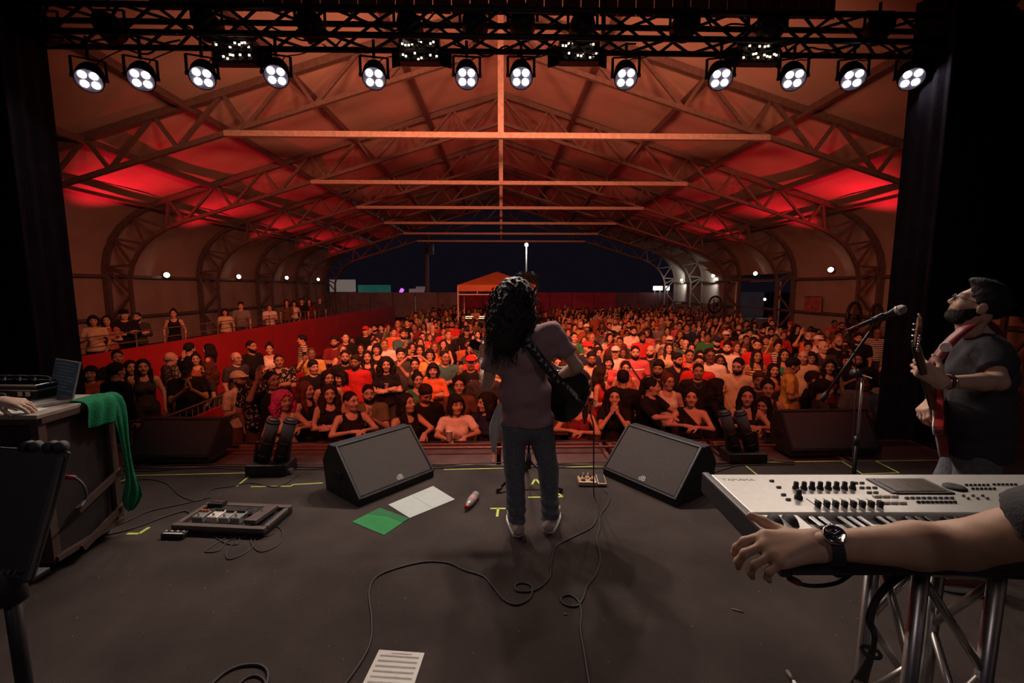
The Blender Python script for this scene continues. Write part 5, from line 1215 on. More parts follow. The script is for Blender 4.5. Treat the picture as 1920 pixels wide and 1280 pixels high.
def shoe(o, an, toe, color, m_up, label=None):
    an, toe = A(an), A(toe); d = toe - an; d[2] = 0; L = np.linalg.norm(d); d /= L; heel = an - d*.055; n = np.array((-d[1], d[0], 0))
    s = Solid(); tip = an + d*.20
    s.cone((*heel[:2], .055), (*(an + d*.05)[:2], .070), .040, .042, .03).cone((*(an+d*.05)[:2], .065), (*tip[:2], .044), .042, .032, .03).cone((*an[:2], .07), (*an[:2], .115), .043, .040, .02)
    s.plane((0, 0, .022), (0, 0, -1)); s.plane((0, 0, .125), (0, 0, 1))
    k = cloth_part('shoe', s, .009, o, m_up, color)
    b = MB(); prof = [(-.062, .0), (-.05, .036), (.0, .043), (.08, .046), (.15, .046), (.21, .034), (.235, 0)]; poly = [(p, w) for p, w in prof] + [(p, -w) for p, w in prof[-2:0:-1]]
    M = Matrix(((d[0], n[0], 0, an[0]), (d[1], n[1], 0, an[1]), (0, 0, 1, 0), (0, 0, 0, 1)))
    b.prism(poly, .001, .026, Matrix.Translation(-Vector(o.location)) @ M); sole = b.build('sole', m_white, k, bevel=.004)
    return k
m_denim = mat('denim', (.16, .17, .195), .9, 0, .25, 60, .3, 200, spec=.15)
m_mauve = mat('mauve_jersey', (.36, .22, .235), .9, 0, .10, 80, .2, 300, spec=.15)
m_canvas = mat('shoe_canvas', (.5, .4, .35), .8, 0, .1, 60, mode='object')
m_darktee = mat('dark_tee', (.050, .048, .055), .9, 0, .12, 60, .2, 200, spec=.15)
m_curl = mat('curly_hair', (.014, .010, .010), .5, 0, .4, 45, .6, 90, spec=.4)
m_guitarblack = mat('guitar_lacquer', (.012, .011, .012), .16, 0, .1, 10, coat=.6)
m_spruce = mat('guitar_top_wood', (.42, .24, .11), .35, 0, .2, 8)
m_neckwood = mat('guitar_neck_wood', (.16, .07, .035), .4, 0, .2, 14)
m_redwood = mat('guitar_red', (.28, .02, .02), .22, 0, .15, 8, coat=.5)
m_redstrap = mat('red_leather', (.20, .012, .018), .5, 0, .15, 30)
m_floralstrap = mat('strap_print', (.05, .05, .05), .8, 0, .2, 40, mode=None)
def guitar(name, label, tail, head, face, outline, depth, body_m, top_m, holes, scale_len, nslots=6):
    """a guitar from its tail pin to the tip of its headstock; face: the way its strings point"""
    tail, head = Vector(tail), Vector(head); u = (head-tail).normalized(); L = (head-tail).length
    n = Vector(face); n = (n - u*n.dot(u)).normalized(); w = u.cross(n)
    M = Matrix(((u.x, w.x, n.x, tail.x), (u.y, w.y, n.y, tail.y), (u.z, w.z, n.z, tail.z), (0, 0, 0, 1)))
    t = bpy.data.objects.new(name, None); COL.objects.link(t); t.matrix_basis = M; tag(t, label, 'guitar')
    bl = outline[-1][0]
    up = smooth_path([(x, y, 0) for x, y in outline], 5); poly = [(p.x, p.y) for p in up] + [(p.x, -p.y) for p in up[::-1]]
    MB().prism(poly, -depth, 0).build('body', body_m, t, bevel=.006)
    MB().prism([(x*.985+.004, y*.97) for x, y in poly], .0005, .003).build('soundboard', top_m, t)
    b = MB(); b.tube([(x, y, -.001) for x, y in poly], .004, 5, True); b.build('binding', m_white, t, smooth=True)
    if holes: MB().lathe([(.048, .0032), (.050, .004), (.003, .0042)], 20, Matrix.Translation((bl*.66, 0, 0))).build('sound_hole', m_rubber, t)
    else:
        for x in (.13, .20): MB().box((x, 0, .006), (.022, .075, .01)).build('pickup', m_blackplastic, t, bevel=.003)
        for k, (x, y) in enumerate(((.06, -.09), (.10, -.11))): MB().cyl((x, y, .003), (x, y, .018), .010).build('control_knob', m_chrome, t, smooth=True)
    MB().box((bl*.27, 0, .006), (.025, .13 if holes else .08, .009)).build('bridge', m_blackplastic if holes else m_chrome, t, bevel=.003)
    hs = .17; n0 = bl*.93; n1 = L - hs
    MB().add([(n0, -.027, .004), (n0, .027, .004), (n1, .021, .004), (n1, -.021, .004), (n0, -.020, -.02), (n0, .020, -.02), (n1, .015, -.016), (n1, -.015, -.016)],
             [(0, 3, 2, 1), (4, 5, 6, 7), (0, 1, 5, 4), (2, 3, 7, 6), (1, 2, 6, 5), (3, 0, 4, 7)]).build('neck', m_neckwood, t, bevel=.004)
    MB().box(((n0+n1)/2-.03, 0, .007), (n1-n0+.06, .043, .006)).build('fretboard', m_rubber, t)
    for k in range(14):
        x = n1 - scale_len*(1 - 2**(-(k+1)/12.)); 
        if x > n0-.06: MB().box((x, 0, .011), (.0022, .044, .002)).build('fret', m_chrome, t)
    hd = [(0, .021), (.03, .030), (.15, .036), (.17, .025)]; hp = hd + [(x, -y) for x, y in hd[::-1]]
    MB().prism(hp, -.014, .002, Matrix.Translation((n1, 0, 0)) @ Matrix.Rotation(R(10), 4, 'Y')).build('headstock', m_guitarblack if holes else m_neckwood, t, bevel=.003)
    for sd in (-1, 1):
        for k in range(3):
            x = n1 + .04 + k*.045; z = -(.04+k*.045)*.17
            pg = MB(); pg.cyl((x, sd*.030, z-.008), (x, sd*.056, z-.008), .004).ball((x, sd*.062, z-.008), (.011, .008, .007), 8, 6); pg.build('tuning_peg', m_chrome, t, smooth=True)
            MB().cyl((x, sd*.016, z), (x, sd*.016, z+.014), .004).build('string_post', m_chrome, t, smooth=True)
    for k in range(nslots): MB().cyl((bl*.27, (k-2.5)*.010, .012), (n1, (k-2.5)*.0066, .0125), .0009, n=4).build('string', m_chrome, t)
    return t, M
def strap(pts, width, normal_fn, m, nm, parent, th=.004):
    pts = smooth_path(pts, 8); v = []; f = []; k = len(pts)
    for i, p in enumerate(pts):
        d = (pts[min(i+1, k-1)] - pts[max(0, i-1)]).normalized(); n = Vector(normal_fn(p)).normalized(); sd = d.cross(n).normalized()*width/2; n = n*th/2
        v += [p-sd-n, p+sd-n, p+sd+n, p-sd+n]
    for i in range(k-1):
        for a in range(4): f.append((i*4+a, i*4+(a+1) % 4, (i+1)*4+(a+1) % 4, (i+1)*4+a))
    f += [(3, 2, 1, 0), tuple((k-1)*4+a for a in range(4))]
    me = mesh_from(nm, v, f); shade(me); o = put(nm, me, m, parent, True); return o, pts
# ---------------------------------------------------------------- the singer, seen from behind
SY = 2.95
def singer():
    J = dict(fwd=(.05, 1, 0), head=on_y(970, 562, SY-.01), neck=on_y(976, 618, SY-.01), chest=on_y(982, 668, SY), waist=on_y(984, 736, SY), pelvis=on_y(987, 790, SY),
             shL=on_y(930, 640, SY), shR=on_y(1036, 624, SY+.0), elL=on_y(914, 722, SY+.06), wrL=on_y(904, 672, SY+.33), elR=on_y(1082, 688, SY-.02), wrR=on_y(1046, 706, SY+.22),
             hipL=on_y(963, 800, SY), hipR=on_y(1012, 800, SY+.02), knL=on_y(965, 880, SY-.02), knR=on_y(1028, 878, SY+.02))
    J['anL'] = on_z(969, 972, .10); J['anR'] = on_z(1032, 966, .10); J['toL'] = on_z(957, 958, .04); J['toR'] = on_z(1045, 952, .04)
    J['headR'] = rotm('Z', 100) @ rotm('X', -6)
    base = Vector((J['pelvis'].x, SY, 0))
    o = build_figure('person', 'singer seen from behind with long dark curly hair, mauve tee and jeans', J, base,
                     [(1, 'L', (.25, .25, .9), (-.3, .9, 0), (.7, .7, .7, .7), .5, 1, 1.), (-1, 'R', (-.8, .25, -.5), (.2, -.95, .2), (.35, .35, .4, .5), .6, 1, 1.)], skin=1)
    cloth_part('shirt', tee_solid(J, .64, .745, .018, .006, .012), .0105, o, m_mauve, (1, 1, 1))
    cloth_part('jeans', jeans_solid(J, .008, .060, .066, .090), .0105, o, m_denim, (1, 1, 1))
    # collar of the shirt
    nk = A(J['neck'])
    b = MB(); ring = [Vector((nk[0]+.072*math.cos(a), nk[1]+.066*math.sin(a), nk[2]+.018+.012*math.sin(a)*-1)) - base for a in [i*math.pi/10 for i in range(20)]]
    b.tube(ring, .012, 6, True); b.build('collar', m_mauve, o, smooth=True)
    for q in 'LR': shoe(o, J['an'+q], J['to'+q], (.55, .42, .38), m_canvas)
    # hair: a heavy curly mass with loose locks
    h = A(J['head']); s = Solid(); s.ell(h + (-.012, -.015, .035), (.108, .100, .108), .03)
    s.chain([h + (-.03, -.06, .02), h + (-.055, -.085, -.09), h + (-.065, -.085, -.20), h + (-.055, -.07, -.30)], [.10, .115, .110, .060], .06)
    s.chain([h + (-.10, -.02, .0), h + (-.13, -.01, -.13), h + (-.125, -.0, -.24)], [.055, .065, .045], .05)
    s.chain([h + (.045, -.065, .02), h + (.055, -.075, -.10), h + (.045, -.07, -.22)], [.055, .055, .045], .05)
    s.ell(h + (.10, .025, -.03), (.050, .11, .085), .02, 's')
    s.warp(lambda x, y, z: .009*np.sin(75*x + 2.5*np.sin(38*z))*np.sin(70*y + 1.7*np.sin(33*z))*np.sin(42*z) + .004*np.sin(140*x+60*z)*np.sin(120*y))
    hm = cloth_part('hair', s, .0075, o, m_curl, (1, 1, 1), 0)
    rg = random.Random(4); b = MB()
    for i in range(420):
        u = rg.random()**.8; side = rg.uniform(-1, 1); ang = rg.uniform(0, 6.283)
        c = h + np.array((-.02 - .05*u, -.055, .10 - .40*u)); r_ = (.075 + .075*math.sin(math.pi*min(1, .25+u*.7)))*(1.0 if u < .85 else .75)
        ca, sa = math.cos(ang), math.sin(ang)
        if ca > .35 and sa > .05 and u < .45: continue
        p0 = c + np.array((ca*r_*.95, sa*r_*.72 - .01, 0)); pts = []; ph = rg.uniform(0, 6.28); L = rg.uniform(.09, .17); am = rg.uniform(.006, .014); fl = rg.uniform(.0, .28)
        for k in range(9):
            t_ = k/8; pts.append(Vector(p0 + np.array((ca*fl*t_*.16 + am*math.sin(ph+9*t_), sa*fl*t_*.12 + am*math.cos(ph+9*t_), -L*t_ + .01))) - base)
        b.tube(pts, [.0042*(1-.75*k/8) for k in range(9)], 4, caps=False)
    lk = b.build('loose_locks', m_curl, hm, smooth=True); lk['kind'] = 'stuff'
    # pale cloth tucked at the hip
    mc = mat('grey_scarf', (.62, .59, .53), .9, 0, .12, 30)
    p0 = on_y(938, 752, SY-.05); p1 = on_y(926, 800, SY-.07); p2 = on_y(926, 846, SY-.06); v = []; f = []
    rows = [(p0, .03), (p0.lerp(p1, .5), .045), (p1, .058), (p1.lerp(p2, .5), .045), (p2, .010)]
    for (c, w) in rows:
        for k in range(7):
            x = (k/6-.5)*w*1.25; v.append(c + Vector((x, .016*math.sin(k*2.1 + c.z*19), -.012*abs(k-3)*(1 if c is p2 else .3))))
    for i in range(4):
        for k in range(6): q = i*7+k; f.append((q, q+1, q+8, q+7))
    me = mesh_from('scarf', v, f); shade(me); sc = put('scarf', me, mc, o, True); sc.modifiers.new('t', 'SOLIDIFY').thickness = .006; sb = sc.modifiers.new('s', 'SUBSURF'); sb.levels = sb.render_levels = 1
    # guitar
    ol = [(0, .02), (.012, .10), (.06, .175), (.13, .200), (.20, .185), (.265, .140), (.31, .132), (.37, .148), (.43, .140), (.475, .10), (.49, .03)]
    tail = on_y(1101, 752, SY+.20); head = on_y(884, 640, SY+.50)
    gt, M = guitar('acoustic_guitar', 'black acoustic guitar held in front of the singer, neck pointing left', tail, head, (.16, 1, .12), ol, .105, m_guitarblack, m_spruce, True, .62)
    # patterned strap across the back
    ps = [on_y(1096, 758, SY+.15), on_y(1084, 748, SY+.02), on_y(1062, 728, SY-.105), on_y(1030, 694, SY-.165), on_y(1000, 656, SY-.165), on_y(978, 622, SY-.125), on_y(962, 612, SY-.02), on_y(955, 625, SY+.10), on_y(942, 662, SY+.24)]
    st, pp = strap(ps, .062, lambda p: (p - Vector((J['chest'].x, SY+.02, p.z))), mat('strap_black', (.016, .015, .018), .8, 0, .2, 40), 'strap', gt)
    mp = mat('strap_flower', (.36, .31, .33), .8); ctr = Vector((J['chest'].x, SY+.02, 0))
    for i in range(4, len(pp)-20, 2):
        p = pp[i]; n = (p - Vector((ctr.x, ctr.y, p.z))).normalized(); d = (pp[i+1]-pp[i-1]).normalized(); sd = d.cross(n); b = MB(); c = p + n*.004 + sd*rg.uniform(-.012, .012)
        k = rg.randint(3, 5); b.add([c + n*.0012] + [c + (sd*math.cos(a)+d*math.sin(a))*(.020 if j % 2 == 0 else .007) for j, a in enumerate([2*math.pi*q/(2*k) + i for q in range(2*k)])], [(0, 1+q, 1+(q+1) % (2*k)) for q in range(2*k)])
        b.build('strap_flower', mp, st, True)
    return o, tail
SINGER, GTAIL = singer()
# ---------------------------------------------------------------- the guitarist on the right
def guitarist():
    GY = 2.38; f = Vector((-.80, .60, 0))
    J = dict(fwd=f, head=on_y(1832, 574, GY), neck=on_y(1838, 636, GY+.02), chest=on_y(1838, 700, GY+.0), waist=on_y(1826, 775, GY), pelvis=on_y(1828, 832, GY))
    lf = Vector((-.60, -.80, 0)); c = J['neck']
    J['shL'] = c + lf*.155 + Vector((.02, 0, -.055)); J['shR'] = c - lf*.16 + Vector((0, 0, -.06))
    J['elL'] = on_y(1872, 716, GY-.22); J['wrL'] = on_y(1764, 716, GY-.30)
    J['elR'] = J['shR'] + Vector((.08, .06, -.27)); J['wrR'] = on_y(1748, 752, GY+.0)
    J['hipL'] = J['pelvis'] + lf*.085 + Vector((0, 0, -.03)); J['hipR'] = J['pelvis'] - lf*.085 + Vector((0, 0, -.03))
    tl = on_z(1776, 1088, .04); J['anL'] = tl + Vector((.15, -.03, .06)); J['toL'] = tl
    J['anR'] = J['hipR'] + Vector((-.02, .12, 0)); J['anR'].z = .10; J['toR'] = J['anR'] + Vector((-.14, .10, -.06))
    J['knL'] = (J['hipL'] + J['anL'])*.5 + f*.03; J['knR'] = (J['hipR'] + J['anR'])*.5 + f*.03
    yaw = math.degrees(math.atan2(-f.x, f.y))          # turn from +y
    J['headR'] = rotm('Z', 180 + yaw - 4) @ rotm('X', -24) @ rotm('Y', 0)
    base = Vector((J['pelvis'].x, GY, 0))
    o = build_figure('person', 'bearded guitarist in dark tee and glasses with head thrown back', J, base,
        [(-1, 'L', (-.55, .45, .55), (-.35, -.80, -.2), (.75, .75, .8, .85), .2, 1, 1.05), (1, 'R', (-.75, -.3, -.45), (-.2, .3, .9), (.55, .6, .65, .7), .6, 1, 1.0)], skin=1, beard=.0, bodyv=.012)
    cloth_part('shirt', tee_solid(J, .66, J['pelvis'].z - .06, .030, .006, .025), .011, o, m_darktee, (1, 1, 1))
    cloth_part('jeans', jeans_solid(J, .012, .062, .075, .100), .011, o, m_denim, (1, 1, 1))
    for q in 'LR': shoe(o, J['an'+q], J['to'+q], (.20, .07, .035), m_canvas)
    HM = Matrix(mat4(A(J['headR']), A(J['head'])).tolist()); LM = Matrix.Translation(-base) @ HM
    hs = Solid(); hs.ell((0, .022, .038), (.081, .103, .097), .02).ell((0, -.02, .115), (.060, .075, .030), .03); hs.ell((0, -.098, -.006), (.068, .075, .088), .012, 's').ell((0, -.06, -.10), (.062, .085, .09), .015, 's'); hs.plane((0, .03, -.055), (0, -.55, -1)); hs.ell((0, -.02, -.09), (.12, .10, .085), .01, 's'); hs.warp(lambda x, y, z: .004*np.sin(150*x)*np.sin(60*y + 1.3)*np.sin(70*z)); v, q_ = hs.nets(.006); k = put('hair', np_mesh('hair', v, q_), m_hair, o); k.color = col4(HAIRS['black']); k.matrix_local = LM
    k = put('beard', beard_mesh(), m_hair, o); k.color = col4(HAIRS['black']); k.matrix_local = LM
    k = put('glasses', glasses_mesh(), m_blackplastic, o); k.matrix_local = LM
    # wristbands
    d = (J['wrL']-J['elL']).normalized(); _, x, y, _ = frame((0, 0, 0), d)
    for i, (off, r_) in enumerate(((.02, .033), (.035, .034), (.052, .035))):
        c = J['wrL'] - d*off; MB().tube([c - base + (x*math.cos(a)+y*math.sin(a))*r_ for a in [q*math.pi/8 for q in range(16)]], .0045, 6, True).build('bracelet', m_chrome if i != 1 else m_redstrap, o, smooth=True)
    # electric guitar: neck up towards the camera side
    ol = [(0, .03), (.02, .12), (.08, .165), (.15, .150), (.21, .115), (.27, .125), (.34, .150), (.37, .12), (.335, .06), (.36, .03)]
    hd = on_y(1704, 604, GY-.46); tail = on_y(1764, 815, GY+.08)
    gt, M = guitar('electric_guitar', 'dark red electric guitar in the guitarist\'s hands, headstock raised', tail, hd, f + Vector((-.35, .1, .1)), ol, .042, m_redwood, m_redwood, False, .60)
    ps = [on_y(1748, 690, GY-.135), on_y(1760, 668, GY-.14), on_y(1778, 645, GY-.14), on_y(1800, 624, GY-.12), on_y(1824, 608, GY-.075), on_y(1850, 606, GY+.05), on_y(1880, 650, GY+.16), on_y(1880, 760, GY+.17), on_y(1790, 830, GY+.12)]
    st, pp = strap([tail.lerp(hd, .38)] + ps, .05, lambda p: (p - Vector((J['chest'].x+.02, GY, p.z - .05))), m_redstrap, 'strap', gt)
    p = pp[22]; n = (Vector((0, 0, CAM_H)) - p).normalized(); p = p + n*.012; b = MB(); b.cyl(p + n*.004, p + n*.012, .025, .023, 20); b.build('button_badge', mat('badge_cream', (.75, .70, .60), .35), st, True)
guitarist()
# ---------------------------------------------------------------- keyboard player (only the arm reaches into the picture)
KZ = 1.10
def key_player():
    J = dict(fwd=(-.35, .94, 0), wrL=on_y(1530, 1022, .858), elL=on_y(1800, 1022, .79), shL=on_y(2120, 950, .62), head=Vector((1.42, .42, 1.62)), neck=Vector((1.38, .42, 1.46)), chest=Vector((1.33, .42, 1.27)),
             waist=Vector((1.36, .40, 1.08)), pelvis=Vector((1.38, .38, .94)), shR=Vector((1.55, .36, 1.38)), elR=Vector((1.62, .50, 1.14)), wrR=Vector((1.50, .80, 1.15)))
    J['hipL'] = Vector((1.29, .36, .90)); J['hipR'] = Vector((1.47, .36, .90)); J['knL'] = Vector((1.28, .38, .5)); J['knR'] = Vector((1.48, .38, .5)); J['anL'] = Vector((1.28, .34, .1)); J['anR'] = Vector((1.48, .34, .1)); J['toL'] = Vector((1.26, .48, .04)); J['toR'] = Vector((1.5, .48, .04))
    J['headR'] = rotm('Z', 200)
    base = Vector((1.38, .38, 0))
    o = build_figure('person', 'keyboard player whose bare arm with a wristwatch reaches across the keyboard', J, base,
        [(-1, 'L', (-1, .06, -.12), (-.12, -.42, .9), (.42, .50, .56, .60), -.55, 1.3, 1.0), (1, 'R', (-.1, 1, -.1), (0, .1, 1), (.35, .35, .4, .4), .4, 1, 1.)], skin=0, handv=.0032, bodyv=.0095, hv=.009)
    s = tee_solid(J, .50, .86, .02, .005)
    cloth_part('shirt', s, .011, o, mat('slate_tee', (.07, .068, .07), .9, 0, .12, 60, .2, 200, spec=.15), (1, 1, 1))
    cloth_part('trousers', jeans_solid(J, .01, .06, .07, .095), .014, o, m_denim, (1, 1, 1))
    for q in 'LR': shoe(o, J['an'+q], J['to'+q], (.05, .05, .05), m_canvas)
    k = put('hair', hair_mesh('short', 1)[0], m_hair, o); k.color = col4(HAIRS['black']); k.matrix_local = Matrix.Translation(-base) @ Matrix(mat4(J['headR'], A(J['head'])).tolist())
    w, e = J['wrL'], J['elL']; d = (w-e).normalized(); c = w - d*.028; up = (Vector((0, 0, 0)) - c + Vector((0, 0, CAM_H))).normalized(); up = (up - d*up.dot(d)); up = (up + Vector((0, .25, .5))); up = (up - d*up.dot(d)).normalized(); sd = d.cross(up)
    t = thing('wristwatch', 'round steel wristwatch with dark strap on the reaching arm', 'watch', c)
    v = []; f = []; n = 28
    for i in range(n):
        a = 2*math.pi*i/n; r_ = Vector(sd*math.cos(a) + up*math.sin(a))
        for dd, rr in ((-.011, .0345), (.011, .0335), (.011, .0375), (-.011, .0385)): v.append(c + d*dd + r_*rr)
    for i in range(n):
        j = (i+1) % n
        for a in range(4): f.append((i*4+a, i*4+(a+1) % 4, j*4+(a+1) % 4, j*4+a))
    put('strap', mesh_from('strap', v, f), m_rubber, t, True)
    M = Matrix(((d.x, sd.x, up.x, 0), (d.y, sd.y, up.y, 0), (d.z, sd.z, up.z, 0), (0, 0, 0, 1))); M.translation = c + up*.036
    MB().lathe([(.018, -.004), (.0205, -.002), (.0205, .006), (.0185, .0085), (.0165, .0085), (.0165, .006)], 28, M).build('case', m_chrome, t, True, True)
    MB().lathe([(.001, .0055), (.0168, .0058), (.001, .0062)], 28, M).build('dial', mat('watch_dial', (.03, .03, .035), .25), t, True, True)
    for a, L in ((.6, .009), (2.6, .013)): MB().bar(M @ Vector((0, 0, .0068)), M @ Vector((L*math.cos(a), L*math.sin(a), .0068)), .0011, .0005).build('watch_hand', m_white, t, True)
    MB().cyl(M @ Vector((0, .020, .002)), M @ Vector((0, .0245, .002)), .0025).build('crown', m_chrome, t, True, True)
key_player()
# ================================================================ things on the stage
m_grille = mat('speaker_grille', (.115, .096, .092), .55, .35, .35, 420, .6, 700)
m_cab = mat('speaker_cabinet', (.022, .020, .023), .65, 0, .2, 120, .5, 300)
m_cable = mat('cable_rubber', (.045, .040, .040), .6, 0, .1, 30)
def wedge(label, bl, br, h, dep, grille_m, logo=None, group='wedge monitors on the stage', lip=.012):
    """floor monitor from its two front floor corners; the grille faces the camera side"""
    bl, br = Vector(bl), Vector(br); x = (br-bl); x.z = 0; w = x.length; x.normalize(); y = Vector((-x.y, x.x, 0))
    t = thing('wedge_monitor', label, 'monitor', (*((bl+br)/2)[:2], 0), math.atan2(x.y, x.x), group)
    prof = [(0, 0.0), (0, .05), (dep*.62, h), (dep*.80, h), (dep, h*.62), (dep*.92, 0)]      # side outline, y back, z up
    n = len(prof); v = [(s*w/2, a, b) for s in (-1, 1) for a, b in prof]
    f = [tuple(range(n)), tuple(range(2*n-1, n-1, -1))] + [(i, n+i, n+(i+1) % n, (i+1) % n) for i in range(n)]
    MB().add(v, f).build('cabinet', m_cab, t, bevel=.008)
    a, b = Vector((0, 0, .05)), Vector((0, dep*.62, h)); u = (b-a).normalized(); nn = Vector((0, -u.z, u.y)); L = (b-a).length
    M = Matrix(((1, 0, 0, 0), (0, u.y, nn.y, a.y), (0, u.z, nn.z, a.z), (0, 0, 0, 1)))
    g = MB(); g.box((0, L*.5, .006), (w-.05, L-.04, .014)); go = put('grille', g.mesh('grille'), grille_m, t); go.matrix_local = M; bv = go.modifiers.new('b', 'BEVEL'); bv.width = .005
    fr = MB()
    for sx in (-1, 1): fr.box((sx*(w/2-.012), L*.5, .006), (.022, L, .022))
    for yy in (.008, L-.008): fr.box((0, yy, .006), (w, .018, .022))
    fo = put('frame', fr.mesh('frame'), m_blackplastic, t); fo.matrix_local = M; bv = fo.modifiers.new('b', 'BEVEL'); bv.width = .003
    if logo: text('logo', logo, .06, m_white, t, M @ Matrix.Translation((.03, .055, .014)))
    for sx in (-1, 1):
        hb = MB(); hb.box((sx*(w/2+.001), dep*.55, h*.45), (.006, .12, .05)); hb.build('side_handle', m_rubber, t, bevel=.002)
    return t
wedge('left wedge monitor with grey grille in front of the singer', on_z(672, 951, 0), on_z(814, 893, 0), .40, .52, m_grille, 'dB')
wedge('right wedge monitor with grey grille in front of the singer', on_z(1130, 889, 0), on_z(1268, 951, 0), .40, .52, m_grille, 'dB')
wedge('dark wedge monitor at the left stage edge behind the pedalboard', on_z(238, 868, 0), on_z(392, 868, 0), .36, .40, m_cab, None)
wedge('dark wedge monitor at the right stage edge behind the keyboard', on_z(1482, 856, 0), on_z(1652, 853, 0), .40, .36, mat('dark_grille', (.045, .036, .040), .6, 0, .3, 400, .5, 600), None)
def tube_lamp(label, base, lean, yaw):
    t = thing('floor_lamp_bar', label, 'floor lamp', base, yaw, 'twin tube lamps at the stage edge')
    MB().box((0, 0, .05), (.36, .22, .10)).build('base', m_blackmetal, t, bevel=.01)
    for s in (-1, 1):
        a = Vector((s*.075, 0, .10)); d = Vector((lean, .10, 1)).normalized(); b = a + d*.38
        MB().cyl(a, b, .055, n=18).build('tube', m_cab, t, smooth=True)
        for k in (.12, .42, .93): MB().cyl(a + d*.38*k, a + d*(.38*k+.018), .060, n=18).build('ring', m_blackmetal, t, smooth=True)
        MB().cyl(b, b + d*.012, .048, n=18).build('lens', m_blackplastic, t, smooth=True)
        MB().bar(a + Vector((s*.07, 0, -.02)), a + Vector((s*.07+lean*.12, 0, .18)), .02, .03).build('bracket', m_blackmetal, t)
    MB().box((.19, -.05, .03), (.03, .05, .03)).build('connector', m_alu, t)
tube_lamp('twin black tube lamp leaning beside the left wedge monitor', on_z(510, 884, 0), .28, 0)
tube_lamp('twin black tube lamp leaning beside the right wedge monitor', on_z(1392, 862, 0), -.30, 0)
# ---------------------------------------------------------------- microphone stands
def tripod(t, base, r, h, zlegs=.30, a0=0.):
    for k in range(3):
        a = a0 + k*2*math.pi/3; e = Vector((base.x+r*math.cos(a), base.y+r*math.sin(a), .015)); j = Vector((base.x, base.y, zlegs))
        MB().tube([j, j.lerp(e, .5)+Vector((0, 0, -.0)), e], .010, 8).build('leg', m_blackmetal, t, True, True)
        MB().cyl(e.lerp(j, -.02), e.lerp(j, .12), .015).build('foot', m_rubber, t, True, True)
    MB().cyl(Vector((base.x, base.y, zlegs-.08)), Vector((base.x, base.y, zlegs+.05)), .022).build('hub', m_blackplastic, t, True, True)
    MB().cyl(Vector((base.x, base.y, zlegs)), Vector((base.x, base.y, h*.62)), .011).build('pole', m_blackmetal, t, True, True)
    MB().cyl(Vector((base.x, base.y, h*.60)), Vector((base.x, base.y, h)), .008).build('inner_pole', m_alu, t, True, True)
    MB().cyl(Vector((base.x, base.y, h*.59)), Vector((base.x, base.y, h*.64)), .017).build('clutch', m_blackplastic, t, True, True)
def mic(t, p, d, parent=None):
    d = Vector(d).normalized(); q = d.to_track_quat('Z', 'Y').to_matrix().to_4x4(); M = Matrix.Translation(p) @ q
    MB().lathe([(.010, -.19), (.012, -.185), (.0125, -.12), (.017, -.035), (.021, -.02), (.021, -.012)], 16, M).build('handle', m_blackmetal, t, True, True)
    MB().lathe([(.022, -.012), (.0265, .002), (.027, .016), (.0235, .032), (.014, .043), (.003, .046)], 18, M).build('mic_grille', mat('mic_mesh', (.35, .33, .31), .45, .7, .5, 500, .6, 900), t, True, True)
    MB().lathe([(.0275, -.002), (.0285, .002), (.0275, .006)], 18, M).build('collar', m_alu, t, True, True)
b0 = on_z(991, 908, 0); t = thing('microphone_stand', 'microphone stand with tripod feet standing before the singer', 'mic stand', b0)
tripod(t, b0, .30, 1.42, .22, R(-150)); mic(t, Vector((b0.x+.02, b0.y-.10, 1.53)), (.0, -.8, .45))
b1 = on_y(1604, 860, 2.72); b1.z = 0; t = thing('microphone_stand', 'boom microphone stand reaching towards the guitarist', 'mic stand', b1)
tp = on_y(1606, 700, 2.72); tripod(t, b1, .32, tp.z, .25, R(40))
e0, e1 = on_y(1540, 752, 2.72), on_y(1631, 622, 2.66)
MB().cyl(e0, e1, .008).build('boom', m_blackmetal, t, True, True); MB().cyl(e0, e0.lerp(e1, .12), .016).build('counterweight', m_rubber, t, True, True)
MB().cyl(tp + Vector((0, -.03, 0)), tp + Vector((0, .03, 0)), .024).build('boom_clutch', m_blackplastic, t, True, True); MB().bar(tp + Vector((.0, -.04, 0)), tp + Vector((.06, -.045, -.02)), .008).build('clutch_lever', m_chrome, t, True)
mp = on_y(1682, 583, 2.52); md = (mp - on_y(1612, 610, 2.62)).normalized(); mic(t, mp, md)
MB().cyl(e1, mp - md*.10, .006).build('gooseneck', m_blackmetal, t, True, True); MB().cyl(mp - md*.12, mp - md*.06, .020).build('mic_clip', m_blackplastic, t, True, True)
MB().tube(smooth_path([mp - md*.19, mp - md*.26 + Vector((0, 0, -.03)), on_y(1600, 650, 2.66), on_y(1606, 720, 2.69), on_y(1601, 800, 2.69), Vector((b1.x-.01, b1.y-.03, .02))], 8), .0035, 6).build('mic_cable', m_cable, t, True, True)
MB().cyl(mp - md*.185, mp - md*.25, .0085).build('plug', m_redstrap, t, True, True)
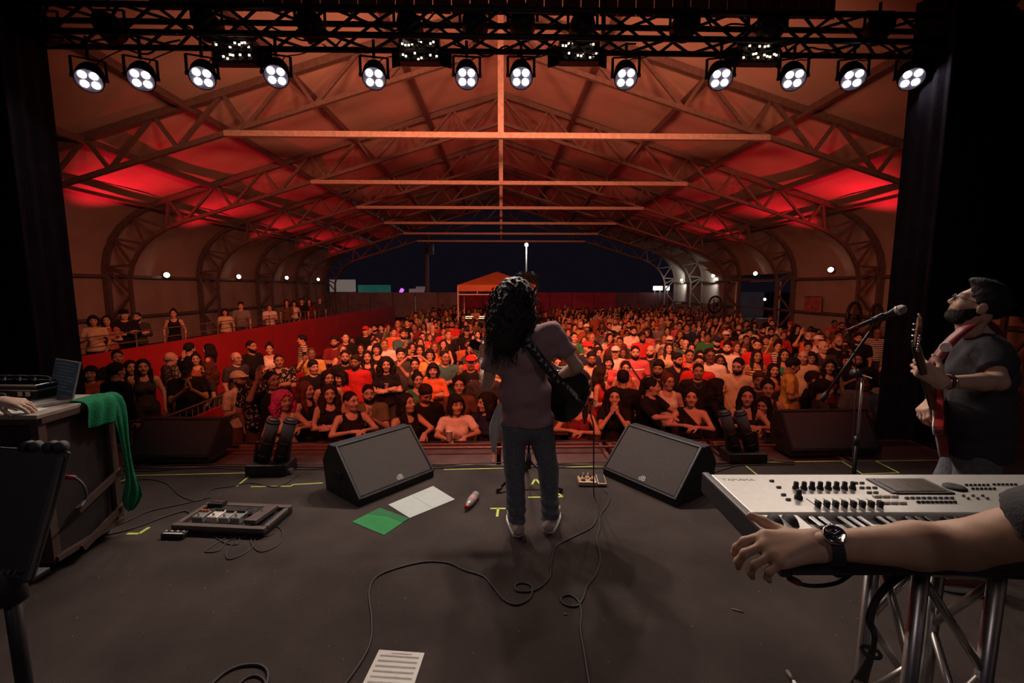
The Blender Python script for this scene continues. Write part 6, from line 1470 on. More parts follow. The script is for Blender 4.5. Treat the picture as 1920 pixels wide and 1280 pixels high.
# ---------------------------------------------------------------- keyboard
def keyboard():
    m_sil = mat('keyboard_silver', (.46, .45, .41), .38, .35, .05, 60); m_side = mat('keyboard_side', (.03, .027, .03), .5, 0, .1, 60); m_ivory = mat('key_white', (.78, .75, .68), .3); m_eb = mat('key_black', (.015, .014, .015), .2)
    o = on_z(1330, 888, KZ); xd = Vector((math.cos(YAW), -math.sin(YAW), 0)); yd = Vector((-xd.y, xd.x, 0))*-1; W_, D_ = 1.25, .395
    t = bpy.data.objects.new('keyboard', None); COL.objects.link(t)
    M = Matrix(((xd.x, -yd.x, 0, o.x), (xd.y, -yd.y, 0, o.y), (0, 0, 1, KZ), (0, 0, 0, 1))); t.matrix_basis = M; tag(t, 'silver synthesizer keyboard on an aluminium truss stand, foreground right', 'keyboard')
    Mi = M.inverted(); L = lambda px, py, z=KZ: Mi @ on_z(px, py, z)            # local x right, y away from the player
    MB().box((W_/2, -.1175, -.026), (W_, .235, .052)).build('control_housing', m_sil, t, bevel=.006)
    MB().box((W_/2, -D_/2, -.046), (W_, D_, .016)).build('keybed', m_side, t, bevel=.004)
    MB().box((.055, -.312, -.022), (.11, .150, .042)).build('wheel_panel', m_sil, t, bevel=.005)
    MB().box((W_/2, -D_+.008, -.038), (W_, .016, .034)).build('front_rail', m_side, t, bevel=.004)
    for x in (-.011, W_+.011): MB().box((x, -D_/2, -.026), (.022, D_+.01, .062)).build('end_block', m_side, t, bevel=.006)
    for k, x in enumerate((.035, .070)): MB().cyl((x-.008, -.275, -.009), (x+.008, -.275, -.009), .024, n=18).build('pitch_wheel', m_rubber, t, smooth=True)
    kx = .118; kw = .0232; n = 47
    for i in range(n): MB().box((kx + (i+.5)*kw, -.309, -.028), (kw-.0012, .146, .022)).build('white_key', m_ivory, t, bevel=.0015, seg=1)
    for i in range(n-1):
        if i % 7 in (0, 1, 3, 4, 5): MB().box((kx + (i+1)*kw, -.284, -.012), (.0125, .092, .014)).build('black_key', m_eb, t, bevel=.002, seg=1)
    for i in range(8):
        p = L(1492 + i*15.2, 916); MB().lathe([(.0085, 0), (.0085, .006), (.0065, .008), (.006, .020), (.0045, .021)], 14, Matrix.Translation((p.x, p.y, -.001))).build('knob', m_rubber, t, smooth=True)
        p = L(1517 + i*16.4, 936); q = L(1533 + i*16.4, 952); MB().box(((p.x+q.x)/2, (p.y+q.y)/2, 0), (.0025, .055, .0012)).build('fader_slot', m_rubber, t)
        MB().box(((p.x+q.x)/2, q.y+.006, .008), (.011, .014, .016)).build('fader', m_rubber, t, bevel=.003)
    p = L(1497, 934); MB().lathe([(.010, 0), (.010, .007), (.007, .010), (.0065, .024), (.004, .025)], 14, Matrix.Translation((p.x, p.y, -.001))).build('master_knob', m_rubber, t, smooth=True)
    a, b = L(1656, 896), L(1742, 929); cx, cy = (a.x+b.x)/2 + .01, (a.y+b.y)/2
    MB().box((cx, cy, .001), (.165, .095, .006)).build('screen_bezel', m_blackplastic, t, bevel=.002); MB().box((cx, cy, .0045), (.135, .078, .002)).build('screen', mat('lcd_screen', (.10, .075, .055), .2), t)
    p = L(1790, 914); MB().lathe([(.026, 0), (.026, .003), (.023, .006), (.010, .007), (.002, .006)], 28, Matrix.Translation((p.x, p.y, -.001))).build('data_dial', m_rubber, t, smooth=True)
    def btn(px, py, w, h, m): q = L(px, py); MB().box((q.x, q.y, .002), (w, h, .006)).build('button', m, t, bevel=.0015, seg=1)
    mb = mat('button_grey', (.20, .19, .19), .5); ml = mat('button_light', (.62, .55, .45), .5)
    for px, py in ((1447, 902), (1460, 914), (1469, 928), (1478, 937), (1604, 906), (1616, 906), (1616, 915), (1628, 915), (1640, 915), (1630, 924), (1642, 924)): btn(px, py, .013, .006, mb)
    for r_ in range(2):
        for k in range(3): btn(1644+k*16+r_*15, 931+r_*12, .019, .011, ml)
    for k in range(9): btn(1700+k*10.5, 934, .011, .006, mb); btn(1722+k*8.5, 942, .009, .006, m_rubber)
    for k in range(6): btn(1812+k*8, 910, .008, .005, m_rubber); btn(1824+k*8, 917, .008, .005, m_rubber); btn(1806+k*9, 930+(k % 2)*5, .008, .005, mb)
    for k in range(6): btn(1864+k*8, 909, .008, .005, m_rubber)
    p = L(1384, 899); text('brand_lettering', 'YAMAHA', .022, mat('faint_print', (.34, .33, .31), .5), t, Matrix.Translation((p.x, p.y, .0003)), .0003)
    p = L(1425, 957); text('model_lettering', 'EX5', .014, MATS['faint_print'], t, Matrix.Translation((p.x, p.y-.002, .0003)), .0003) if False else None
    return M
KM = keyboard()
def key_stand():
    c = on_y(1750, 1150, 1.0); z1 = KZ-.056; w = .078
    t = thing('keyboard_stand', 'aluminium box truss section standing upright under the keyboard', 'stand', (c.x, 1.02, 0), R(-8))
    C = [(-w, -w), (w, -w), (w, w), (-w, w)]
    for x, y in C: MB().cyl((x, y, .012), (x, y, z1-.012), .0165, n=16).build('tube', m_alu, t, smooth=True)
    for k in range(4):
        a, b = C[k], C[(k+1) % 4]; n = 4
        for i in range(n):
            p, q = (a, b) if i % 2 == 0 else (b, a); MB().cyl((*p, .06+(z1-.12)*i/n), (*q, .06+(z1-.12)*(i+1)/n), .0095, n=10).build('brace', m_alu, t, smooth=True)
        for z in (.06, z1-.05): MB().cyl((*a, z), (*b, z), .0095, n=10).build('rung', m_alu, t, smooth=True)
    MB().box((0, 0, .006), (.30, .30, .012)).build('foot_plate', m_alu, t, bevel=.003); MB().box((0, 0, z1-.006), (.30, .30, .012)).build('top_plate', m_blackmetal, t, bevel=.003)
    # cable bunch tied to the truss and hanging lead with red plug sleeve
    cb = thing('cable_bundle', 'bundle of black leads tied to the truss stand', 'cable', on_y(1630, 1200, .9))
    for k in range(3):
        pts = [on_y(1690+k*12, 1066, .95), on_y(1650+k*3, 1110, .90), on_y(1628+k*3, 1160, .88), on_y(1632+k*2, 1225, .90), on_z(1560+k*20, 1330+k*10, .01), on_z(1480+k*40, 1420, .01)]
        MB().tube(smooth_path(pts, 8), .0052, 7).build('lead', m_rubber, cb, True, True)
    p = on_y(1633, 1222, .895); MB().tube([p + Vector((.017*math.cos(a), .017*math.sin(a), .0)) for a in [i*math.pi/6 for i in range(12)]], .004, 6, True).build('cable_tie', m_rubber, cb, True, True)
    ld = thing('instrument_lead', 'black lead with red plug sleeve looping under the keyboard', 'cable', on_y(1470, 1070, .93))
    pts = [on_y(1464, 1062, .93), on_y(1483, 1086, .93), on_y(1520, 1098, .94), on_y(1570, 1092, .96), on_y(1605, 1068, 1.0)]
    MB().tube(smooth_path(pts, 8), .0045, 7).build('lead', m_rubber, ld, True, True); MB().cyl(on_y(1480, 1083, .93), on_y(1497, 1092, .932), .0075).build('plug_sleeve', m_redstrap, ld, True, True)
    MB().tube(smooth_path([on_y(1550, 1066, .95), on_y(1572, 1080, .95), on_y(1600, 1072, .97), on_y(1625, 1064, 1.0)], 6), .0035, 6).build('thin_lead', m_rubber, ld, True, True)
key_stand()
# ---------------------------------------------------------------- papers, bottle, pedals
def sheet(nm, label, cat, corners, m, th=.0015, z=.002):
    c = [on_z(x, y, z) for x, y in corners]; o = sum(c, Vector())/4; t = thing(nm, label, cat, (o.x, o.y, 0))
    b = MB(); b.add(c + [p + Vector((0, 0, th)) for p in c], [(3, 2, 1, 0), (4, 5, 6, 7), (0, 1, 5, 4), (1, 2, 6, 5), (2, 3, 7, 6), (3, 0, 4, 7)]); k = b.build('sheet', m, t, True)
    return t, c
m_paper = mat('paper', (.72, .74, .70), .8, 0, .04, 20); m_green = mat('green_plastic', (.02, .26, .07), .35, 0, .12, 8)
t, c = sheet('paper_folder', 'open pale folder lying beside the left wedge monitor', 'folder', ((728, 946), (768, 971), (853, 936), (812, 911)), mat('pale_folder', (.50, .56, .54), .6, 0, .05, 10))
a, b = (c[0]+c[3])/2, (c[1]+c[2])/2; MB().bar(a + Vector((0, 0, .002)), b + Vector((0, 0, .002)), .006, .002).build('crease', MATS['pale_folder'], t, True)
t, c = sheet('green_folder', 'green plastic folder lying at the left wedge monitor\'s corner', 'folder', ((660, 978), (720, 1003), (767, 972), (712, 952)), m_green)
a = [c[0].lerp(c[3], .55), c[0].lerp(c[3], .55).lerp(c[1].lerp(c[2], .55), .5) + Vector((.02, .05, 0)), c[1].lerp(c[2], .75), c[2], c[3]]
MB().add([p + Vector((0, 0, .0028)) for p in a], [tuple(range(5))]).build('inner_page', mat('green_dark', (.012, .16, .05), .4), t, True)
t, c = sheet('music_sheet', 'printed sheet of music at the bottom of the stage floor', 'sheet music', ((711, 1218), (660, 1322), (762, 1328), (796, 1224)), mat('score_paper', (.74, .71, .65), .85, 0, .03, 30))
mk = mat('ink', (.42, .40, .38), .8); g = lambda u, v: (c[0].lerp(c[3], u)).lerp(c[1].lerp(c[2], u), v) + Vector((0, 0, .0028))
for r_ in range(9):
    v0 = .10 + r_*.10
    for k in range(5): MB().bar(g(.08, v0+k*.007), g(.92, v0+k*.007), .0007, .0003).build('staff_line', mk, t, True)
    rg = random.Random(r_); b = MB()
    for k in range(22): 
        u = .1+.037*k; vv = v0 + rg.random()*.03; b.box(g(u, vv), (.0032, .0026, .0004)); b.box(g(u+.006, vv-.012), (.0006, .008, .0004))
    b.build('notes', mk, t, True)
MB().bar(g(.3, .055), g(.75, .055), .003, .0003).build('title_line', mk, t, True)
p0, p1 = on_z(893, 926, .03), on_z(870, 957, .03); t = thing('water_bottle', 'clear plastic water bottle with red cap lying on its side', 'bottle', ((p0.x+p1.x)/2, (p0.y+p1.y)/2, 0)); d = (p1-p0).normalized(); M = Matrix.Translation(p0) @ d.to_track_quat('Z', 'Y').to_matrix().to_4x4(); L = .235
MB().lathe([(.006, 0), (.028, .003), (.031, .012), (.030, .04), (.0315, .06), (.030, .09), (.0315, .12), (.030, .15), (.022, .19), (.013, .205), (.013, .213)], 18, M).build('bottle', mat('clear_plastic', (.75, .70, .66), .15, 0, .05, 20, trans=.55), t, True, True)
MB().lathe([(.015, .208), (.0155, .212), (.0155, .228), (.012, .230)], 16, M).build('cap', mat('red_cap', (.65, .03, .03), .4), t, True, True)
MB().lathe([(.0318, .075), (.0322, .08), (.0322, .125), (.0318, .13)], 18, M).build('label_band', mat('bottle_label', (.55, .30, .28), .5), t, True, True)
def gold_pedal():
    o = on_z(1108, 906, 0); t = thing('effects_pedal', 'gold effects pedal with expression treadle on the floor right of the singer', 'pedal', (o.x, o.y, 0), -R(3))
    mg = mat('gold_pedal', (.62, .44, .28), .35, .3, .06, 60)
    MB().box((-.035, 0, .022), (.15, .13, .036)).build('body', mg, t, bevel=.005)
    for x, y in ((-.07, -.03), (.005, -.03)): MB().cyl((x, y, .04), (x, y, .052), .014).build('footswitch', m_chrome, t, smooth=True); MB().cyl((x, y, .038), (x, y, .043), .021).build('switch_ring', m_blackplastic, t, smooth=True)
    for x in (-.085, -.055, .0): MB().cyl((x, .04, .04), (x, .04, .054), .009).build('knob', m_blackplastic, t, smooth=True)
    MB().cyl((-.035, .015, .038), (-.035, .015, .044), .020).build('dial', mat('copper_dial', (.5, .2, .1), .3, .5), t, smooth=True)
    MB().box((.085, .005, .03), (.075, .15, .022), Matrix.Rotation(R(8), 3, 'X')).build('treadle', mg, t, bevel=.006)
    MB().box((.085, .005, .043), (.058, .125, .006), Matrix.Rotation(R(8), 3, 'X')).build('treadle_pad', m_rubber, t, bevel=.003)
    for x in (-.06, -.02): MB().tube(smooth_path([(x, .065, .03), (x+.01, .11, .05), (x+.03, .15, .02), (x+.02, .2, .004)], 6), .0028, 6).build('patch_lead', mat('cream_lead', (.5, .42, .34), .5), t, smooth=True)
gold_pedal()
def pedalboard():
    c = [on_z(x, y, .045) for x, y in ((326, 992), (502, 1000), (546, 941), (378, 946))]; o = sum(c, Vector())/4
    x = (c[1]-c[0]); w = x.length; x.normalize(); y = Vector((-x.y, x.x, 0)); dep = (c[3]-c[0]).dot(y); a = math.atan2(x.y, x.x)
    t = thing('pedalboard', 'open guitar pedalboard case with small pedals, lying left of the wedge monitor', 'pedalboard', (o.x, o.y, 0), a)
    mf = mat('pedalboard_frame', (.105, .082, .075), .5, .2, .1, 40); X, Y_ = w/2, dep/2
    MB().box((0, 0, .02), (w, dep, .03)).build('tray', m_blackplastic, t, bevel=.006)
    for s in (-1, 1):
        MB().box((0, s*(Y_-.02), .045), (w, .045, .035)).build('rail', mf, t, bevel=.008); MB().box((s*(X-.018), 0, .045), (.036, dep-.09, .032)).build('side_rail', mf, t, bevel=.008)
    MB().box((-.01, .045, .05), (w*.72, .05, .02)).build('middle_rail', m_blackmetal, t, bevel=.003)
    MB().box((.01, .095, .045), (w*.72, .06, .03)).build('power_supply', m_blackplastic, t, bevel=.005)
    MB().box((X*.62, .005, .068), (.085, dep*.78, .035), Matrix.Rotation(R(-4), 3, 'X')).build('volume_pedal', mf, t, bevel=.008)
    cols = [(.22, .22, .20), (.75, .70, .62), (.35, .34, .33), (.28, .27, .27)]
    for i, (px, py, sx, sy) in enumerate(((-.20, -.05, .075, .10), (-.10, -.035, .075, .11), (-.015, -.045, .07, .10), (.065, -.04, .065, .10))):
        q = put('pedal', MB().box((0, 0, .025), (sx, sy, .05)).mesh('pedal'), mat('pedal_%d' % i, cols[i], .4, .2), t); q.location = (px, py, .035); bv = q.modifiers.new('b', 'BEVEL'); bv.width = .005
        for k in range(3): MB().cyl((-sx*.3+k*sx*.3, sy*.3, .05), (-sx*.3+k*sx*.3, sy*.3, .064), .009).build('knob', (m_rubber if i != 0 else mat('orange_knob', (.5, .14, .05), .4)), q, smooth=True)
        MB().cyl((0, -sy*.28, .05), (0, -sy*.28, .062), .008).build('footswitch', m_chrome, q, smooth=True)
        MB().tube(smooth_path([(sx*.5, 0, .03), (sx*.62, .03, .045), (sx*.6, .08, .03)], 6), .003, 6).build('patch_lead', m_rubber, q, smooth=True)
    k2 = put('tuner', MB().box((0, 0, .02), (.11, .06, .03)).mesh('tuner'), m_blackplastic, t); k2.location = (-X*.66, Y_*.72, .05)
    for k in range(5): MB().cyl((-.04+k*.02, 0, .035), (-.04+k*.02, 0, .045), .006).build('knob', m_chrome, k2, smooth=True)
    for i in range(2): MB().tube(smooth_path([(.05+i*.1, -.02, .07), (.1+i*.08, .03, .10), (.16+i*.05, .0, .08), (.2+i*.03, -.05, .06)], 7), .003, 6).build('loose_lead', m_cable, t, smooth=True)
    c = on_z(328, 1007, 0); t = thing('mini_controller', 'small black footswitch strip in front of the pedalboard corner', 'pedal', (c.x, c.y, 0), a+R(2))
    MB().box((0, 0, .018), (.155, .05, .036)).build('body', m_blackplastic, t, bevel=.004)
    for k in range(7): MB().cyl((-.06+k*.02, .005, .036), (-.06+k*.02, .005, .044), .006).build('button', m_chrome if k % 2 else m_white, t, smooth=True)
    MB().box((0, -.014, .0365), (.13, .010, .001)).build('print_strip', m_white, t)
pedalboard()
p0, p1 = on_z(1476, 1258, .008), on_z(1500, 1296, .008); t = thing('marker_pen', 'marker pen with dark ribbed cap at the bottom edge', 'pen', p0)
MB().cyl(p0, p0.lerp(p1, .5), .0085).build('cap', mat('pen_cap', (.16, .12, .11), .5), t, True, True); MB().cyl(p0.lerp(p1, .45), p0.lerp(p1, 2.4), .007).build('barrel', m_white, t, True, True)
# ---------------------------------------------------------------- leads on the floor
def lead(label, pts, r=.0048, first=None, name='cable'):
    P = [on_z(x, y, r+.0005) for x, y in pts]
    if first: P = [Vector(q) for q in first] + P
    o = MB().tube(smooth_path(P, 8), r, 6).build(name, m_cable, smooth=True); tag(o, label, 'cable'); return o
gx = GTAIL + Vector((.03, 0, -.01))
lead('black guitar lead hanging from the singer\'s guitar and curling left across the floor', [(1114, 930), (1120, 955), (1112, 985), (1075, 1006), (1043, 1024), (1033, 1055), (1030, 1082), (1005, 1105), (972, 1108), (966, 1097), (980, 1092), (998, 1100), (992, 1122), (968, 1133), (945, 1124), (925, 1100), (906, 1080), (870, 1068), (840, 1055), (795, 1053), (740, 1066), (705, 1082), (692, 1110), (697, 1160), (695, 1200), (680, 1235), (645, 1285), (620, 1310)],
     first=[tuple(gx), tuple(gx + Vector((.03, -.03, .02))), tuple(on_y(1108, 775, 2.98)), tuple(on_y(1113, 800, 2.95)), tuple(on_y(1113, 860, 2.98)), tuple(on_z(1113, 905, .2))])
lead('black pedal lead looping once and leaving at the bottom edge', [(1133, 918), (1143, 930), (1138, 948), (1126, 965), (1124, 990), (1119, 1012), (1125, 1045), (1118, 1075), (1100, 1100), (1093, 1122), (1080, 1136), (1058, 1132), (1052, 1120), (1068, 1115), (1084, 1126), (1090, 1150), (1088, 1180), (1095, 1220), (1106, 1290)])
lead('lead running from the pedalboard to the lower left music stand', [(356, 962), (345, 958), (310, 968), (240, 993), (170, 1008), (85, 1026), (40, 1040)])
lead('second lead running from the stage edge to the lower left music stand', [(395, 932), (340, 945), (280, 958), (230, 980), (150, 1012), (80, 1025), (30, 1035)], .0042)
lead('thin lead wandering between left stage edge and pedalboard', [(225, 905), (270, 898), (310, 905), (340, 930), (375, 938), (395, 918), (430, 912), (470, 905), (520, 912), (560, 890)], .004)
lead('lead tangled in loops before the pedalboard', [(402, 1000), (405, 1008), (430, 1020), (448, 1018), (445, 1002), (420, 1010), (395, 1025), (385, 1034), (410, 1032), (425, 1015), (440, 1010), (470, 1003), (478, 1018), (460, 1036), (430, 1048), (425, 1035), (440, 1015)], .0035)
lead('lead coiled at the front right corner of the pedalboard', [(470, 1000), (472, 1020), (490, 1034), (520, 1022), (530, 1005), (525, 990), (505, 985), (492, 998), (500, 1005), (515, 998)], .0035)
lead('lead curling at the bottom left of the frame', [(395, 1284), (420, 1262), (450, 1248), (485, 1246), (502, 1260), (498, 1290)], .006)
lead('second curl of lead at the bottom left of the frame', [(440, 1290), (460, 1272), (480, 1266), (496, 1276), (500, 1300)], .005)
for i, (y0, lab) in enumerate(((868, 'upper'), (872, 'middle'), (876, 'lower'))):
    rg = random.Random(i); lead('%s of the leads lying along the stage edge' % lab, [(x, y0 + rg.uniform(-2.5, 2.5) - (x-960)*.006) for x in range(230, 1520, 60)], .005)
lead('lead crossing the floor beside the right dark monitor', [(1290, 925), (1310, 900), (1340, 885), (1370, 876), (1400, 868), (1450, 862)], .005)
# ---------------------------------------------------------------- tape marks
def tape(label, lines, w=.018):
    o = on_z(*lines[0][0], 0); t = thing('tape_mark', label, 'tape', (o.x, o.y, 0))
    for pl in lines:
        for a, b in zip(pl, pl[1:]): MB().bar(on_z(*a, .0012), on_z(*b, .0012), w, .0012).build('tape_strip', m_tape, t, True)
tape('long yellow-green tape line along the left stage edge', [[(212, 902), (230, 901), (250, 891), (430, 887), (470, 886)]], .012)
tape('yellow-green tape line around the left tube lamp', [[(474, 887), (444, 911)], [(470, 912), (545, 911), (550, 908), (605, 905)]], .014)
tape('yellow-green tape line between the two wedge monitors', [[(832, 880), (950, 877)], [(1050, 876), (1135, 873)]], .012)
tape('yellow-green tape letter T beside the singer\'s left foot', [[(919, 953), (948, 953)], [(934, 953), (932, 968)]])
tape('yellow-green tape angle mark behind the singer\'s right leg', [[(990, 932), (1055, 931), (1042, 922)], [(997, 908), (1004, 897), (1012, 906)]])
tape('yellow-green tape arrow mark near the left music stand', [[(144, 988), (119, 1000), (145, 1000)]], .022)
tape('yellow-green tape corner mark left of the pedalboard', [[(238, 1000), (261, 1000), (280, 988)]], .022)
tape('yellow-green tape rectangle behind the keyboard', [[(1420, 890), (1391, 867), (1578, 864), (1618, 889)]], .014)
tape('second yellow-green tape rectangle behind the keyboard', [[(1770, 862), (1642, 864), (1686, 886), (1620, 888)]], .014)
# ---------------------------------------------------------------- left corner: flight-case desk, laptop, cloth, music stand
def desk():
    dx, dy = -2.55, 2.50; zt_ = .95
    t = thing('flight_case_desk', 'black flight-case desk with metal edges at the left edge', 'desk', (dx-.5, dy+.22, 0)); mw = mat('desk_panel', (.020, .015, .017), .6, 0, .25, 12); me = mat('edge_profile', (.10, .065, .055), .5, .3, .15, 30)
    MB().box((dx-.6, dy+.23, .50), (1.16, .44, .84)).build('body', mw, t, True, bevel=.004)
    MB().box((dx-.6, dy+.23, zt_-.012), (1.22, .50, .024)).build('top', mat('desk_top', (.34, .27, .22), .55, 0, .2, 14), t, True, bevel=.004)
    for x, y in ((dx-.02, dy+.01), (dx-.02, dy+.45), (dx-1.18, dy+.01)): MB().bar((x, y, .08), (x, y, zt_-.02), .045).build('corner_profile', me, t, True)
    for z in (.10, zt_-.04): MB().bar((dx-1.2, dy, z), (dx, dy, z), .03).build('edge_profile', me, t, True); MB().bar((dx, dy, z), (dx, dy+.46, z), .03).build('edge_profile', me, t, True)
    for z in (.34, .58): MB().box((dx+.02, dy+.30, z-.2), (.02, .34, .04), Matrix.Rotation(R(20), 3, 'X')).build('slide_rail', me, t, True)
    for x in (dx-.1, dx-1.1):
        for y in (dy+.05, dy+.42): MB().cyl((x-.015, y, .04), (x+.015, y, .04), .038).build('castor', m_rubber, t, True, True)
    # laptop: hinge on the right, screen facing the operator on the left
    A_, B_ = on_z(94, 738, zt_+.02), on_z(131, 747, zt_+.02); h = (B_-A_); h.z = 0; W_ = .34; hd = h.normalized(); lf = Vector((-hd.y, hd.x, 0)); lf = lf if lf.x < 0 else -lf
    mid = (A_+B_)/2; l = thing('laptop', 'open silver laptop on the flight-case desk', 'laptop', (mid.x, mid.y, zt_)); ms = mat('laptop_silver', (.55, .52, .48), .4, .4)
    Mb = Matrix(((hd.x, lf.x, 0, mid.x), (hd.y, lf.y, 0, mid.y), (0, 0, 1, zt_+.012), (0, 0, 0, 1)))
    put('base', MB().box((0, .115, 0), (W_, .235, .016)).mesh('base'), ms, l, True).matrix_basis = Mb
    kb = put('keys', MB().box((0, .085, .0085), (W_*.86, .105, .002)).mesh('keys'), mat('laptop_keys', (.30, .28, .26), .5), l, True); kb.matrix_basis = Mb
    put('trackpad', MB().box((0, .185, .0085), (.10, .065, .0015)).mesh('trackpad'), ms, l, True).matrix_basis = Mb
    tl = Matrix.Rotation(R(14), 4, 'X'); Ms = Mb @ Matrix.Translation((0, -.005, .008)) @ tl
    put('lid', MB().box((0, 0, .112), (W_, .008, .225)).mesh('lid'), ms, l, True).matrix_basis = Ms
    put('screen', MB().box((0, .005, .114), (W_*.95, .002, .205)).mesh('screen'), mat('laptop_screen', (.03, .035, .045), .25, emit=.012, ecol=(.35, .5, .7)), l, True).matrix_basis = Ms
    for k in range(9): put('screen_text', MB().box((-.02+.02*(k % 3), .0065, .20-k*.02), (W_*(.8-.12*(k % 4)), .0006, .005)).mesh('screen_text'), mat('screen_lines', (.2, .25, .3), .4, emit=.012, ecol=(.5, .6, .75)), l, True).matrix_basis = Ms
    # aluminium case behind
    c0 = on_y(28, 738, 2.86); cs = thing('equipment_case', 'black equipment case with aluminium trim and handle on the desk', 'case', (c0.x, 2.86, zt_), R(-4)); X = .24
    MB().box((0, 0, .055), (2*X, .16, .11)).build('shell', m_cab, cs, bevel=.006)
    for z in (.008, .075, .105): MB().box((0, 0, z), (2*X+.008, .168, .010)).build('trim', m_alu, cs, bevel=.002)
    MB().tube(smooth_path([(-.06, -.088, .03), (-.065, -.10, .045), (-.06, -.105, .062), (.06, -.105, .062), (.065, -.10, .045), (.06, -.088, .03)], 5), .006, 6).build('handle', m_alu, cs, smooth=True)
    for x in (-.16, .14, .19): MB().box((x, -.086, .055), (.03, .008, .03)).build('latch', m_alu, cs, bevel=.002)
    for k in range(4): MB().tube(smooth_path([(-.2+k*.1, .02, .11), (-.17+k*.1, -.02, .15), (-.1+k*.1, .03, .135), (-.06+k*.1, .0, .112)], 6), .006, 6).build('coiled_lead', m_rubber, cs, smooth=True)
    sh = thing('paper_stack', 'loose papers lying under the laptop on the desk', 'paper', (dx-.25, dy+.06, zt_))
    for k in range(3): MB().box((dx-.22-.05*k, dy+.075+.012*k, zt_+.0012+.0016*k), (.30, .13, .0015), Matrix.Rotation(R(5*k-4), 3, 'Z')).build('paper_sheet', m_paper, sh, True)
    # green cloth over the corner
    mg = mat('green_cloth', (.02, .20, .09), .9, 0, .15, 30, .4, 120, spec=.1)
    gc = thing('green_cloth', 'green cloth draped over the desk corner and hanging to the floor', 'cloth', (dx+.03, dy+.40, 0))
    def ribbon(rows, nm, n=9, am=.012):
        v = []; f = []
        for j, (c, d, w) in enumerate(rows):
            d = Vector(d).normalized(); nn = d.cross(Vector((0, 0, 1)))
            for k in range(n):
                u = k/(n-1)-.5; v.append(Vector(c) + d*(u*w) + nn*am*math.sin(k*1.9+j*.7)*min(1, j*.4))
        for j in range(len(rows)-1):
            for k in range(n-1): q = j*n+k; f.append((q, q+1, q+n+1, q+n))
        me_ = mesh_from(nm, v, f); shade(me_); o = put(nm, me_, mg, gc, True); o.modifiers.new('t', 'SOLIDIFY').thickness = .005; s_ = o.modifiers.new('s', 'SUBSURF'); s_.levels = s_.render_levels = 1
    E = dx+.028; ribbon([((E-.12, dy+.36, zt_+.006), (0, 1, 0), .22), ((E-.03, dy+.36, zt_+.010), (0, 1, 0), .22), ((E+.010, dy+.36, zt_-.01), (0, 1, 0), .22), ((E+.018, dy+.345, zt_-.08), (.15, 1, 0), .20), ((E+.018, dy+.33, zt_-.17), (.2, 1, 0), .18)], 'flap')
    ribbon([((E-.06, dy+.44, zt_+.012), (0, 1, 0), .12), ((E+.012, dy+.45, zt_), (.1, 1, 0), .13), ((E+.030, dy+.46, zt_-.15), (.2, 1, 0), .10), ((E+.035, dy+.46, zt_-.30), (.3, 1, 0), .055), ((E+.04, dy+.47, zt_-.50), (.5, 1, 0), .045), ((E+.05, dy+.47, zt_-.60), (.8, 1, 0), .06), ((E+.055, dy+.46, zt_-.70), (1, .8, 0), .14), ((E+.04, dy+.45, zt_-.79), (1, .8, 0), .03)], 'long_end')
desk()
def operator():
    wr = on_y(4, 752, 2.52); J = dict(fwd=(.9, .45, 0), wrR=wr, elR=Vector((-3.35, 2.42, 1.0)), shR=Vector((-3.62, 2.28, 1.28)), head=Vector((-3.72, 2.52, 1.60)), neck=Vector((-3.72, 2.50, 1.44)), chest=Vector((-3.74, 2.50, 1.24)), waist=Vector((-3.74, 2.5, 1.06)), pelvis=Vector((-3.74, 2.5, .92)),
             shL=Vector((-3.70, 2.68, 1.36)), elL=Vector((-3.55, 2.80, 1.12)), wrL=Vector((-3.32, 2.72, 1.04)))
    for q, y in (('L', 2.59), ('R', 2.41)): J['hip'+q] = Vector((-3.74, y, .9)); J['kn'+q] = Vector((-3.71, y, .5)); J['an'+q] = Vector((-3.74, y, .1)); J['to'+q] = Vector((-3.6, y+.03, .04))
    J['headR'] = rotm('Z', 65) @ rotm('X', 15); base = Vector((-3.74, 2.5, 0))
    o = build_figure('person', 'laptop operator whose hand rests on the keyboard at the left edge', J, base, [(-1, 'R', (1, .12, -.18), (.1, -.25, 1), (.30, .34, .38, .42), .3, 1, 1.), (1, 'L', (1, -.1, -.2), (0, 0, 1), (.3, .3, .3, .3), .3, 1, 1.)], skin=4, handv=.0042, hv=.009)
    cloth_part('shirt', tee_solid(J, .6, .86, .02, .005), .014, o, m_darktee, (1, 1, 1)); cloth_part('trousers', jeans_solid(J, .01, .06, .07, .095), .016, o, m_denim, (1, 1, 1))
    for q in 'LR': shoe(o, J['an'+q], J['to'+q], (.05, .05, .05), m_canvas)
    k = put('hair', hair_mesh('short', 1)[0], m_hair, o); k.color = col4(HAIRS['black']); k.matrix_local = Matrix.Translation(-base) @ Matrix(mat4(J['headR'], A(J['head'])).tolist())
operator()
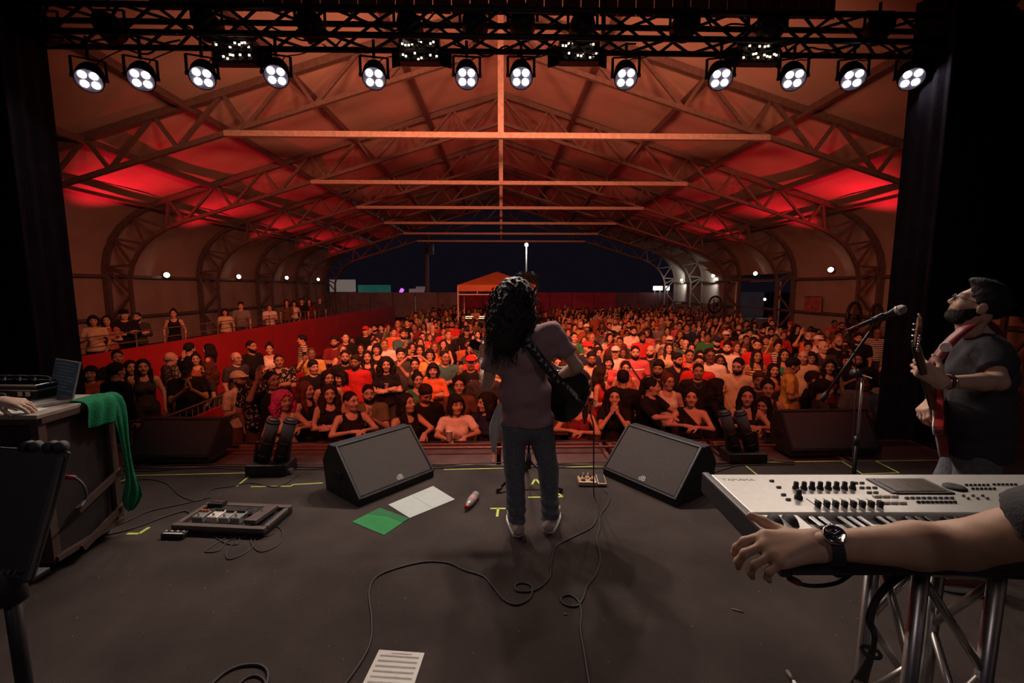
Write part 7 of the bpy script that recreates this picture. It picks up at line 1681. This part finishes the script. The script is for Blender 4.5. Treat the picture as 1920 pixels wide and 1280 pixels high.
def music_stand():
    TL, TR, BR, BL = on_y(-170, 826, 1.24), on_y(133, 846, 1.24), on_y(62, 1088, 1.10), on_y(-190, 1076, 1.10)
    c = (BL+BR)/2; t = thing('music_stand', 'black music stand seen from behind in the left foreground', 'music stand', (c.x+.0, c.y, 0)); n = (TR-TL).cross(BL-TL).normalized()*.008
    P = [TL, TR, BR, BL]; MB().add([p-n for p in P] + [p+n for p in P], [(3, 2, 1, 0), (4, 5, 6, 7), (0, 1, 5, 4), (1, 2, 6, 5), (2, 3, 7, 6), (3, 0, 4, 7)]).build('desk_plate', m_blackmetal, t, True, bevel=.006)
    e = (BL-TL).normalized()
    MB().box((BL+BR)/2 + n*3, ((BR-BL).length, .05, .012)).build('lip', m_blackmetal, t, True, bevel=.003)
    for px in (52, 66, 96, 113): q = on_y(px, 838, 1.24); MB().cyl(q + Vector((0, -.012, 0)), q + Vector((0, .012, 0)), .016, n=16).build('clip_knob', m_rubber, t, True, True)
    MB().bar(TR + Vector((-.01, -.015, -.01)), BR + Vector((-.0, -.015, .01)), .010, .012).build('edge_strip', m_blackmetal, t, True)
    p = on_y(18, 1092, 1.12); q = Vector((p.x+.005, p.y, .0)); MB().cyl(p + Vector((0, 0, .05)), Vector((q.x, q.y, .28)), .017).build('pole', m_blackmetal, t, True, True); MB().cyl(p + Vector((0, 0, -.05)), p + Vector((0, 0, .05)), .032).build('tilt_clutch', m_rubber, t, True, True)
    for i, a in enumerate((R(-50), R(75), R(195))): MB().tube([Vector((q.x, q.y, .34)), Vector((q.x+.14*math.cos(a), q.y+.14*math.sin(a), .2)), Vector((q.x+.30*math.cos(a), q.y+.30*math.sin(a), .012))], .010, 8).build('leg', m_blackmetal, t, True, True)
    for k, px in enumerate((2, 14, 26)): r_ = on_y(px, 1076, 1.09); MB().bar(r_, r_ + Vector((.012, -.004, .012)), .003).build('spring', m_alu, t, True)
    pc = thing('stage_cable', 'cable with red plug arching beside the music stand', 'cable', on_z(130, 980, 0))
    P = [on_y(122, 894, 2.2), on_y(140, 895, 2.2), on_y(158, 912, 2.2), on_y(160, 935, 2.2), on_y(140, 965, 2.2), on_z(110, 1000, .006)]
    MB().tube(smooth_path(P, 8), .006, 7).build('lead', m_cable, pc, True, True); MB().cyl(P[0], P[1], .011).build('plug', m_redstrap, pc, True, True)
    for i, (x, y) in enumerate(((107, 975), (118, 945))):
        b = on_z(x, y+40, 0)
music_stand()
# ---------------------------------------------------------------- industrial fans by the tent walls
def fan(px, py, X, r, label, rot):
    d = ray(px, py); k = X/d.x; c = Vector((X, d.y*k, CAM_H + d.z*k)); t = thing('drum_fan', label, 'fan', (c.x, c.y, GZ), rot, 'industrial fans by the tent walls'); h = c.z-GZ
    M = Matrix.Translation((0, 0, h)) @ Matrix.Rotation(R(90), 4, 'X')
    MB().tube([M @ Vector((r*math.cos(a), r*math.sin(a), 0)) for a in [i*math.pi/16 for i in range(32)]], .05, 8, True).build('shroud', m_blackmetal, t, smooth=True)
    for q in (.3, .55, .8):
        for z in (-.08, .08): MB().tube([M @ Vector((r*q*math.cos(a), r*q*math.sin(a), z)) for a in [i*math.pi/12 for i in range(24)]], .008, 5, True).build('guard_ring', m_steel, t, smooth=True)
    for i in range(12): a = i*math.pi/6; MB().cyl(M @ Vector((.06*math.cos(a), .06*math.sin(a), .09)), M @ Vector((r*math.cos(a), r*math.sin(a), .06)), .006, n=5).build('guard_wire', m_steel, t)
    for i in range(4):
        a = i*math.pi/2+.4; MB().box(M @ Vector((r*.45*math.cos(a), r*.45*math.sin(a), 0)), (r*.62, .02, r*.32), Matrix.Rotation(-a, 3, 'Y') @ Matrix.Rotation(.5, 3, 'X')).build('blade', m_alu, t, bevel=.005)
    MB().cyl(M @ Vector((0, 0, -.12)), M @ Vector((0, 0, .1)), .09, n=16).build('motor', m_blackmetal, t, smooth=True)
    MB().cyl((0, .08, h-.1), (0, .08, .05), .04).build('post', m_blackmetal, t, smooth=True); MB().cyl((0, .08, 0), (0, .08, .05), .32, n=20).build('base', m_blackmetal, t, smooth=True)
fan(1341, 571, 10.9, .42, 'black drum fan by the right wall near the open bay', R(20)); fan(1601, 594, 10.2, .42, 'black drum fan by the right wall near the second frame', R(30))
fan(1643, 592, 10.9, .34, 'smaller drum fan beside the right wall fan', R(30))
fan(371, 600, -11.6, .46, 'black drum fan on the side platform beside the second frame', R(-30)) if False else None
p = on_y(1524, 571, 18.); X = 3.8*HT-.15; d = ray(1524, 571); kk = X/d.x; p = Vector((X, d.y*kk, CAM_H+d.z*kk)); t = thing('wall_banner', 'small reddish banner hanging on the right tent wall', 'banner', p)
MB().box(p, (.03, 1.0, .62)).build('cloth', mat('banner_cloth', (.36, .12, .11), .8, 0, .4, 5), t, True, bevel=.01); MB().cyl(p + Vector((0, -.52, .33)), p + Vector((0, .52, .33)), .02).build('rod', m_steel, t, True, True)
# dropped crumbs and lint on the carpet
rg = random.Random(12); b = MB()
for i in range(260):
    x, y = rg.uniform(-2.6, 2.2), rg.uniform(1.2, 3.9); a = rg.random()*3.14; s = rg.uniform(.0012, .003)
    b.box((x, y, .0015), (s*rg.uniform(.8, 3.2), s*.7, .0015), Matrix.Rotation(a, 3, 'Z'))
tag(b.build('floor_lint', mat('lint', (.40, .36, .32), .9)), 'pale lint and crumbs scattered on the dark carpet', 'lint', None, 'stuff')
for px, py, lab in ((1372, 1141, 'thin dark stick lying on the carpet below the keyboard'), (1057, 1150, 'tan wood chip lying on the carpet below the looped lead')):
    p, q = on_z(px, py, .003), on_z(px+22, py+6, .003); tag(MB().cyl(p, q if 'stick' in lab else p.lerp(q, .3), .0035).build('stick', mat('chip', (.36, .24, .15), .8), smooth=True), lab, 'debris')
